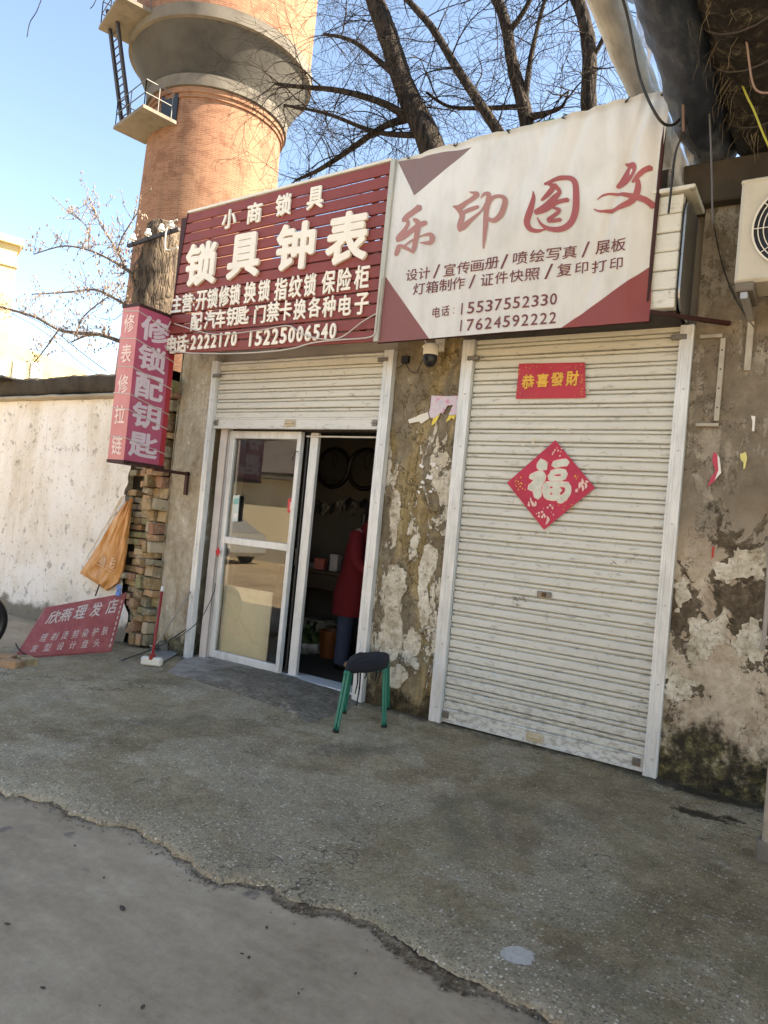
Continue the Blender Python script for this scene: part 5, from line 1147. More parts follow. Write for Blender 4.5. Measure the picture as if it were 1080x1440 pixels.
for k in range(7):
    mb = MB()
    y = -.35-.42*k+random.uniform(-.1, .1); n_ = 16
    mb.tube([Vector((-.60+.215*math.cos(t*2*math.pi/n_), y+.06*math.sin(t*2*math.pi/n_*1.0), 4.42+.215*math.sin(t*2*math.pi/n_))) for t in range(n_+1)], .006, 5, False); mb.build('binding_wire', M['steel_dark'], LP)
# loose plastic sheet between the pipes
b = NB('milky_plastic'); tr = b.n('ShaderNodeBsdfTransparent'); dd = b.bsdf((.55, .56, .58), .3); mx = b.n('ShaderNodeMixShader'); b.put(mx.inputs[0], b.step(b.noise(b.mapv(b.pos(), (4, 1, 1)), 4, 4), .25, .75)); b.t.links.new(tr.outputs[0], mx.inputs[1]); b.t.links.new(dd, mx.inputs[2]); M['film'] = b.done(mx.outputs[0])
def filmf(u, v):
    y = lerp(.2, -2.6, u); return (-1.30+.10*v+.05*mn.noise(Vector((y*2, v*3, 1)))+.05*v*math.sin(y*5), y, 4.93-.34*v*(.5+.5*math.sin(u*9)**2)+.04*mn.noise(Vector((y*3, v, 7))))
tag(MB().grid(filmf, 60, 12).build('plastic_sheet', M['film'], smooth=True), 'torn milky plastic sheet hanging beside the white pipe', 'plastic sheet')
def filmf2(u, v):
    z = lerp(4.45, 3.75, v); return (-1.10+.10*u+.03*mn.noise(Vector((z*4, u*3, 1))), -.30+.25*u+.04*mn.noise(Vector((z*3, u*4, 7))), z)
tag(MB().grid(filmf2, 14, 30).build('plastic_sheet', M['film'], smooth=True), 'milky plastic strip hanging behind the right end of the banner', 'plastic sheet')
# dark canopy over the right side
CN = thing('canopy', 'dark tarpaulin canopy over the right side of the yard', 'canopy', (2, -2, 4.9))
b = NB('black_tarpaulin'); n = b.noise(b.pos(), 2.5, 5, .6); M['btarp'] = b.done(b.bsdf(b.ramp(n, [(.3, (.004, .004, .005)), (.7, (.014, .014, .016))]), .6, 0, b.bump(n, .4, .05)))
MB().grid(lambda u, v: (lerp(-.86, 5, u), lerp(-3.6, .34, v), 4.80+.06*mn.noise(Vector((u*8, v*6, 2)))+.3*u), 40, 30).build('tarpaulin', M['btarp'], CN, smooth=True)
MB().grid(lambda u, v: (lerp(-.40, 4, u), .30+.03*mn.noise(Vector((u*9, v*3, 5))), lerp(4.1, 4.95, v)), 40, 8).build('back_curtain', M['btarp'], CN, smooth=True)
for y in (-3.4, -2.2, -1.0): MB().tube([(-.84, y, 4.78), (5, y, 5.12)], .025, 8).build('canopy_rib', M['steel_dark'], CN)
MB().tube([(-.25, .2, 4.62), (-.1, -3.6, 4.8)], .05, 10).build('canopy_rail', simple('dusty_steel', (.10, .09, .095), .7, .2, .4, 8), CN)
for xx in (2.2, 5.0): MB().tube([(xx, -3.5, -.05), (xx, -3.5, 5.0)], .05, 10).build('canopy_post', M['steel_dark'], CN)
# cables among the pipes
def cab(label, px, r, mat, Y=None, n=6):
    tag(wire([at(x, y, Y=yy) for x, y, yy in px], r, n).build('cable', mat), label, 'cable')
cab('thick black cable looping over the banner corner', [(868, -30, -.9), (884, 30, -.75), (900, 110, -.62), (925, 165, -.58), (945, 176, -.5), (962, 158, -.4), (975, 120, -.3)], .009, M['cable'])
cab('black cable dropping behind the right end of the banner', [(966, 86, -.55), (962, 130, -.5), (962, 180, -.45), (950, 215, -.42), (944, 265, -.42), (940, 300, -.41)], .008, M['cable'])
cab('brown cord hanging from the blue wrapped pipe', [(985, -30, -1.0), (974, 20, -.85), (968, 60, -.75), (966, 100, -.72), (961, 140, -.66), (961, 185, -.6)], .008, simple('brown_cord', (.16, .10, .075), .7, 0, .2, 30))
cab('thin grey cable hanging past the blue pipe to the shutter housing', [(985, -20, -.85), (992, 60, -.62), (996, 130, -.5), (999, 190, -.46), (1001, 250, -.43), (1002, 305, -.42), (1004, 318, -.35)], .006, simple('dull_grey_cable', (.10, .10, .115), .6, 0, .2, 30))
cab('yellow green wire hanging at the upper right', [(1005, -30, -1.1), (1024, 60, -.85), (1046, 125, -.7), (1060, 155, -.66), (1074, 190, -.6), (1090, 225, -.55)], .006, simple('yellow_green_wire', (.35, .36, .06), .6, 0, .2, 30))
cab('pale wire sagging under the dark canopy', [(1032, -60, -1.4), (1040, -10, -1.2), (1050, 60, -1.1), (1058, 115, -1.0), (1070, 130, -.95), (1095, 128, -.95)], .006, simple('dusty_wire', (.24, .17, .15), .7, 0, .2, 30))
cab('dark knotted tie at the end of the black cable', [(955, 178, -.45), (965, 172, -.44), (968, 190, -.43), (957, 197, -.44), (958, 184, -.46), (972, 200, -.4), (985, 222, -.3)], .006, M['cable'])
cab('thin black cable down the wall behind the air conditioner', [(1004, 318, -.05), (1015, 370, -.03), (1034, 420, -.03), (1060, 460, -.04)], .004, M['cable'])

# ------------------------------------------------------------------ cables on the slat sign and around
cab('pale cable drooping across the phone number of the slat sign', [(240, 452, SY-.03), (233, 470, SY-.04), (234, 490, SY-.035), (262, 496, SY-.03), (330, 497, SY-.035), (400, 492, SY-.04), (440, 482, SY-.03), (475, 478, SY-.03), (520, 474, SY-.03), (528, 462, SY-.03), (530, 440, SY-.03), (536, 390, SY-.03)], .006, M['wcable'])
cab('thin pale cable sagging over the lower row of the slat sign', [(245, 455, SY-.035), (300, 470, SY-.03), (360, 465, SY-.03), (405, 458, SY-.035), (425, 470, SY-.04), (455, 477, SY-.04), (480, 474, SY-.035), (510, 452, SY-.03), (531, 440, SY-.03)], .005, M['wcable'])

# ------------------------------------------------------------------ stool
ST = thing('stool', 'green tube stool with padded navy cloth seat by the doorway', 'stool', (-2.98, -.6, 0))
f1, f2, f3 = at(472, 1030, Z=0), at(540, 1022, Z=0), at(483, 1003, Z=0)
f4 = f2+f3-f1
sc_ = (f1+f2+f3+f4)/4; SHT = .45
M['gpaint'] = simple('green_enamel', (.012, .17, .115), .38, .1, .25, 25)
M['navy'] = simple('navy_cloth', (.007, .008, .013), .9, 0, .35, 40, .5)
tops = []
for f in (f1, f2, f3, f4):
    tp = sc_.lerp(f, .80); tp.z = SHT-.05; tops.append(tp)
    q = Vector((f.x, f.y, gz(f.x, f.y)+.004))
    d = (f-sc_).normalized(); side = Vector((-d.y, d.x, 0))
    # doubled tube: each leg is a bent hairpin
    for sg in (-1, 1):
        MB().tube(smooth_pts([tuple(q+side*.012*sg), tuple(q.lerp(tp, .9)+side*.012*sg), tuple(tp+Vector((0, 0, .02))+side*.012*sg), tuple(tp.lerp(sc_+Vector((0, 0, tp.z)), .25)+Vector((0, 0, .035))+side*.012*sg)], 5), .0115, 8).build('leg', M['gpaint'], ST, smooth=True)
    MB().tube([q+Vector((0, 0, .018)), q], .024, 8).build('foot_cap', M['black'], ST)
zc = SHT-.045
fr = MB()
for i, j in ((0, 1), (1, 3), (3, 2), (2, 0)): fr.tube([tops[i]+Vector((0, 0, .02)), tops[j]+Vector((0, 0, .02))], .010, 6)
fr.build('seat_frame', M['gpaint'], ST)
e1 = (f2-f1); e2 = (f3-f1); hx = e1*.50; hy = e2*.52
def seatf(u, v):
    # superellipsoid cushion
    a = (u-.5)*2*math.pi; bq_ = (v-.5)*math.pi
    sg = lambda t, p: math.copysign(abs(t)**p, t)
    cx, cy, cz = sg(math.cos(bq_), .45)*sg(math.cos(a), .42), sg(math.cos(bq_), .45)*sg(math.sin(a), .42), sg(math.sin(bq_), .7)
    p = sc_+hx*cx*.92+hy*cy*.92; q = Vector((cx*2, cy*2, cz))
    return (p.x, p.y, zc+.048+.045*cz+.010*mn.noise(q*1.3)+.006*mn.noise(q*4)-.012*(cx*cx+cy*cy)*.5)
MB().grid(seatf, 44, 20).build('cushion', M['navy'], ST, smooth=True)
mb = MB(); random.seed(5)
for k, (t, L) in enumerate(((.30, .17), (.36, .26), (.5, .06), (.75, .09), (.85, .07))):
    p = f1.lerp(f2, t); p = sc_.lerp(p, .85); p.z = zc+.02; mb.tube([p, p+Vector((.005, 0, -L*.5)), p+Vector((-.008, 0, -L))], [.007, .006, .004], 5)
mb.build('tie_strings', M['navy'], ST)

# ------------------------------------------------------------------ things at the foot of the left wall
BL, BR, TL, TR = at(24, 923, Z=.02), at(156, 915, Z=.01), at(66, 854, X=-6.45), at(177, 834, X=-6.26)
LBd = thing('leaning_sign_board', 'faded red hairdresser board leaning askew at the foot of the wall', 'sign', (BL+BR)/2)
def lb(u, v): return BL.lerp(BR, u).lerp(TL.lerp(TR, u), v)
nrm = (BR-BL).cross(TL-BL).normalized()
if nrm.x < 0: nrm = -nrm
b = NB('faded_red_paint'); n = b.noise(b.pos(), 6, 7, .7); M['redboard'] = b.done(b.bsdf(b.ramp(n, [(.3, (.29, .055, .055)), (.55, (.38, .095, .09)), (.75, (.48, .19, .17))]), .55, 0, b.bump(n, .15, .006)))
MB().grid(lambda u, v: lb(u, v), 12, 12).build('panel', M['redboard'], LBd, smooth=True)
mb = MB()
for a, c in (((0, 0), (1, 0)), ((1, 0), (1, 1)), ((1, 1), (0, 1)), ((0, 1), (0, 0))): mb.tube([lb(*a)-nrm*.02, lb(*c)-nrm*.02], .012, 4)
mb.build('frame', M['redboard'], LBd)
M['oldwhite'] = simple('worn_white_paint', (.62, .52, .46), .8, 0, .3, 40)
def lbc(ch, u, v, wu, hv, bold=.012):
    put_char(ch, Vector((u, v, 0)), Vector((1, 0, 0)), Vector((0, 1, 0)), Vector((1, 0, 0)), wu, hv, M['oldwhite'], LBd, 0, bold, lambda p: lb(p.x, p.y)+nrm*.003)
for ch, u, v in (('欣', .16, .74), ('燕', .30, .755), ('理', .47, .77), ('发', .66, .775), ('店', .86, .79)): lbc(ch, u, v, .135, .27, .018)
for i, ch in enumerate('理剃烫剪染护肤'): lbc(ch, .17+i*.115, .33+.004*i, .07, .15, .004)
for i, ch in enumerate('发型设计盘头'): lbc(ch, .13+i*.135, .13+.004*i, .07, .14, .004)
mb = MB(); random.seed(8)
for k in range(9): v = .06+k*.095; mb.add([lb(.965, v)+nrm*.002, lb(.978, v)+nrm*.002, lb(.98, v+.06)+nrm*.002, lb(.966, v+.055)+nrm*.002], [(0, 1, 2, 3)])
mb.build('edge_lettering', M['oldwhite'], LBd)['kind'] = 'stuff'
# bricks lying under and beside the board
random.seed(3)
for i, (x, y, rz, lab) in enumerate(((14, 934, .3, 'loose brick lying flat at the far left of the pavement'), (38, 930, -.2, 'orange loose brick under the corner of the leaning board'), (4, 925, .5, 'half brick behind the flat brick at the far left edge'))):
    p = at(x, y, Z=.02); o = bpy.data.objects.new('loose_brick', BM[i]); COL.objects.link(o); o.location = (p.x, p.y, gz(p.x, p.y)+.027); o.rotation_euler = (0, 0, rz); tag(o, lab, 'brick')
# orange plastic sack hung on the broken wall end
def sackpt(x, y, Y): return at(x, y, Y=Y)
SP = [(183, 700), (178, 735), (174, 770), (172, 800), (163, 822), (148, 830), (132, 818), (112, 806), (130, 780), (148, 752), (165, 722)]
b = NB('orange_sack'); n = b.noise(b.mapv(b.pos(), (2, 1, 1)), 5, 6, .65); M['sack'] = b.done(b.bsdf(b.ramp(n, [(.3, (.44, .17, .035)), (.55, (.56, .25, .07)), (.75, (.62, .36, .16))]), .45, 0, b.bump(n, .5, .02)))
SK = thing('plastic_sack', 'orange plastic sack hanging flat against the white wall', 'sack', at(145, 830, Y=-.1))
def sackf(u, v):
    l = [(178, 704), (160, 728), (143, 758), (128, 782), (112, 806), (130, 817)]; r = [(185, 700), (181, 735), (177, 770), (173, 800), (166, 818), (150, 831)]
    k = v*5; i = min(int(k), 4); t = k-i; a = (lerp(l[i][0], l[i+1][0], t), lerp(l[i][1], l[i+1][1], t)); c = (lerp(r[i][0], r[i+1][0], t), lerp(r[i][1], r[i+1][1], t))
    return (lerp(a[0], c[0], u), lerp(a[1], c[1], u))
def sk(u, v, lift=0):
    x, y = sackf(u, v); return at(x, y, Y=-.055-lift-.015*math.sin(u*math.pi)*(.3+v)-.020*mn.noise(Vector((u*5, v*4, 2)))-.014*mn.noise(Vector((u*14+v*6, v*5, 4))))
MB().grid(lambda u, v: sk(u, v), 24, 40).build('front_sheet', M['sack'], SK, smooth=True)
MB().grid(lambda u, v: sk(u, v)+Vector((0, .02, 0)), 12, 20).build('rear_sheet', M['sack'], SK, smooth=True)
M['sackprint'] = simple('faded_sack_print', (.70, .46, .28), .6, 0, .2, 30)
for ch, u, v, wd, hh in (('精', .40, .60, .10, .12), ('彩', .68, .585, .10, .12)):
    c = sk(u, v, .004); put_char(ch, c, (EX-EZ*.35).normalized(), (EZ+EX*.35).normalized(), EN, wd, hh, M['sackprint'], SK, 0, .01, lambda p: Vector((p.x, p.y-.012, p.z)))
for k in range(2): MB().tube([sk(.25, .62+.035*k, .006), sk(.8, .66+.035*k, .006)], .004, 4).build('print_line', M['sackprint'], SK)
MB().grid(lambda u, v: at(lerp(112, 120, u)+lerp(0, 58, v)-6*u*(1-v), lerp(803, 699, v)-4*u, Y=-.05-.01*mn.noise(Vector((u*3, v*7, 2)))), 4, 30).build('clear_edge', simple('cloudy_plastic', (.55, .47, .36), .4, 0, .2, 12), SK, smooth=True)
p = at(167, 829, Y=-.28)
mb = MB(); gl_ = []
for k in range(4): mb.tube([p+Vector((-.015+.012*k, 0, -.03)), p+Vector((-.018+.017*k, -.005, .02)), p+Vector((-.016+.020*k, -.008, .045+.006*(k % 2)))], [.011, .010, .006], 8)
mb.tube([p+Vector((.0, 0, -.07)), p+Vector((0, 0, -.03))], [.028, .032], 10); mb.tube([p+Vector((.02, 0, -.04)), p+Vector((.05, -.01, -.01))], [.012, .007], 8)
tag(mb.build('rubber_glove', simple('blue_rubber', (.16, .28, .58), .5, 0, .2, 20), smooth=True), 'blue rubber glove tucked behind the top corner of the leaning board', 'glove')
tag(MB().tube([at(140, 822, Y=-.10), at(134, 838, Y=-.16)], .008, 6).build('stick', M['rust']), 'short dark red stick between the sack and the board', 'stick')
# broom with white block head
bt, bb_ = at(228, 831, Y=-.30), at(214, 926, Z=.07)
BRM = thing('squeegee_broom', 'red handled broom with white block head beside the pillar', 'broom', Vector((bb_.x, bb_.y, 0)))
MB().tube([bb_, bt], .0135, 10).build('handle', simple('red_handle', (.28, .018, .02), .4, 0, .25, 15), BRM, smooth=True)
MB().tube([bt-(bt-bb_).normalized()*.01, bt+(bt-bb_).normalized()*.045], .0165, 10).build('handle_cap', M['offwhite'], BRM)
xd = Vector((.9, .44, 0)).normalized(); mt = Matrix.Translation((bb_.x, bb_.y, 0)) @ Matrix.Rotation(math.atan2(xd.y, xd.x), 4, 'Z')
MB().bbox((-.10, -.035, .005), (.10, .035, .085), .014, mt).build('head', M['offwhite'], BRM)
MB().bbox((-.02, -.04, .06), (.02, .04, .11), .008, mt).build('socket', simple('red_plastic', (.3, .02, .02), .45, 0, .2, 15), BRM)
# dustpan
DP = thing('dustpan', 'grey metal dustpan with a long bent handle leaning by the shutter rail', 'dustpan', at(240, 930, Z=0))
D = [at(x, y, Z=.012) for x, y in ((224, 934), (262, 912), (243, 905), (212, 918))]
M['zinc'] = simple('dull_zinc', (.36, .37, .37), .45, .5, .3, 12)
mb = MB().prism(D, (0, 0, .006)); mb.build('tray', M['zinc'], DP)
for i, j in ((3, 0), (2, 3), (1, 2)): MB().prism([D[i], D[j], D[j]+Vector((0, 0, .05)), D[i]+Vector((0, 0, .05))], (D[j]-D[i]).cross(Vector((0, 0, 1))).normalized()*.003).build('rim', M['zinc'], DP)
tag(MB().tube([(0, 0, 0)], .001, 3).build('x', M['zinc']), 'x', 'x') if False else None
h1, h2, h3 = at(212, 908, Y=-.34), at(222, 902, Y=-.34), at(268, 832, Y=-.05)
MB().tube(smooth_pts([tuple(D[3].lerp(D[2], .5)), tuple(h1), tuple(h2), tuple(h3)], 6), .010, 8).build('handle', simple('old_wood_handle', (.30, .26, .21), .7, 0, .3, 14), DP, smooth=True)
MB().lathe([(.0, .09), (.045, .09), (.055, 0), (.0, 0)], Vector((D[3].x-.03, D[3].y+.18, .01)), 12).build('tin', M['dconcrete'], DP)
cab('black cable lying on the pavement below the leaning board', [(22, 905, -1.35), (32, 918, -1.35), (60, 930, -1.20), (110, 937, -.95), (150, 934, -.75), (190, 922, -.55), (225, 908, -.30), (262, 885, -.06)], .006, M['cable'])
cab('thin cord crossing the shutter rail low on the left', [(246, 900, -.06), (268, 884, -.08), (285, 866, -.06), (300, 835, .02), (303, 820, .05)], .004, M['cable'])
# tyre at the left edge
p = at(-34, 890, Z=.16); TY = thing('scooter_wheel', 'black scooter wheel cut off by the left edge', 'wheel', (p.x, p.y, 0))
mb = MB(); R1 = .24
def tyf(u, v): a = u*2*math.pi; c_ = v*2*math.pi; r = R1+.05*math.cos(c_); return (p.x+.045*math.sin(c_), p.y+r*math.cos(a), .25+r*math.sin(a))
mb.grid(tyf, 40, 12); mb.build('tyre', M['black'], TY, smooth=True)
MB().tube([(p.x-.03, p.y, .25), (p.x+.03, p.y, .25)], .19, 20).build('rim', M['steel_dark'], TY)

# ------------------------------------------------------------------ water tower
TD = at(301, 225, d=27.5); TC = Vector((TD.x, TD.y, 0))
WT = thing('water_tower', 'tall round brick water tower with flared concrete collar', 'tower', TC)
tz = lambda px, py, r=0: None
RS_ = 2.45; ZR_ = 16.5
n_ = 96
def lat(name, prof, mat, sm=math.radians(35), n=n_): return MB().lathe(prof, TC, n).build(name, mat, WT, smooth=sm)
lat('shaft', [(RS_+.55, -.2), (RS_+.36, 5), (RS_+.18, 10), (RS_, ZR_-.55)], M['tbrick'])
lat('brick_band', [(RS_, ZR_-.55), (RS_+.06, ZR_-.54), (RS_+.06, ZR_-.40), (RS_+.12, ZR_-.39), (RS_+.12, ZR_-.22), (RS_, ZR_-.2)], M['tbrick'])
lat('ring_beam', [(RS_, ZR_-.2), (RS_+.20, ZR_-.19), (RS_+.22, ZR_+.20), (RS_+.14, ZR_+.22)], M['tconcrete'])
RT = 3.40; ZT = ZR_+1.72
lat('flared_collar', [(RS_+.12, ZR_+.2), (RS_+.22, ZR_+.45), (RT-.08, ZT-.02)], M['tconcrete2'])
lat('rim_band', [(RT-.10, ZT-.03), (RT+.04, ZT), (RT+.06, ZT+.42), (RT-.02, ZT+.44)], M['tconcrete'])
lat('tank', [(RT-.06, ZT+.42), (RT-.04, ZT+6.5)], M['tbrick'])
lat('cornice', [(RT-.04, ZT+6.5), (RT+.25, ZT+6.6), (RT+.25, ZT+7.0), (0, ZT+8.2)], M['tconcrete'])
# landing, door, ladder on the side toward the left
def tw(ang, r, z): return TC+Vector((r*math.cos(ang), r*math.sin(ang), z))
AD = math.radians(-63)
def radial_box(name, a, r0, r1, hw, z0, z1, mat):
    er = Vector((math.cos(a), math.sin(a), 0)); et = Vector((-er.y, er.x, 0)); mb = MB()
    mb.add([TC+er*r+et*t+Vector((0, 0, z)) for z in (z0, z1) for t in (-hw, hw) for r in (r0, r1)], [(0, 2, 3, 1), (4, 5, 7, 6), (0, 1, 5, 4), (2, 6, 7, 3), (0, 4, 6, 2), (1, 3, 7, 5)]); return mb.build(name, mat, WT)
ZL = ZR_-1.55
LA = -1.78
er = Vector((math.cos(LA), math.sin(LA), 0)); et = Vector((-er.y, er.x, 0))
radial_box('landing', LA, RS_-.2, RS_+1.05, 1.15, ZL, ZL+.12, M['dconcrete'])
radial_box('doorway', LA+.30, RS_-.3, RS_+.05, .38, ZL+.12, ZL+1.75, M['black'])
radial_box('upper_landing', LA-.12, RT-.2, RT+.95, 1.15, ZT+.25, ZT+.37, M['dconcrete'])
def rail_set(a, r, hw, z, name):
    er = Vector((math.cos(a), math.sin(a), 0)); et = Vector((-er.y, er.x, 0)); mb = MB()
    c = [TC+er*(r-1.0)+et*(-hw), TC+er*r+et*(-hw), TC+er*r+et*hw, TC+er*(r-1.0)+et*hw]
    for k in range(3):
        for h in (.45, .9): mb.tube([c[k]+Vector((0, 0, z+h)), c[k+1]+Vector((0, 0, z+h))], .018, 4)
        for t in (0, .5, 1): q = c[k].lerp(c[k+1], t); mb.tube([q+Vector((0, 0, z)), q+Vector((0, 0, z+.9))], .018, 4)
    return mb.build(name, bpy.data.materials.get('rail_steel') or simple('rail_steel', (.10, .10, .10), .6, .3, .3, 4), WT)
rail_set(LA, RS_+1.0, 1.1, ZL+.12, 'railing'); rail_set(LA-.12, RT+.9, 1.1, ZT+.37, 'railing')
l0 = TC+er*(RS_+.75)+et*(-.75)+Vector((0, 0, ZL+.12)); er2 = Vector((math.cos(LA-.12), math.sin(LA-.12), 0)); et2 = Vector((-er2.y, er2.x, 0))
l1 = TC+er2*(RT+.75)+et2*(-.55)+Vector((0, 0, ZT+.9))
sid = et*.30
for sg in (-1, 1): MB().tube([l0+sid*sg, l1+sid*sg], .075, 4).build('ladder_string', M['steel_dark'], WT)
for k in range(16): q = l0.lerp(l1, (k+.5)/16); MB().tube([q-sid, q+sid], .022, 4).build('ladder_rung', M['steel_dark'], WT)

# ------------------------------------------------------------------ far houses on the left
b = NB('sunlit_yellow_render'); n = b.noise(b.pos(), .8, 5, .6); M['yrender'] = b.done(b.bsdf(b.ramp(n, [(.3, (.42, .33, .165)), (.7, (.50, .41, .23))]), .9))
M['wglass'] = simple('window_glass_far', (.35, .42, .45), .15, 0, .2, 2); M['wframe'] = simple('window_frame_white', (.7, .7, .66), .6, 0, .05, 4)
def fb(x, y, d): return at(x, y, d=d)
TH = thing('yellow_block', 'tall pale yellow building at the left edge of the sky', 'building', at(-20, 520, d=60))
c = at(9, 500, d=52); zt2 = at(24, 345, d=52).z
ve = (c-CAMP); ve.z = 0; ve.normalize(); ya = (ve+Vector((-ve.y, ve.x, 0))*.12).normalized(); xa = Vector((-ya.y, ya.x, 0))
def obox(o, a0, a1, b0, b1, z0, z1):
    mb = MB(); P = [Vector((o.x, o.y, 0))+xa*a+ya*q+Vector((0, 0, z)) for z in (z0, z1) for q in (b0, b1) for a in (a0, a1)]
    return mb.add(P, [(0, 2, 3, 1), (4, 5, 7, 6), (0, 1, 5, 4), (2, 6, 7, 3), (0, 4, 6, 2), (1, 3, 7, 5)])
obox(c, 0, 14, 0, 10, -.3, zt2).build('wall', M['yrender'], TH); obox(c, -.35, 14.3, -.35, 10.3, zt2, zt2+.5).build('parapet', M['yrender'], TH); obox(c, -.12, 14.1, -.12, 10.1, zt2-1.6, zt2-1.35).build('string_course', M['yrender'], TH)
for k in range(4):
    wz_ = zt2-4.2-3.0*k; w_ = obox(c, 1.2, 2.6, -.06, .05, wz_, wz_+1.5).build('window', M['wframe'], TH); obox(c, 1.3, 2.5, -.09, -.05, wz_+.1, wz_+1.4).build('pane', M['wglass'], w_)
LH = thing('low_yellow_house', 'long low yellow house with white windows behind the wall', 'building', at(60, 540, d=40))
c2 = at(122, 528, d=38); zl = at(40, 500, d=36).z
xa = (at(5, 540, d=36.0)-c2); xa.z = 0; LL = xa.length; xa.normalize(); ya = Vector((xa.y, -xa.x, 0))
if ya.y < 0: ya = -ya
zr0 = at(122, 524, d=38).z; zl0 = at(12, 492, d=36).z
P0 = Vector((c2.x, c2.y, 0)); mb = MB()
P = [P0, P0+xa*(LL+9), P0+xa*(LL+9)+ya*8, P0+ya*8]; Zt = [zr0, zl0+2.4, zl0+2.4, zr0]
mb.add([q+Vector((0, 0, -.3)) for q in P]+[Vector((q.x, q.y, z)) for q, z in zip(P, Zt)], [(0, 1, 5, 4), (1, 2, 6, 5), (2, 3, 7, 6), (3, 0, 4, 7), (4, 5, 6, 7)]); mb.build('wall', M['yrender'], LH)
for k, (x0, x1) in enumerate(((16, 34), (42, 60), (-6, 8))):
    a0, a1 = at(x0, 520, d=37), at(x1, 520, d=37); s0 = (Vector((a1.x, a1.y, 0))-P0).dot(xa); s1 = (Vector((a0.x, a0.y, 0))-P0).dot(xa); z1w = at((x0+x1)/2, 511, d=37).z
    q = lambda s, yy, z: P0+xa*s-ya*yy+Vector((0, 0, z))
    wf = MB().add([q(s0, .05, z1w-1.5), q(s1, .05, z1w-1.5), q(s1, .05, z1w), q(s0, .05, z1w)], [(0, 1, 2, 3)]).build('window', M['wframe'], LH)
    for i in range(2):
        m0, m1 = lerp(s0, s1, .08+.48*i), lerp(s0, s1, .46+.46*i); MB().add([q(m0, .08, z1w-1.4), q(m1, .08, z1w-1.4), q(m1, .08, z1w-.1), q(m0, .08, z1w-.1)], [(0, 1, 2, 3)]).build('pane', M['wglass'], wf)

# ------------------------------------------------------------------ bare trees behind the signs
def limb_pts(px, k=5):
    """px: (x, y, width_px, Y)"""
    out = []
    for x, y, wpx, Y in smooth_pts(px, k):
        p = at(x, y, Y=Y); d = (p-CAMP).dot(F_); out.append((p, max(.006, wpx/1000*d/2)))
    return out
def add_limb(mb, L, n=9, rough=.10):
    pts = [p for p, r in L]; rr = [r for p, r in L]
    o = len(mb.v); mb.tube(pts, rr, n)
    for i in range(o, len(mb.v)):
        k = (i-o)//n; k = min(k, len(pts)-1); v = mb.v[i]; d = v-pts[k]
        mb.v[i] = pts[k]+d*(1+rough*mn.noise(v*5)+rough*.8*mn.noise(v*14))
RNG = random.Random(2)
def twig(mb, p, d, L, r, depth, grav=.0, curl=.25, maxd=3):
    n = max(4, int(L/.11)); st = L/n; pts = [p]; rr = [r]; q = p.copy(); dd = d.normalized()
    ax = Vector((RNG.gauss(0, 1), RNG.gauss(0, 1), RNG.gauss(0, 1))).normalized(); bend = RNG.gauss(0, curl)
    for i in range(n):
        dd = (dd + ax.cross(dd)*bend*.5 + Vector((RNG.gauss(0, .12), RNG.gauss(0, .12), RNG.gauss(0, .12)-grav))).normalized()
        q = q+dd*st; pts.append(q.copy()); rr.append(max(.0028, r*(1-.8*(i+1)/n)))
        if depth < maxd and i > 0 and RNG.random() < (.42 if depth else .6):
            s = (dd + Vector((RNG.gauss(0, .7), RNG.gauss(0, .7), RNG.gauss(.05, .6)))).normalized()
            twig(mb, q, s, L*RNG.uniform(.35, .7), max(.003, rr[-1]*.65), depth+1, grav, curl*1.15, maxd)
    mb.tube(pts, rr, 5 if r > .012 else 3, False)
def bare_tree(label, base, limbs, twigs, loc):
    T = thing('bare_tree', label, 'tree', loc, 'bare trees behind the shops')
    mb = MB(); add_limb(mb, [(Vector((loc[0], loc[1], -.3)), base), (Vector(loc).lerp(limbs[0][0][0], .5)+Vector((.1, .05, 0)), base*.92)]+limbs[0], 12)
    mb.build('trunk', M['bark'], T, smooth=True)
    mb = MB()
    for L in limbs[1:]: add_limb(mb, L, 8)
    if mb.v: mb.build('limbs', M['bark'], T, smooth=True)
    mb = MB()
    for L in limbs:
        for p, r in L[2:]:
            for _ in range(twigs):
                if RNG.random() < .8: twig(mb, p, Vector((RNG.gauss(-.25, .8), RNG.gauss(-.1, .6), RNG.gauss(.15, .6))), RNG.uniform(.4, 1.7), RNG.uniform(.006, .016), 0, .04, .28, RNG.choice((2, 2, 3)))
    mb.build('branches', M['bark'], T, smooth=True); return T
YT = 4.6
L1 = limb_pts([(640, 330, 42, YT), (606, 205, 36, YT), (572, 130, 30, YT), (545, 50, 28, YT), (520, -20, 25, YT), (495, -90, 26, YT)])
L2 = limb_pts([(735, 235, 18, YT), (697, 180, 15, YT), (642, 95, 12, YT), (606, 37, 10, YT), (560, -15, 8, YT), (530, -60, 8, YT)])
L3 = limb_pts([(600, 185, 14, YT), (545, 148, 10, YT-.1), (480, 128, 8, YT-.2), (420, 122, 6, YT-.2), (388, 118, 4, YT-.2)])
L4 = limb_pts([(580, 165, 13, YT), (540, 178, 9, YT-.1), (490, 212, 8, YT-.1), (450, 238, 6, YT-.2), (415, 254, 4, YT-.2)])
L5 = limb_pts([(560, 110, 9, YT), (500, 60, 6, YT+.2), (455, 48, 4, YT+.2)])
L5b = limb_pts([(590, 190, 10, YT), (530, 186, 7, YT-.1), (460, 160, 5, YT), (400, 148, 4, YT)])
t1 = L1[0][0]; bare_tree('thick dark bare tree leaning left above the middle of the signs', .30, [L1, L2, L3, L4, L5, L5b], 2, (t1.x+.2, YT, 0))
C1 = limb_pts([(752, 260, 23, YT+.6), (740, 166, 20, YT+.6), (721, 92, 17, YT+.6), (710, 30, 15, YT+.6), (690, -20, 15, YT+.6), (668, -80, 18, YT+.6)])
C2 = limb_pts([(738, 150, 10, YT+.6), (745, 90, 8, YT+.6), (758, 30, 6, YT+.6), (772, -20, 5, YT+.6)])
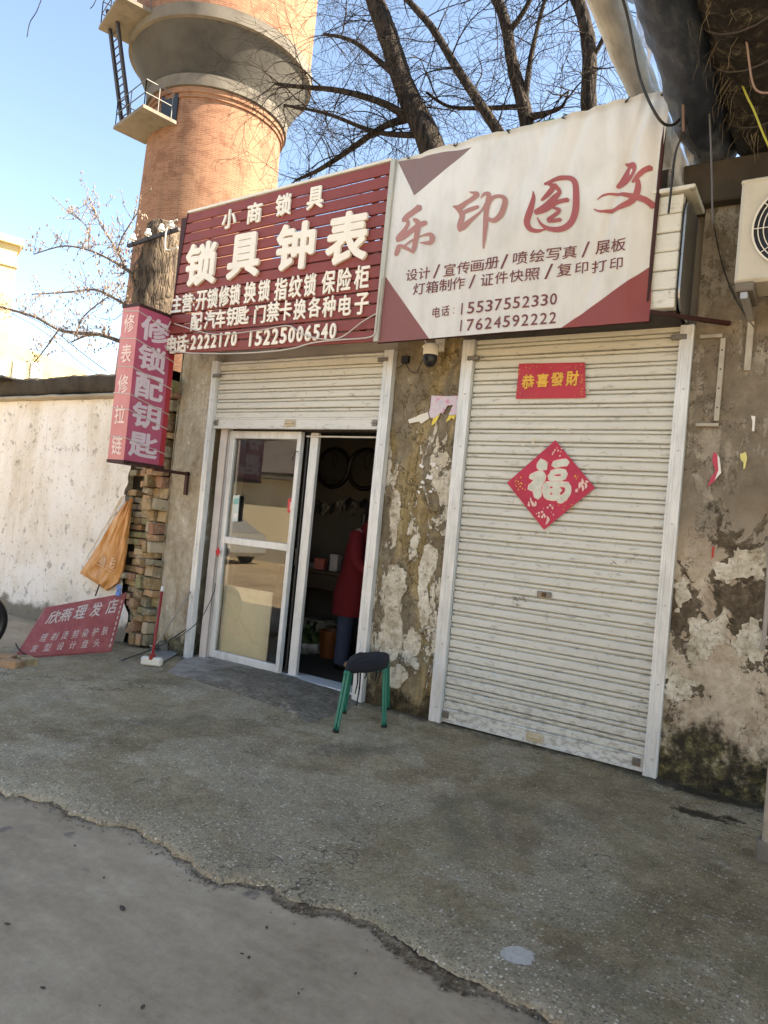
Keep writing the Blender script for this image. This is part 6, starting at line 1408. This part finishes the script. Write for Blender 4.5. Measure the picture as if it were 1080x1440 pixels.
C3 = limb_pts([(742, 165, 12, YT+.6), (765, 160, 8, YT+.5), (790, 150, 5, YT+.4), (800, 128, 2, YT+.4)])
C4 = limb_pts([(712, 50, 9, YT+.6), (740, 10, 7, YT+.6), (760, -40, 5, YT+.6)])
C5 = limb_pts([(735, 150, 8, YT+.6), (680, 152, 6, YT+.4), (632, 150, 5, YT+.3), (600, 130, 4, YT+.3)])
t2 = C1[0][0]; bare_tree('slender bare tree rising behind the centre of the banner', .26, [C1, C2, C3, C4, C5], 1, (t2.x, YT+.6, 0))
D1 = limb_pts([(836, 240, 24, YT+.2), (828, 145, 22, YT+.2), (829, 80, 20, YT+.2), (822, 30, 19, YT+.2), (806, -20, 18, YT+.2), (795, -80, 15, YT+.2)])
D2 = limb_pts([(828, 90, 8, YT+.2), (850, 50, 6, YT+.2), (862, 0, 5, YT+.2)])
t3 = D1[0][0]; bare_tree('pale barked bare tree beside the white wrapped pipe', .22, [D1, D2], 1, (t3.x, YT+.2, 0))

# pollarded trunk with insulators, budding branches
YP = .95
PT2 = at(226, 420, Y=YP)
BT = thing('budding_tree', 'rough pollarded trunk with pale budding branches behind the light box', 'tree', (PT2.x-.15, YP, 0))
TR_ = limb_pts([(205, 560, 60, YP), (214, 470, 56, YP), (221, 400, 58, YP), (228, 350, 54, YP), (232, 318, 40, YP), (233, 312, 10, YP)], 6)
mb = MB(); add_limb(mb, [(Vector((TR_[0][0].x-.05, YP, -.3)), TR_[0][1]*1.15)]+TR_, 22, .20); mb.build('trunk', M['bark2'], BT, smooth=True)
z6 = lambda l: limb_pts([(x/4, 270+y/4, wd, Y) for x, y, wd, Y in l])
BRS = [z6([(775, 625, 6, YP), (745, 480, 5, YP-.1), (705, 432, 5, YP-.1), (600, 370, 3.5, YP-.2), (480, 322, 2.5, YP-.2), (350, 305, 2, YP-.2), (190, 350, 1.5, YP-.2)]),
       z6([(760, 680, 5, YP), (700, 632, 4.5, YP), (600, 575, 4, YP), (520, 548, 3, YP), (400, 562, 2.5, YP), (180, 575, 1.5, YP)]),
       z6([(760, 870, 7, YP), (670, 838, 6, YP), (560, 802, 5.5, YP-.1), (430, 792, 5, YP-.1), (330, 775, 4, YP-.1), (200, 705, 4, YP-.2), (60, 662, 3.5, YP-.2), (-60, 630, 3, YP-.2)]),
       z6([(560, 802, 4, YP), (480, 810, 3, YP), (400, 845, 2, YP)]), z6([(740, 470, 4, YP), (790, 400, 3, YP-.1), (800, 310, 2, YP-.1)]),
       z6([(705, 432, 4, YP), (660, 330, 3, YP), (570, 190, 2, YP), (500, 40, 1.5, YP)]), z6([(660, 340, 3, YP), (690, 250, 2, YP), (780, 105, 1.5, YP)]),
       z6([(500, 320, 2, YP), (490, 200, 1.5, YP), (395, 120, 1.2, YP)]), z6([(330, 775, 2.5, YP), (240, 900, 2, YP), (190, 960, 1.5, YP)]), z6([(430, 790, 3, YP), (480, 690, 2, YP), (620, 580, 1.5, YP)])]
mb = MB()
for L in BRS: add_limb(mb, L, 6, .05)
mb.build('branches', M['budbark'], BT, smooth=True)
mb = MB(); bud = MB(); RNG = random.Random(11); tips = []
for L in BRS:
    for p, r in L[3:]:
        for _ in range(2):
            n = RNG.randint(3, 6); q = p.copy(); dd = Vector((RNG.gauss(-.2, .8), RNG.gauss(0, .5), RNG.gauss(.35, .6))).normalized(); pts = [q.copy()]
            for i in range(n):
                dd = (dd+Vector((RNG.gauss(0, .25), RNG.gauss(0, .25), RNG.gauss(.06, .2)))).normalized(); q = q+dd*RNG.uniform(.05, .10); pts.append(q.copy()); tips.append((q.copy(), dd.copy()))
            mb.tube(pts, [.004-.002*i/n for i in range(n+1)], 3, False)
mb.build('twigs', M['budbark'], BT)
for p, d in tips:
    for _ in range(2):
        if RNG.random() < .62:
            c = p+Vector((RNG.gauss(0, .016), RNG.gauss(0, .016), RNG.gauss(.01, .016))); L = RNG.uniform(.012, .034); rr = L*.38
            a = Vector((RNG.gauss(0, .4), RNG.gauss(0, .4), 1)).normalized(); s1_ = a.orthogonal().normalized()*rr; s2_ = a.cross(s1_)
            bud.add([c-a*L, c+s1_, c+s2_, c-s1_, c-s2_, c+a*L], [(0, 2, 1), (0, 3, 2), (0, 4, 3), (0, 1, 4), (5, 1, 2), (5, 2, 3), (5, 3, 4), (5, 4, 1)])
o = bud.build('buds', simple('pale_catkins', (.20, .145, .115), .8, 0, .3, 30), BT); o['kind'] = 'stuff'
XA = thing('insulator_crossarm', 'dark crossarm with white insulators fixed on the pollarded trunk', 'insulator', at(215, 335, Y=YP-.3))
a, d = at(180, 346, Y=YP-.32), at(252, 322, Y=YP-.32); MB().tube([a, d], .028, 4).build('crossarm', M['steel_dark'], XA)
for i, t in enumerate((.12, .42, .68, .86)):
    p = a.lerp(d, t)+Vector((0, -.02, .02)); MB().lathe([(.0, .10), (.025, .10), (.03, .085), (.02, .07), (.042, .055), (.045, .03), (.025, .015), (.02, 0)], p, 12).build('insulator', simple('glazed_ceramic', (.62, .58, .54), .2, 0, .1, 10) if i == 0 else bpy.data.materials['glazed_ceramic'], XA, smooth=math.radians(50))
    MB().tube([p+Vector((0, 0, -.05)), p+Vector((0, 0, .02))], .010, 6).build('pin', M['steel_dark'], XA)
mb = MB(); a_ = a.lerp(d, .5); mb.tube(smooth_pts([tuple(d+Vector((0, -.04, .1))), tuple(d+Vector((-.12, -.08, .02))), tuple(at(232, 345, Y=YP-.4)), tuple(at(236, 352, Y=YP-.38)), tuple(at(250, 348, Y=YP-.38))], 5), .010, 6); mb.build('jumper_wire', M['wcable'], XA)
cab('overhead line sloping down from the upper left to the light box', [(-5, 428, 1.5), (60, 455, 1.2), (120, 500, .8), (150, 522, .5)], .006, M['steel_dark'])
cab('second overhead line running close beside the first', [(-5, 430, 1.6), (55, 462, 1.3), (110, 508, .9), (140, 528, .6)], .005, M['steel_dark'])
cab('thin drooping wire between the tree and the light box', [(140, 447, .6), (158, 450, .5), (173, 440, .3), (182, 430, .1)], .004, M['cable'])
T2 = thing('overhanging_twig', 'thin bare twigs hanging into the sky at the upper left', 'branch', at(45, -20, Y=-1.5))
MB().tube([p for p, r in limb_pts([(62, -12, 2, -1.5), (52, 15, 2, -1.5), (42, 32, 1.6, -1.5), (38, 52, 1, -1.5)])], .004, 4).build('twig', M['bark'], T2)
MB().tube([p for p, r in limb_pts([(140, -12, 2, -1.5), (132, 6, 1.6, -1.5), (127, 12, 1, -1.5)])], .0035, 4).build('twig', M['bark'], T2)

# ------------------------------------------------------------------ across the street (seen in the door glass)
OB = thing('opposite_house', 'long cream house across the street mirrored in the door glass', 'building', (-14, -14, 0))
M['cream'] = simple('cream_render', (.74, .64, .45), .9, 0, .1, 1.2, .1)
MB().box((-40, -19, -.3), (10, -13, 2.75)).build('wall', M['cream'], OB)
MB().box((-40.3, -19.3, 2.75), (10.3, -12.55, 2.95)).build('eave', M['dconcrete'], OB)
MB().add([(-40.3, -12.5, 2.95), (10.3, -12.5, 2.95), (10.3, -16, 4.7), (-40.3, -16, 4.7), (10.3, -19.5, 2.95), (-40.3, -19.5, 2.95)], [(0, 1, 2, 3), (3, 2, 4, 5), (1, 4, 2), (0, 3, 5)]).build('roof', simple('grey_roof_tiles', (.12, .10, .09), .9, 0, .3, 6), OB)
for x in (-33, -27, -9, -3, 3):
    w_ = MB().box((x-.7, -13.0, 1.0), (x+.7, -12.94, 2.2)).build('window', M['wframe'], OB); MB().box((x-.62, -12.95, 1.08), (x+.62, -12.92, 2.12)).build('pane', M['wglass'], w_)
d_ = MB().box((-14.6, -13.0, 0), (-13.6, -12.95, 2.1)).build('door', M['dark_wood'], OB)
MB().box((-40, -13.03, -.05), (10, -12.985, .5)).build('plinth', M['concrete'], OB)
def leafy(label, x, y, h, r, seed):
    T = thing('leafy_tree', label, 'tree', (x, y, 0)); rg = random.Random(seed)
    mb = MB().tube([(x, y, -.2), (x+.1, y, h*.3), (x, y+.1, h*.6)], [.22, .17, .10], 8)
    for k in range(6): a = rg.uniform(0, 6); mb.tube([(x, y, h*.4), (x+r*.5*math.cos(a), y+r*.5*math.sin(a), h*.62), (x+r*.8*math.cos(a), y+r*.8*math.sin(a), h*.75)], [.09, .06, .02], 6)
    mb.build('trunk', M['bark2'], T, smooth=True); cr = MB(); cl = [(rg.uniform(-1, 1)*r*.7, rg.uniform(-1, 1)*r*.7, h*rg.uniform(.55, .95), rg.uniform(.35, .6)*r) for _ in range(12)]
    for k in range(2200):
        cx, cy, cz, cr_ = rg.choice(cl); v = Vector((rg.gauss(0, 1), rg.gauss(0, 1), rg.gauss(0, 1))).normalized()*cr_*rg.random()**.4; c = Vector((x+cx, y+cy, cz))+v
        a = Vector((rg.gauss(0, 1), rg.gauss(0, 1), rg.gauss(0, .5))).normalized()*rg.uniform(.06, .13); q = a.orthogonal().normalized()*a.length*.5; cr.add([c-a, c+q, c+a, c-q], [(0, 1, 2, 3)])
    cr.build('crown', bpy.data.materials.get('evergreen_leaf') or simple('evergreen_leaf', (.055, .075, .022), .6, 0, .5, 3), T); return T
leafy('bushy evergreen tree mirrored in the upper door glass', -19.5, -16.5, 7.0, 2.4, 1); leafy('taller evergreen tree behind the opposite house', -25, -20.5, 9.0, 2.8, 2)
# parked car across the street
CR = thing('parked_car', 'silver hatchback parked in front of the cream house', 'car', (-17.0, -10.6, ROADZ))
cl = Vector((-17.0, -10.6, ROADZ)); prof = [(-2.05, .35), (-2.1, .62), (-1.95, .82), (-1.1, .95), (-.45, 1.40), (.95, 1.46), (1.75, 1.05), (2.05, .95), (2.1, .40), (2.0, .28), (-1.95, .28)]
b = NB('silver_paint'); M['silver'] = b.done(b.bsdf((.45, .46, .47), .3, .5))
def carloft(pr, hw, mat, name, inset=.12):
    n = len(pr); ys = [(-hw, inset), (-hw+.08, .0), (hw-.08, .0), (hw, inset)]; mb = MB(); vs = []
    for y, ins in ys:
        for x, z in pr: vs.append(cl+Vector((x*(1-ins*.15), y*(1-.12*max(0, z-.9)), z-ins*.25*(z > .6))))
    fs = [(i*n+k, i*n+(k+1) % n, (i+1)*n+(k+1) % n, (i+1)*n+k) for i in range(3) for k in range(n)]+[tuple(range(n))[::-1], tuple(3*n+k for k in range(n))]
    mb.add(vs, fs); return mb.build(name, mat, CR)
carloft(prof, .86, M['silver'], 'body')
for sy in (-1, 1):
    for x0, x1 in ((-.75, .15), (.22, 1.25)):
        MB().add([cl+Vector((x0 if x0 > 0 else x0-.1, sy*.855, .95)), cl+Vector((x1, sy*.855, .95)), cl+Vector((x1-.15 if x1 > 1 else x1, sy*.80, 1.33)), cl+Vector((x0+.35 if x0 < 0 else x0, sy*.80, 1.33))], [(0, 1, 2, 3)]).build('side_window', M['black'], CR)
    for x in (-1.28, 1.3):
        w_ = MB().tube([cl+Vector((x, sy*.72, .31)), cl+Vector((x, sy*.88, .31))], .31, 20).build('wheel', M['black'], CR); MB().tube([cl+Vector((x, sy*.86, .31)), cl+Vector((x, sy*.89, .31))], .19, 14).build('rim', M['pale_steel'], w_)
    MB().bbox(tuple(cl+Vector((-2.1, sy*.62-.16, .62))), tuple(cl+Vector((-2.0, sy*.62+.16, .76))), .02).build('headlight', M['wglass'], CR)
MB().add([cl+Vector((-1.12, -.7, .965)), cl+Vector((-1.12, .7, .965)), cl+Vector((-.52, .62, 1.38)), cl+Vector((-.52, -.62, 1.38))], [(0, 1, 2, 3)]).build('windscreen', M['black'], CR)

# ------------------------------------------------------------------ inside the key shop
RY = 2.2
CK = simple('clock_black', (.015, .013, .012), .35, 0, .2, 10)
for i, (x, y, lab) in enumerate(((469, 658, 'large round black wall clock left of the other, inside the shop'), (514, 660, 'large round black wall clock nearer the doorway post'))):
    c = at(x, y, Y=RY-.03); T = thing('wall_clock', lab, 'clock', c)
    MB().tube([c, c+Vector((0, .03, 0))], .235, 36).build('face', simple('clock_face', (.045, .04, .034), .5, 0, .2, 10) if i == 0 else bpy.data.materials['clock_face'], T)
    MB().tube([c+Vector((.245*math.cos(t*2*math.pi/36), -.01, .245*math.sin(t*2*math.pi/36))) for t in range(37)], .03, 8, False).build('rim', CK, T, smooth=True)
    MB().tube([c+Vector((0, -.006, 0)), c+Vector((.08, -.006, .10))], .006, 4).build('hour_hand', CK, T); MB().tube([c+Vector((0, -.009, 0)), c+Vector((-.03, -.009, .18))], .005, 4).build('minute_hand', CK, T)
    for k in range(12): a = k*math.pi/6; MB().tube([c+Vector((.17*math.cos(a), -.004, .17*math.sin(a))), c+Vector((.20*math.cos(a), -.004, .20*math.sin(a)))], .006, 4).build('hour_mark', CK, T)
random.seed(21)
for k in range(8):
    c = at(436+k*11, 704+random.uniform(-4, 8), Y=RY-.04); mb = MB()
    for q in range(5):
        e = c+Vector((random.uniform(-.06, .06), random.uniform(-.03, .0), random.uniform(-.10, .03))); mb.tube([c+Vector((0, 0, .04)), e, e+Vector((random.uniform(-.02, .02), 0, -.04))], [.006, .018, .012], 6)
    tag(mb.build('key_bunch', M['black'] if k % 2 else M['latch']), ('%s bunch of hanging key blanks on the rear wall' % ('leftmost', 'second', 'third', 'fourth', 'fifth', 'sixth', 'seventh', 'rightmost')[k]), 'keys', 'key blanks on the rear wall')
# bench with clutter
x0, x1 = -5.75, -3.6; ztb = at(450, 800, Y=1.75).z
DK = thing('work_bench', 'dark work bench along the rear wall of the key shop', 'bench', (-4.7, 1.85, 0))
MB().bbox((x0, 1.55, ztb-.04), (x1, RY-.01, ztb), .005).build('bench_top', M['dark_wood'], DK)
for xx in (x0+.04, (x0+x1)/2, x1-.04):
    for yy in (1.6, RY-.08): MB().bbox((xx-.03, yy-.03, 0), (xx+.03, yy+.03, ztb-.04), .004).build('leg', M['dark_wood'], DK)
MB().bbox((x0+.07, 1.62, .10), (x1-.07, RY-.1, .14), .004).build('lower_shelf', M['dark_wood'], DK)
MB().bbox((x0+.07, 1.60, ztb-.22), (x1-.07, 1.62, ztb-.05), .003).build('drawer_front', M['dark_wood'], DK)
cols = [(.55, .50, .42), (.10, .09, .09), (.30, .08, .06), (.35, .34, .33), (.5, .42, .25)]
words = ('cream', 'black', 'dark red', 'grey', 'tan'); random.seed(6)
for k in range(10):
    xx = x0+.25+k*.17; h = random.uniform(.06, .24); wd = random.uniform(.08, .15); ci = k % 5; yy = random.uniform(1.62, 1.85)
    m_ = bpy.data.materials.get('box_'+words[ci].replace(' ', '_')) or simple('box_'+words[ci].replace(' ', '_'), cols[ci], .6, 0, .2, 20)
    mt = Matrix.Translation((xx, yy, ztb+.001)) @ Matrix.Rotation(random.uniform(-.3, .3), 4, 'Z')
    o = thing('tool_box', '%s small box %s on the work bench' % (words[ci], ('at the far left', 'second from the left', 'third from the left', 'fourth from the left', 'left of the middle', 'at the middle', 'right of the middle', 'third from the right', 'second from the right', 'at the far right')[k]), 'box', (xx, yy, ztb), 'boxes on the work bench')
    MB().bbox((-wd/2, -.05, 0), (wd/2, .05, h), .005, mt).build('carton', m_, o); MB().bbox((-wd/2-.003, -.053, h*.8), (wd/2+.003, .053, h+.004), .004, mt).build('lid', m_, o)
for k in range(3):
    p = at(437+k*9, 870+k*2, Y=1.75); o = MB().bbox((p.x-.10, 1.66, .145), (p.x+.08, 1.9, .32), .02).build('cloth_bundle', simple('beige_cloth_%s' % 'abc'[k], (.32, .27, .18), .9, 0, .3, 12) ); tag(o, 'beige cloth bundle %s on the lower shelf' % ('nearest the glass door', 'in the middle', 'nearest the person')[k], 'bundle', 'bundles under the bench')
# leafy vegetables in a bag and an orange bucket
p = at(436, 915, Z=.03); VG = thing('vegetable_bag', 'pile of leafy green vegetables on the shop floor', 'vegetables', (p.x, p.y, .012))
random.seed(14); mb = MB()
for k in range(90):
    a = random.uniform(0, 6.28); r = .20*math.sqrt(random.random()); c = p+Vector((r*math.cos(a), r*math.sin(a), random.uniform(.0, .26)*(1-r/.3)+.02)); u_ = Vector((random.gauss(0, 1), random.gauss(0, 1), random.gauss(.3, .5))).normalized()*random.uniform(.05, .11); q = u_.orthogonal().normalized()*u_.length*.45; nn = u_.cross(q).normalized()*.015
    mb.add([c-u_, c-u_*.2+q+nn, c+u_*.6+q*.7, c+u_, c+u_*.6-q*.7, c-u_*.2-q+nn, c], [(0, 1, 6), (1, 2, 6), (2, 3, 6), (3, 4, 6), (4, 5, 6), (5, 0, 6)])
mb.build('leaves', simple('cabbage_leaf', (.06, .10, .025), .6, 0, .5, 18), VG)
def vb(u, v): a = u*2*math.pi; r = .21*(.75+.35*math.sin(v*2.2))*(1+.08*mn.noise(Vector((math.cos(a)*2, math.sin(a)*2, v*3)))); return (p.x+r*math.cos(a), p.y+r*math.sin(a), .013+.13*v)
MB().grid(vb, 30, 8).build('bag', M['film'], VG, smooth=True)
p = at(462, 922, Z=.03); OBk = thing('orange_bucket', 'orange plastic bucket beside the person', 'bucket', (p.x, p.y, .012))
MB().lathe([(0, .0), (.10, .0), (.13, .28), (.137, .28), (.137, .295), (.125, .295), (.095, .01), (0, .01)], (p.x, p.y, .014), 24).build('pail', simple('orange_plastic', (.16, .05, .010), .45, 0, .2, 10), OBk, smooth=math.radians(40))
MB().tube([Vector((p.x+.135*math.cos(t*math.pi/10), p.y+.02, .29+.09*math.sin(t*math.pi/10))) for t in range(11)], .004, 5).build('bail', M['pale_steel'], OBk)

# ------------------------------------------------------------------ person in a red coat, bending over to the right
PX, PYY = at(500, 900, Y=.95).x, .95
def skin(name, verts, edges, mat, parent, root=0, sub=2):
    me = bpy.data.meshes.new(name); me.from_pydata([Vector(v[:3]) for v in verts], edges, []); o = bpy.data.objects.new(name, me); COL.objects.link(o)
    o.modifiers.new('s', 'SKIN'); sv = me.skin_vertices[0].data
    for i, v in enumerate(verts): sv[i].radius = (v[3], v[4] if len(v) > 4 else v[3]); sv[i].use_root = (i == root)
    m = o.modifiers.new('d', 'SUBSURF'); m.levels = m.render_levels = sub
    bpy.context.view_layer.update(); me2 = bpy.data.meshes.new_from_object(o.evaluated_get(bpy.context.evaluated_depsgraph_get()))
    bpy.data.objects.remove(o); bpy.data.meshes.remove(me); o = bpy.data.objects.new(name, me2); COL.objects.link(o); me2.materials.clear(); me2.materials.append(mat); o.parent = parent
    for p in me2.polygons: p.use_smooth = True
    return o
PE = thing('person', 'person in a long dark red coat and jeans bending over inside the doorway', 'person', (PX, PYY, .012))
M['skin'] = simple('skin', (.46, .27, .19), .55, 0, .12, 20, .05); M['coat'] = simple('red_coat_cloth', (.125, .008, .011), .85, 0, .2, 9, .35, .3, .012); M['jeans'] = simple('blue_denim', (.030, .045, .085), .9, 0, .3, 30, .3); M['hair'] = simple('black_hair', (.008, .007, .006), .5, 0, .3, 60, .6)
# faces +X (to the right), leaning forward
J = [(0, 0, .92, .14, .12), (.05, 0, 1.10, .13, .15), (.13, 0, 1.30, .13, .17), (.19, 0, 1.43, .08, .10), (.235, 0, 1.50, .055, .055), (.27, 0, 1.57, .078, .075), (.29, 0, 1.65, .088, .08), (.285, 0, 1.715, .05, .05),
     (-.02, -.10, .86, .085), (-.03, -.11, .48, .062), (-.05, -.11, .10, .045), (.07, -.12, .045, .04, .035), (.13, -.125, .03, .03, .025),
     (.03, .10, .86, .085), (.05, .12, .48, .062), (.04, .13, .10, .045), (.16, .14, .045, .04, .035), (.22, .145, .03, .03, .025),
     (.15, -.18, 1.38, .062), (.16, -.24, 1.13, .048), (.34, -.20, .98, .037), (.41, -.18, .96, .034, .022), (.46, -.17, .95, .03, .016),
     (.15, .18, 1.38, .062), (.22, .24, 1.13, .048), (.42, .18, 1.0, .037), (.49, .16, .98, .034, .022), (.54, .15, .97, .03, .016)]
E_ = [(0, 1), (1, 2), (2, 3), (3, 4), (4, 5), (5, 6), (6, 7), (0, 8), (8, 9), (9, 10), (10, 11), (11, 12), (0, 13), (13, 14), (14, 15), (15, 16), (16, 17), (2, 18), (18, 19), (19, 20), (20, 21), (21, 22), (2, 23), (23, 24), (24, 25), (25, 26), (26, 27)]
for hx_, hy_, hz_, s in ((.46, -.17, .95, -1), (.54, .15, .97, 1)):
    base = 22 if s < 0 else 27
    for k, (dy, L) in enumerate(((-.024, .055), (-.008, .068), (.008, .072), (.024, .062))):
        i = len(J); J += [(hx_+.03, hy_+dy, hz_-.002, .0085), (hx_+.03+L*.55, hy_+dy*1.15, hz_-.018, .008), (hx_+.03+L*.85, hy_+dy*1.2, hz_-.045, .0065)]; E_ += [(base, i), (i, i+1), (i+1, i+2)]
    i = len(J); J += [(hx_-.02, hy_-s*.038, hz_-.008, .010), (hx_+.015, hy_-s*.052, hz_-.02, .008)]; E_ += [(base-1, i), (i, i+1)]
body = skin('body', J, E_, M['skin'], PE)
mb = MB()      # nose, lips, ears
H = Vector((PX, PYY, .012))
mb.tube([H+Vector((.355, 0, 1.66)), H+Vector((.385, 0, 1.625)), H+Vector((.36, 0, 1.615))], [.010, .017, .012], 8); mb.build('nose', M['skin'], PE, smooth=True)
for s in (-1, 1):
    MB().tube([H+Vector((.27, s*.078, 1.66)), H+Vector((.268, s*.092, 1.645)), H+Vector((.272, s*.080, 1.61))], [.012, .016, .010], 8).build('ear', M['skin'], PE, smooth=True)
    MB().lathe([(0, .011), (.009, .006), (.012, 0), (.009, -.006), (0, -.011)], H+Vector((.357, s*.032, 1.655)), 10).build('eye', M['black'], PE, smooth=True)
MB().tube([H+Vector((.353, -.025, 1.585)), H+Vector((.363, 0, 1.585)), H+Vector((.353, .025, 1.585))], .006, 6).build('mouth', simple('lips', (.35, .13, .11), .5, 0, .1, 20), PE, smooth=True)
def hairf(u, v):
    a = u*2*math.pi; t = v*math.pi*.66; rx, ry, rz = .112, .100, .125; d = Vector((math.sin(t)*math.cos(a), math.sin(t)*math.sin(a), math.cos(t)))
    fr = max(0, d.x)*max(0, math.sin(t)-.5)
    q = H+Vector((.272-.018*math.sin(t), 0, 1.645))+Vector((d.x*rx*(1-.75*fr), d.y*ry, d.z*rz+.10*fr)); return q*1.0+Vector((0, 0, .008*mn.noise(d*9)))
MB().grid(hairf, 36, 16).build('hair', M['hair'], PE, smooth=True)
MB().tube([H+Vector((.17, 0, 1.62)), H+Vector((.13, 0, 1.58)), H+Vector((.12, .0, 1.50)), H+Vector((.13, 0, 1.44))], [.035, .038, .03, .012], 10).build('ponytail', M['hair'], PE, smooth=True)
def coatf(u, v):
    prof = [(.56, -.03, .21, .24), (.75, -.03, .20, .235), (.95, -.01, .185, .22), (1.10, .05, .175, .215), (1.25, .10, .17, .225), (1.36, .15, .15, .225), (1.44, .19, .105, .15), (1.50, .225, .072, .085), (1.53, .24, .068, .075)]
    k = v*(len(prof)-1); i = min(int(k), len(prof)-2); t = k-i; z, ox, rx, ry = [lerp(prof[i][j], prof[i+1][j], t) for j in range(4)]; a = u*2*math.pi
    fold = 1+.05*mn.noise(Vector((math.cos(a)*2.2, math.sin(a)*2.2, z*1.2)))*(1 if z < 1.3 else .4)+.02*mn.noise(Vector((math.cos(a)*6, math.sin(a)*6, z*3)))
    return H+Vector((ox+rx*fold*math.cos(a), ry*fold*math.sin(a), z))
MB().grid(coatf, 48, 48).build('coat', M['coat'], PE, smooth=True)
for sl in ([(.15, -.16, 1.385, .085), (.165, -.24, 1.25, .080), (.17, -.25, 1.12, .068), (.26, -.225, 1.04, .058), (.35, -.20, .975, .052)], [(.15, .16, 1.385, .085), (.19, .24, 1.25, .080), (.23, .25, 1.12, .068), (.33, .215, 1.05, .058), (.43, .18, .995, .052)]):
    P = smooth_pts(sl, 6); MB().tube([H+Vector(q[:3]) for q in P], [q[3]*(1+.06*math.sin(i*2.3)) for i, q in enumerate(P)], 14).build('sleeve', M['coat'], PE, smooth=True)
for sy, pts in ((-1, [(-.02, -.10, .90, .115), (-.02, -.11, .70, .105), (-.03, -.11, .48, .088), (-.04, -.11, .25, .078), (-.045, -.11, .06, .078)]), (1, [(.03, .10, .90, .115), (.04, .11, .70, .105), (.05, .12, .48, .088), (.045, .125, .25, .078), (.04, .13, .06, .078)])):
    P = smooth_pts(pts, 6); MB().tube([H+Vector(q[:3]) for q in P], [q[3]*(1+.03*math.sin(i*1.7)) for i, q in enumerate(P)], 16).build('trouser_leg', M['jeans'], PE, smooth=True)
    f = pts[-1]; x_, y_ = f[0], f[1]
    MB().tube([H+Vector((x_-.05, y_, .045)), H+Vector((x_+.04, y_, .05)), H+Vector((x_+.14, y_, .035)), H+Vector((x_+.19, y_, .028))], [.042, .046, .040, .022], 12).build('shoe', M['black'], PE, smooth=True)

# the back is bent less than upright drawing above: bring head and shoulders back over the hips
for ch in PE.children:
    for v in ch.data.vertices:
        z = v.co.z
        if z > 1.0: v.co.x -= .13*min(1, (z-1.0)/.55)
PE.location.x -= .035
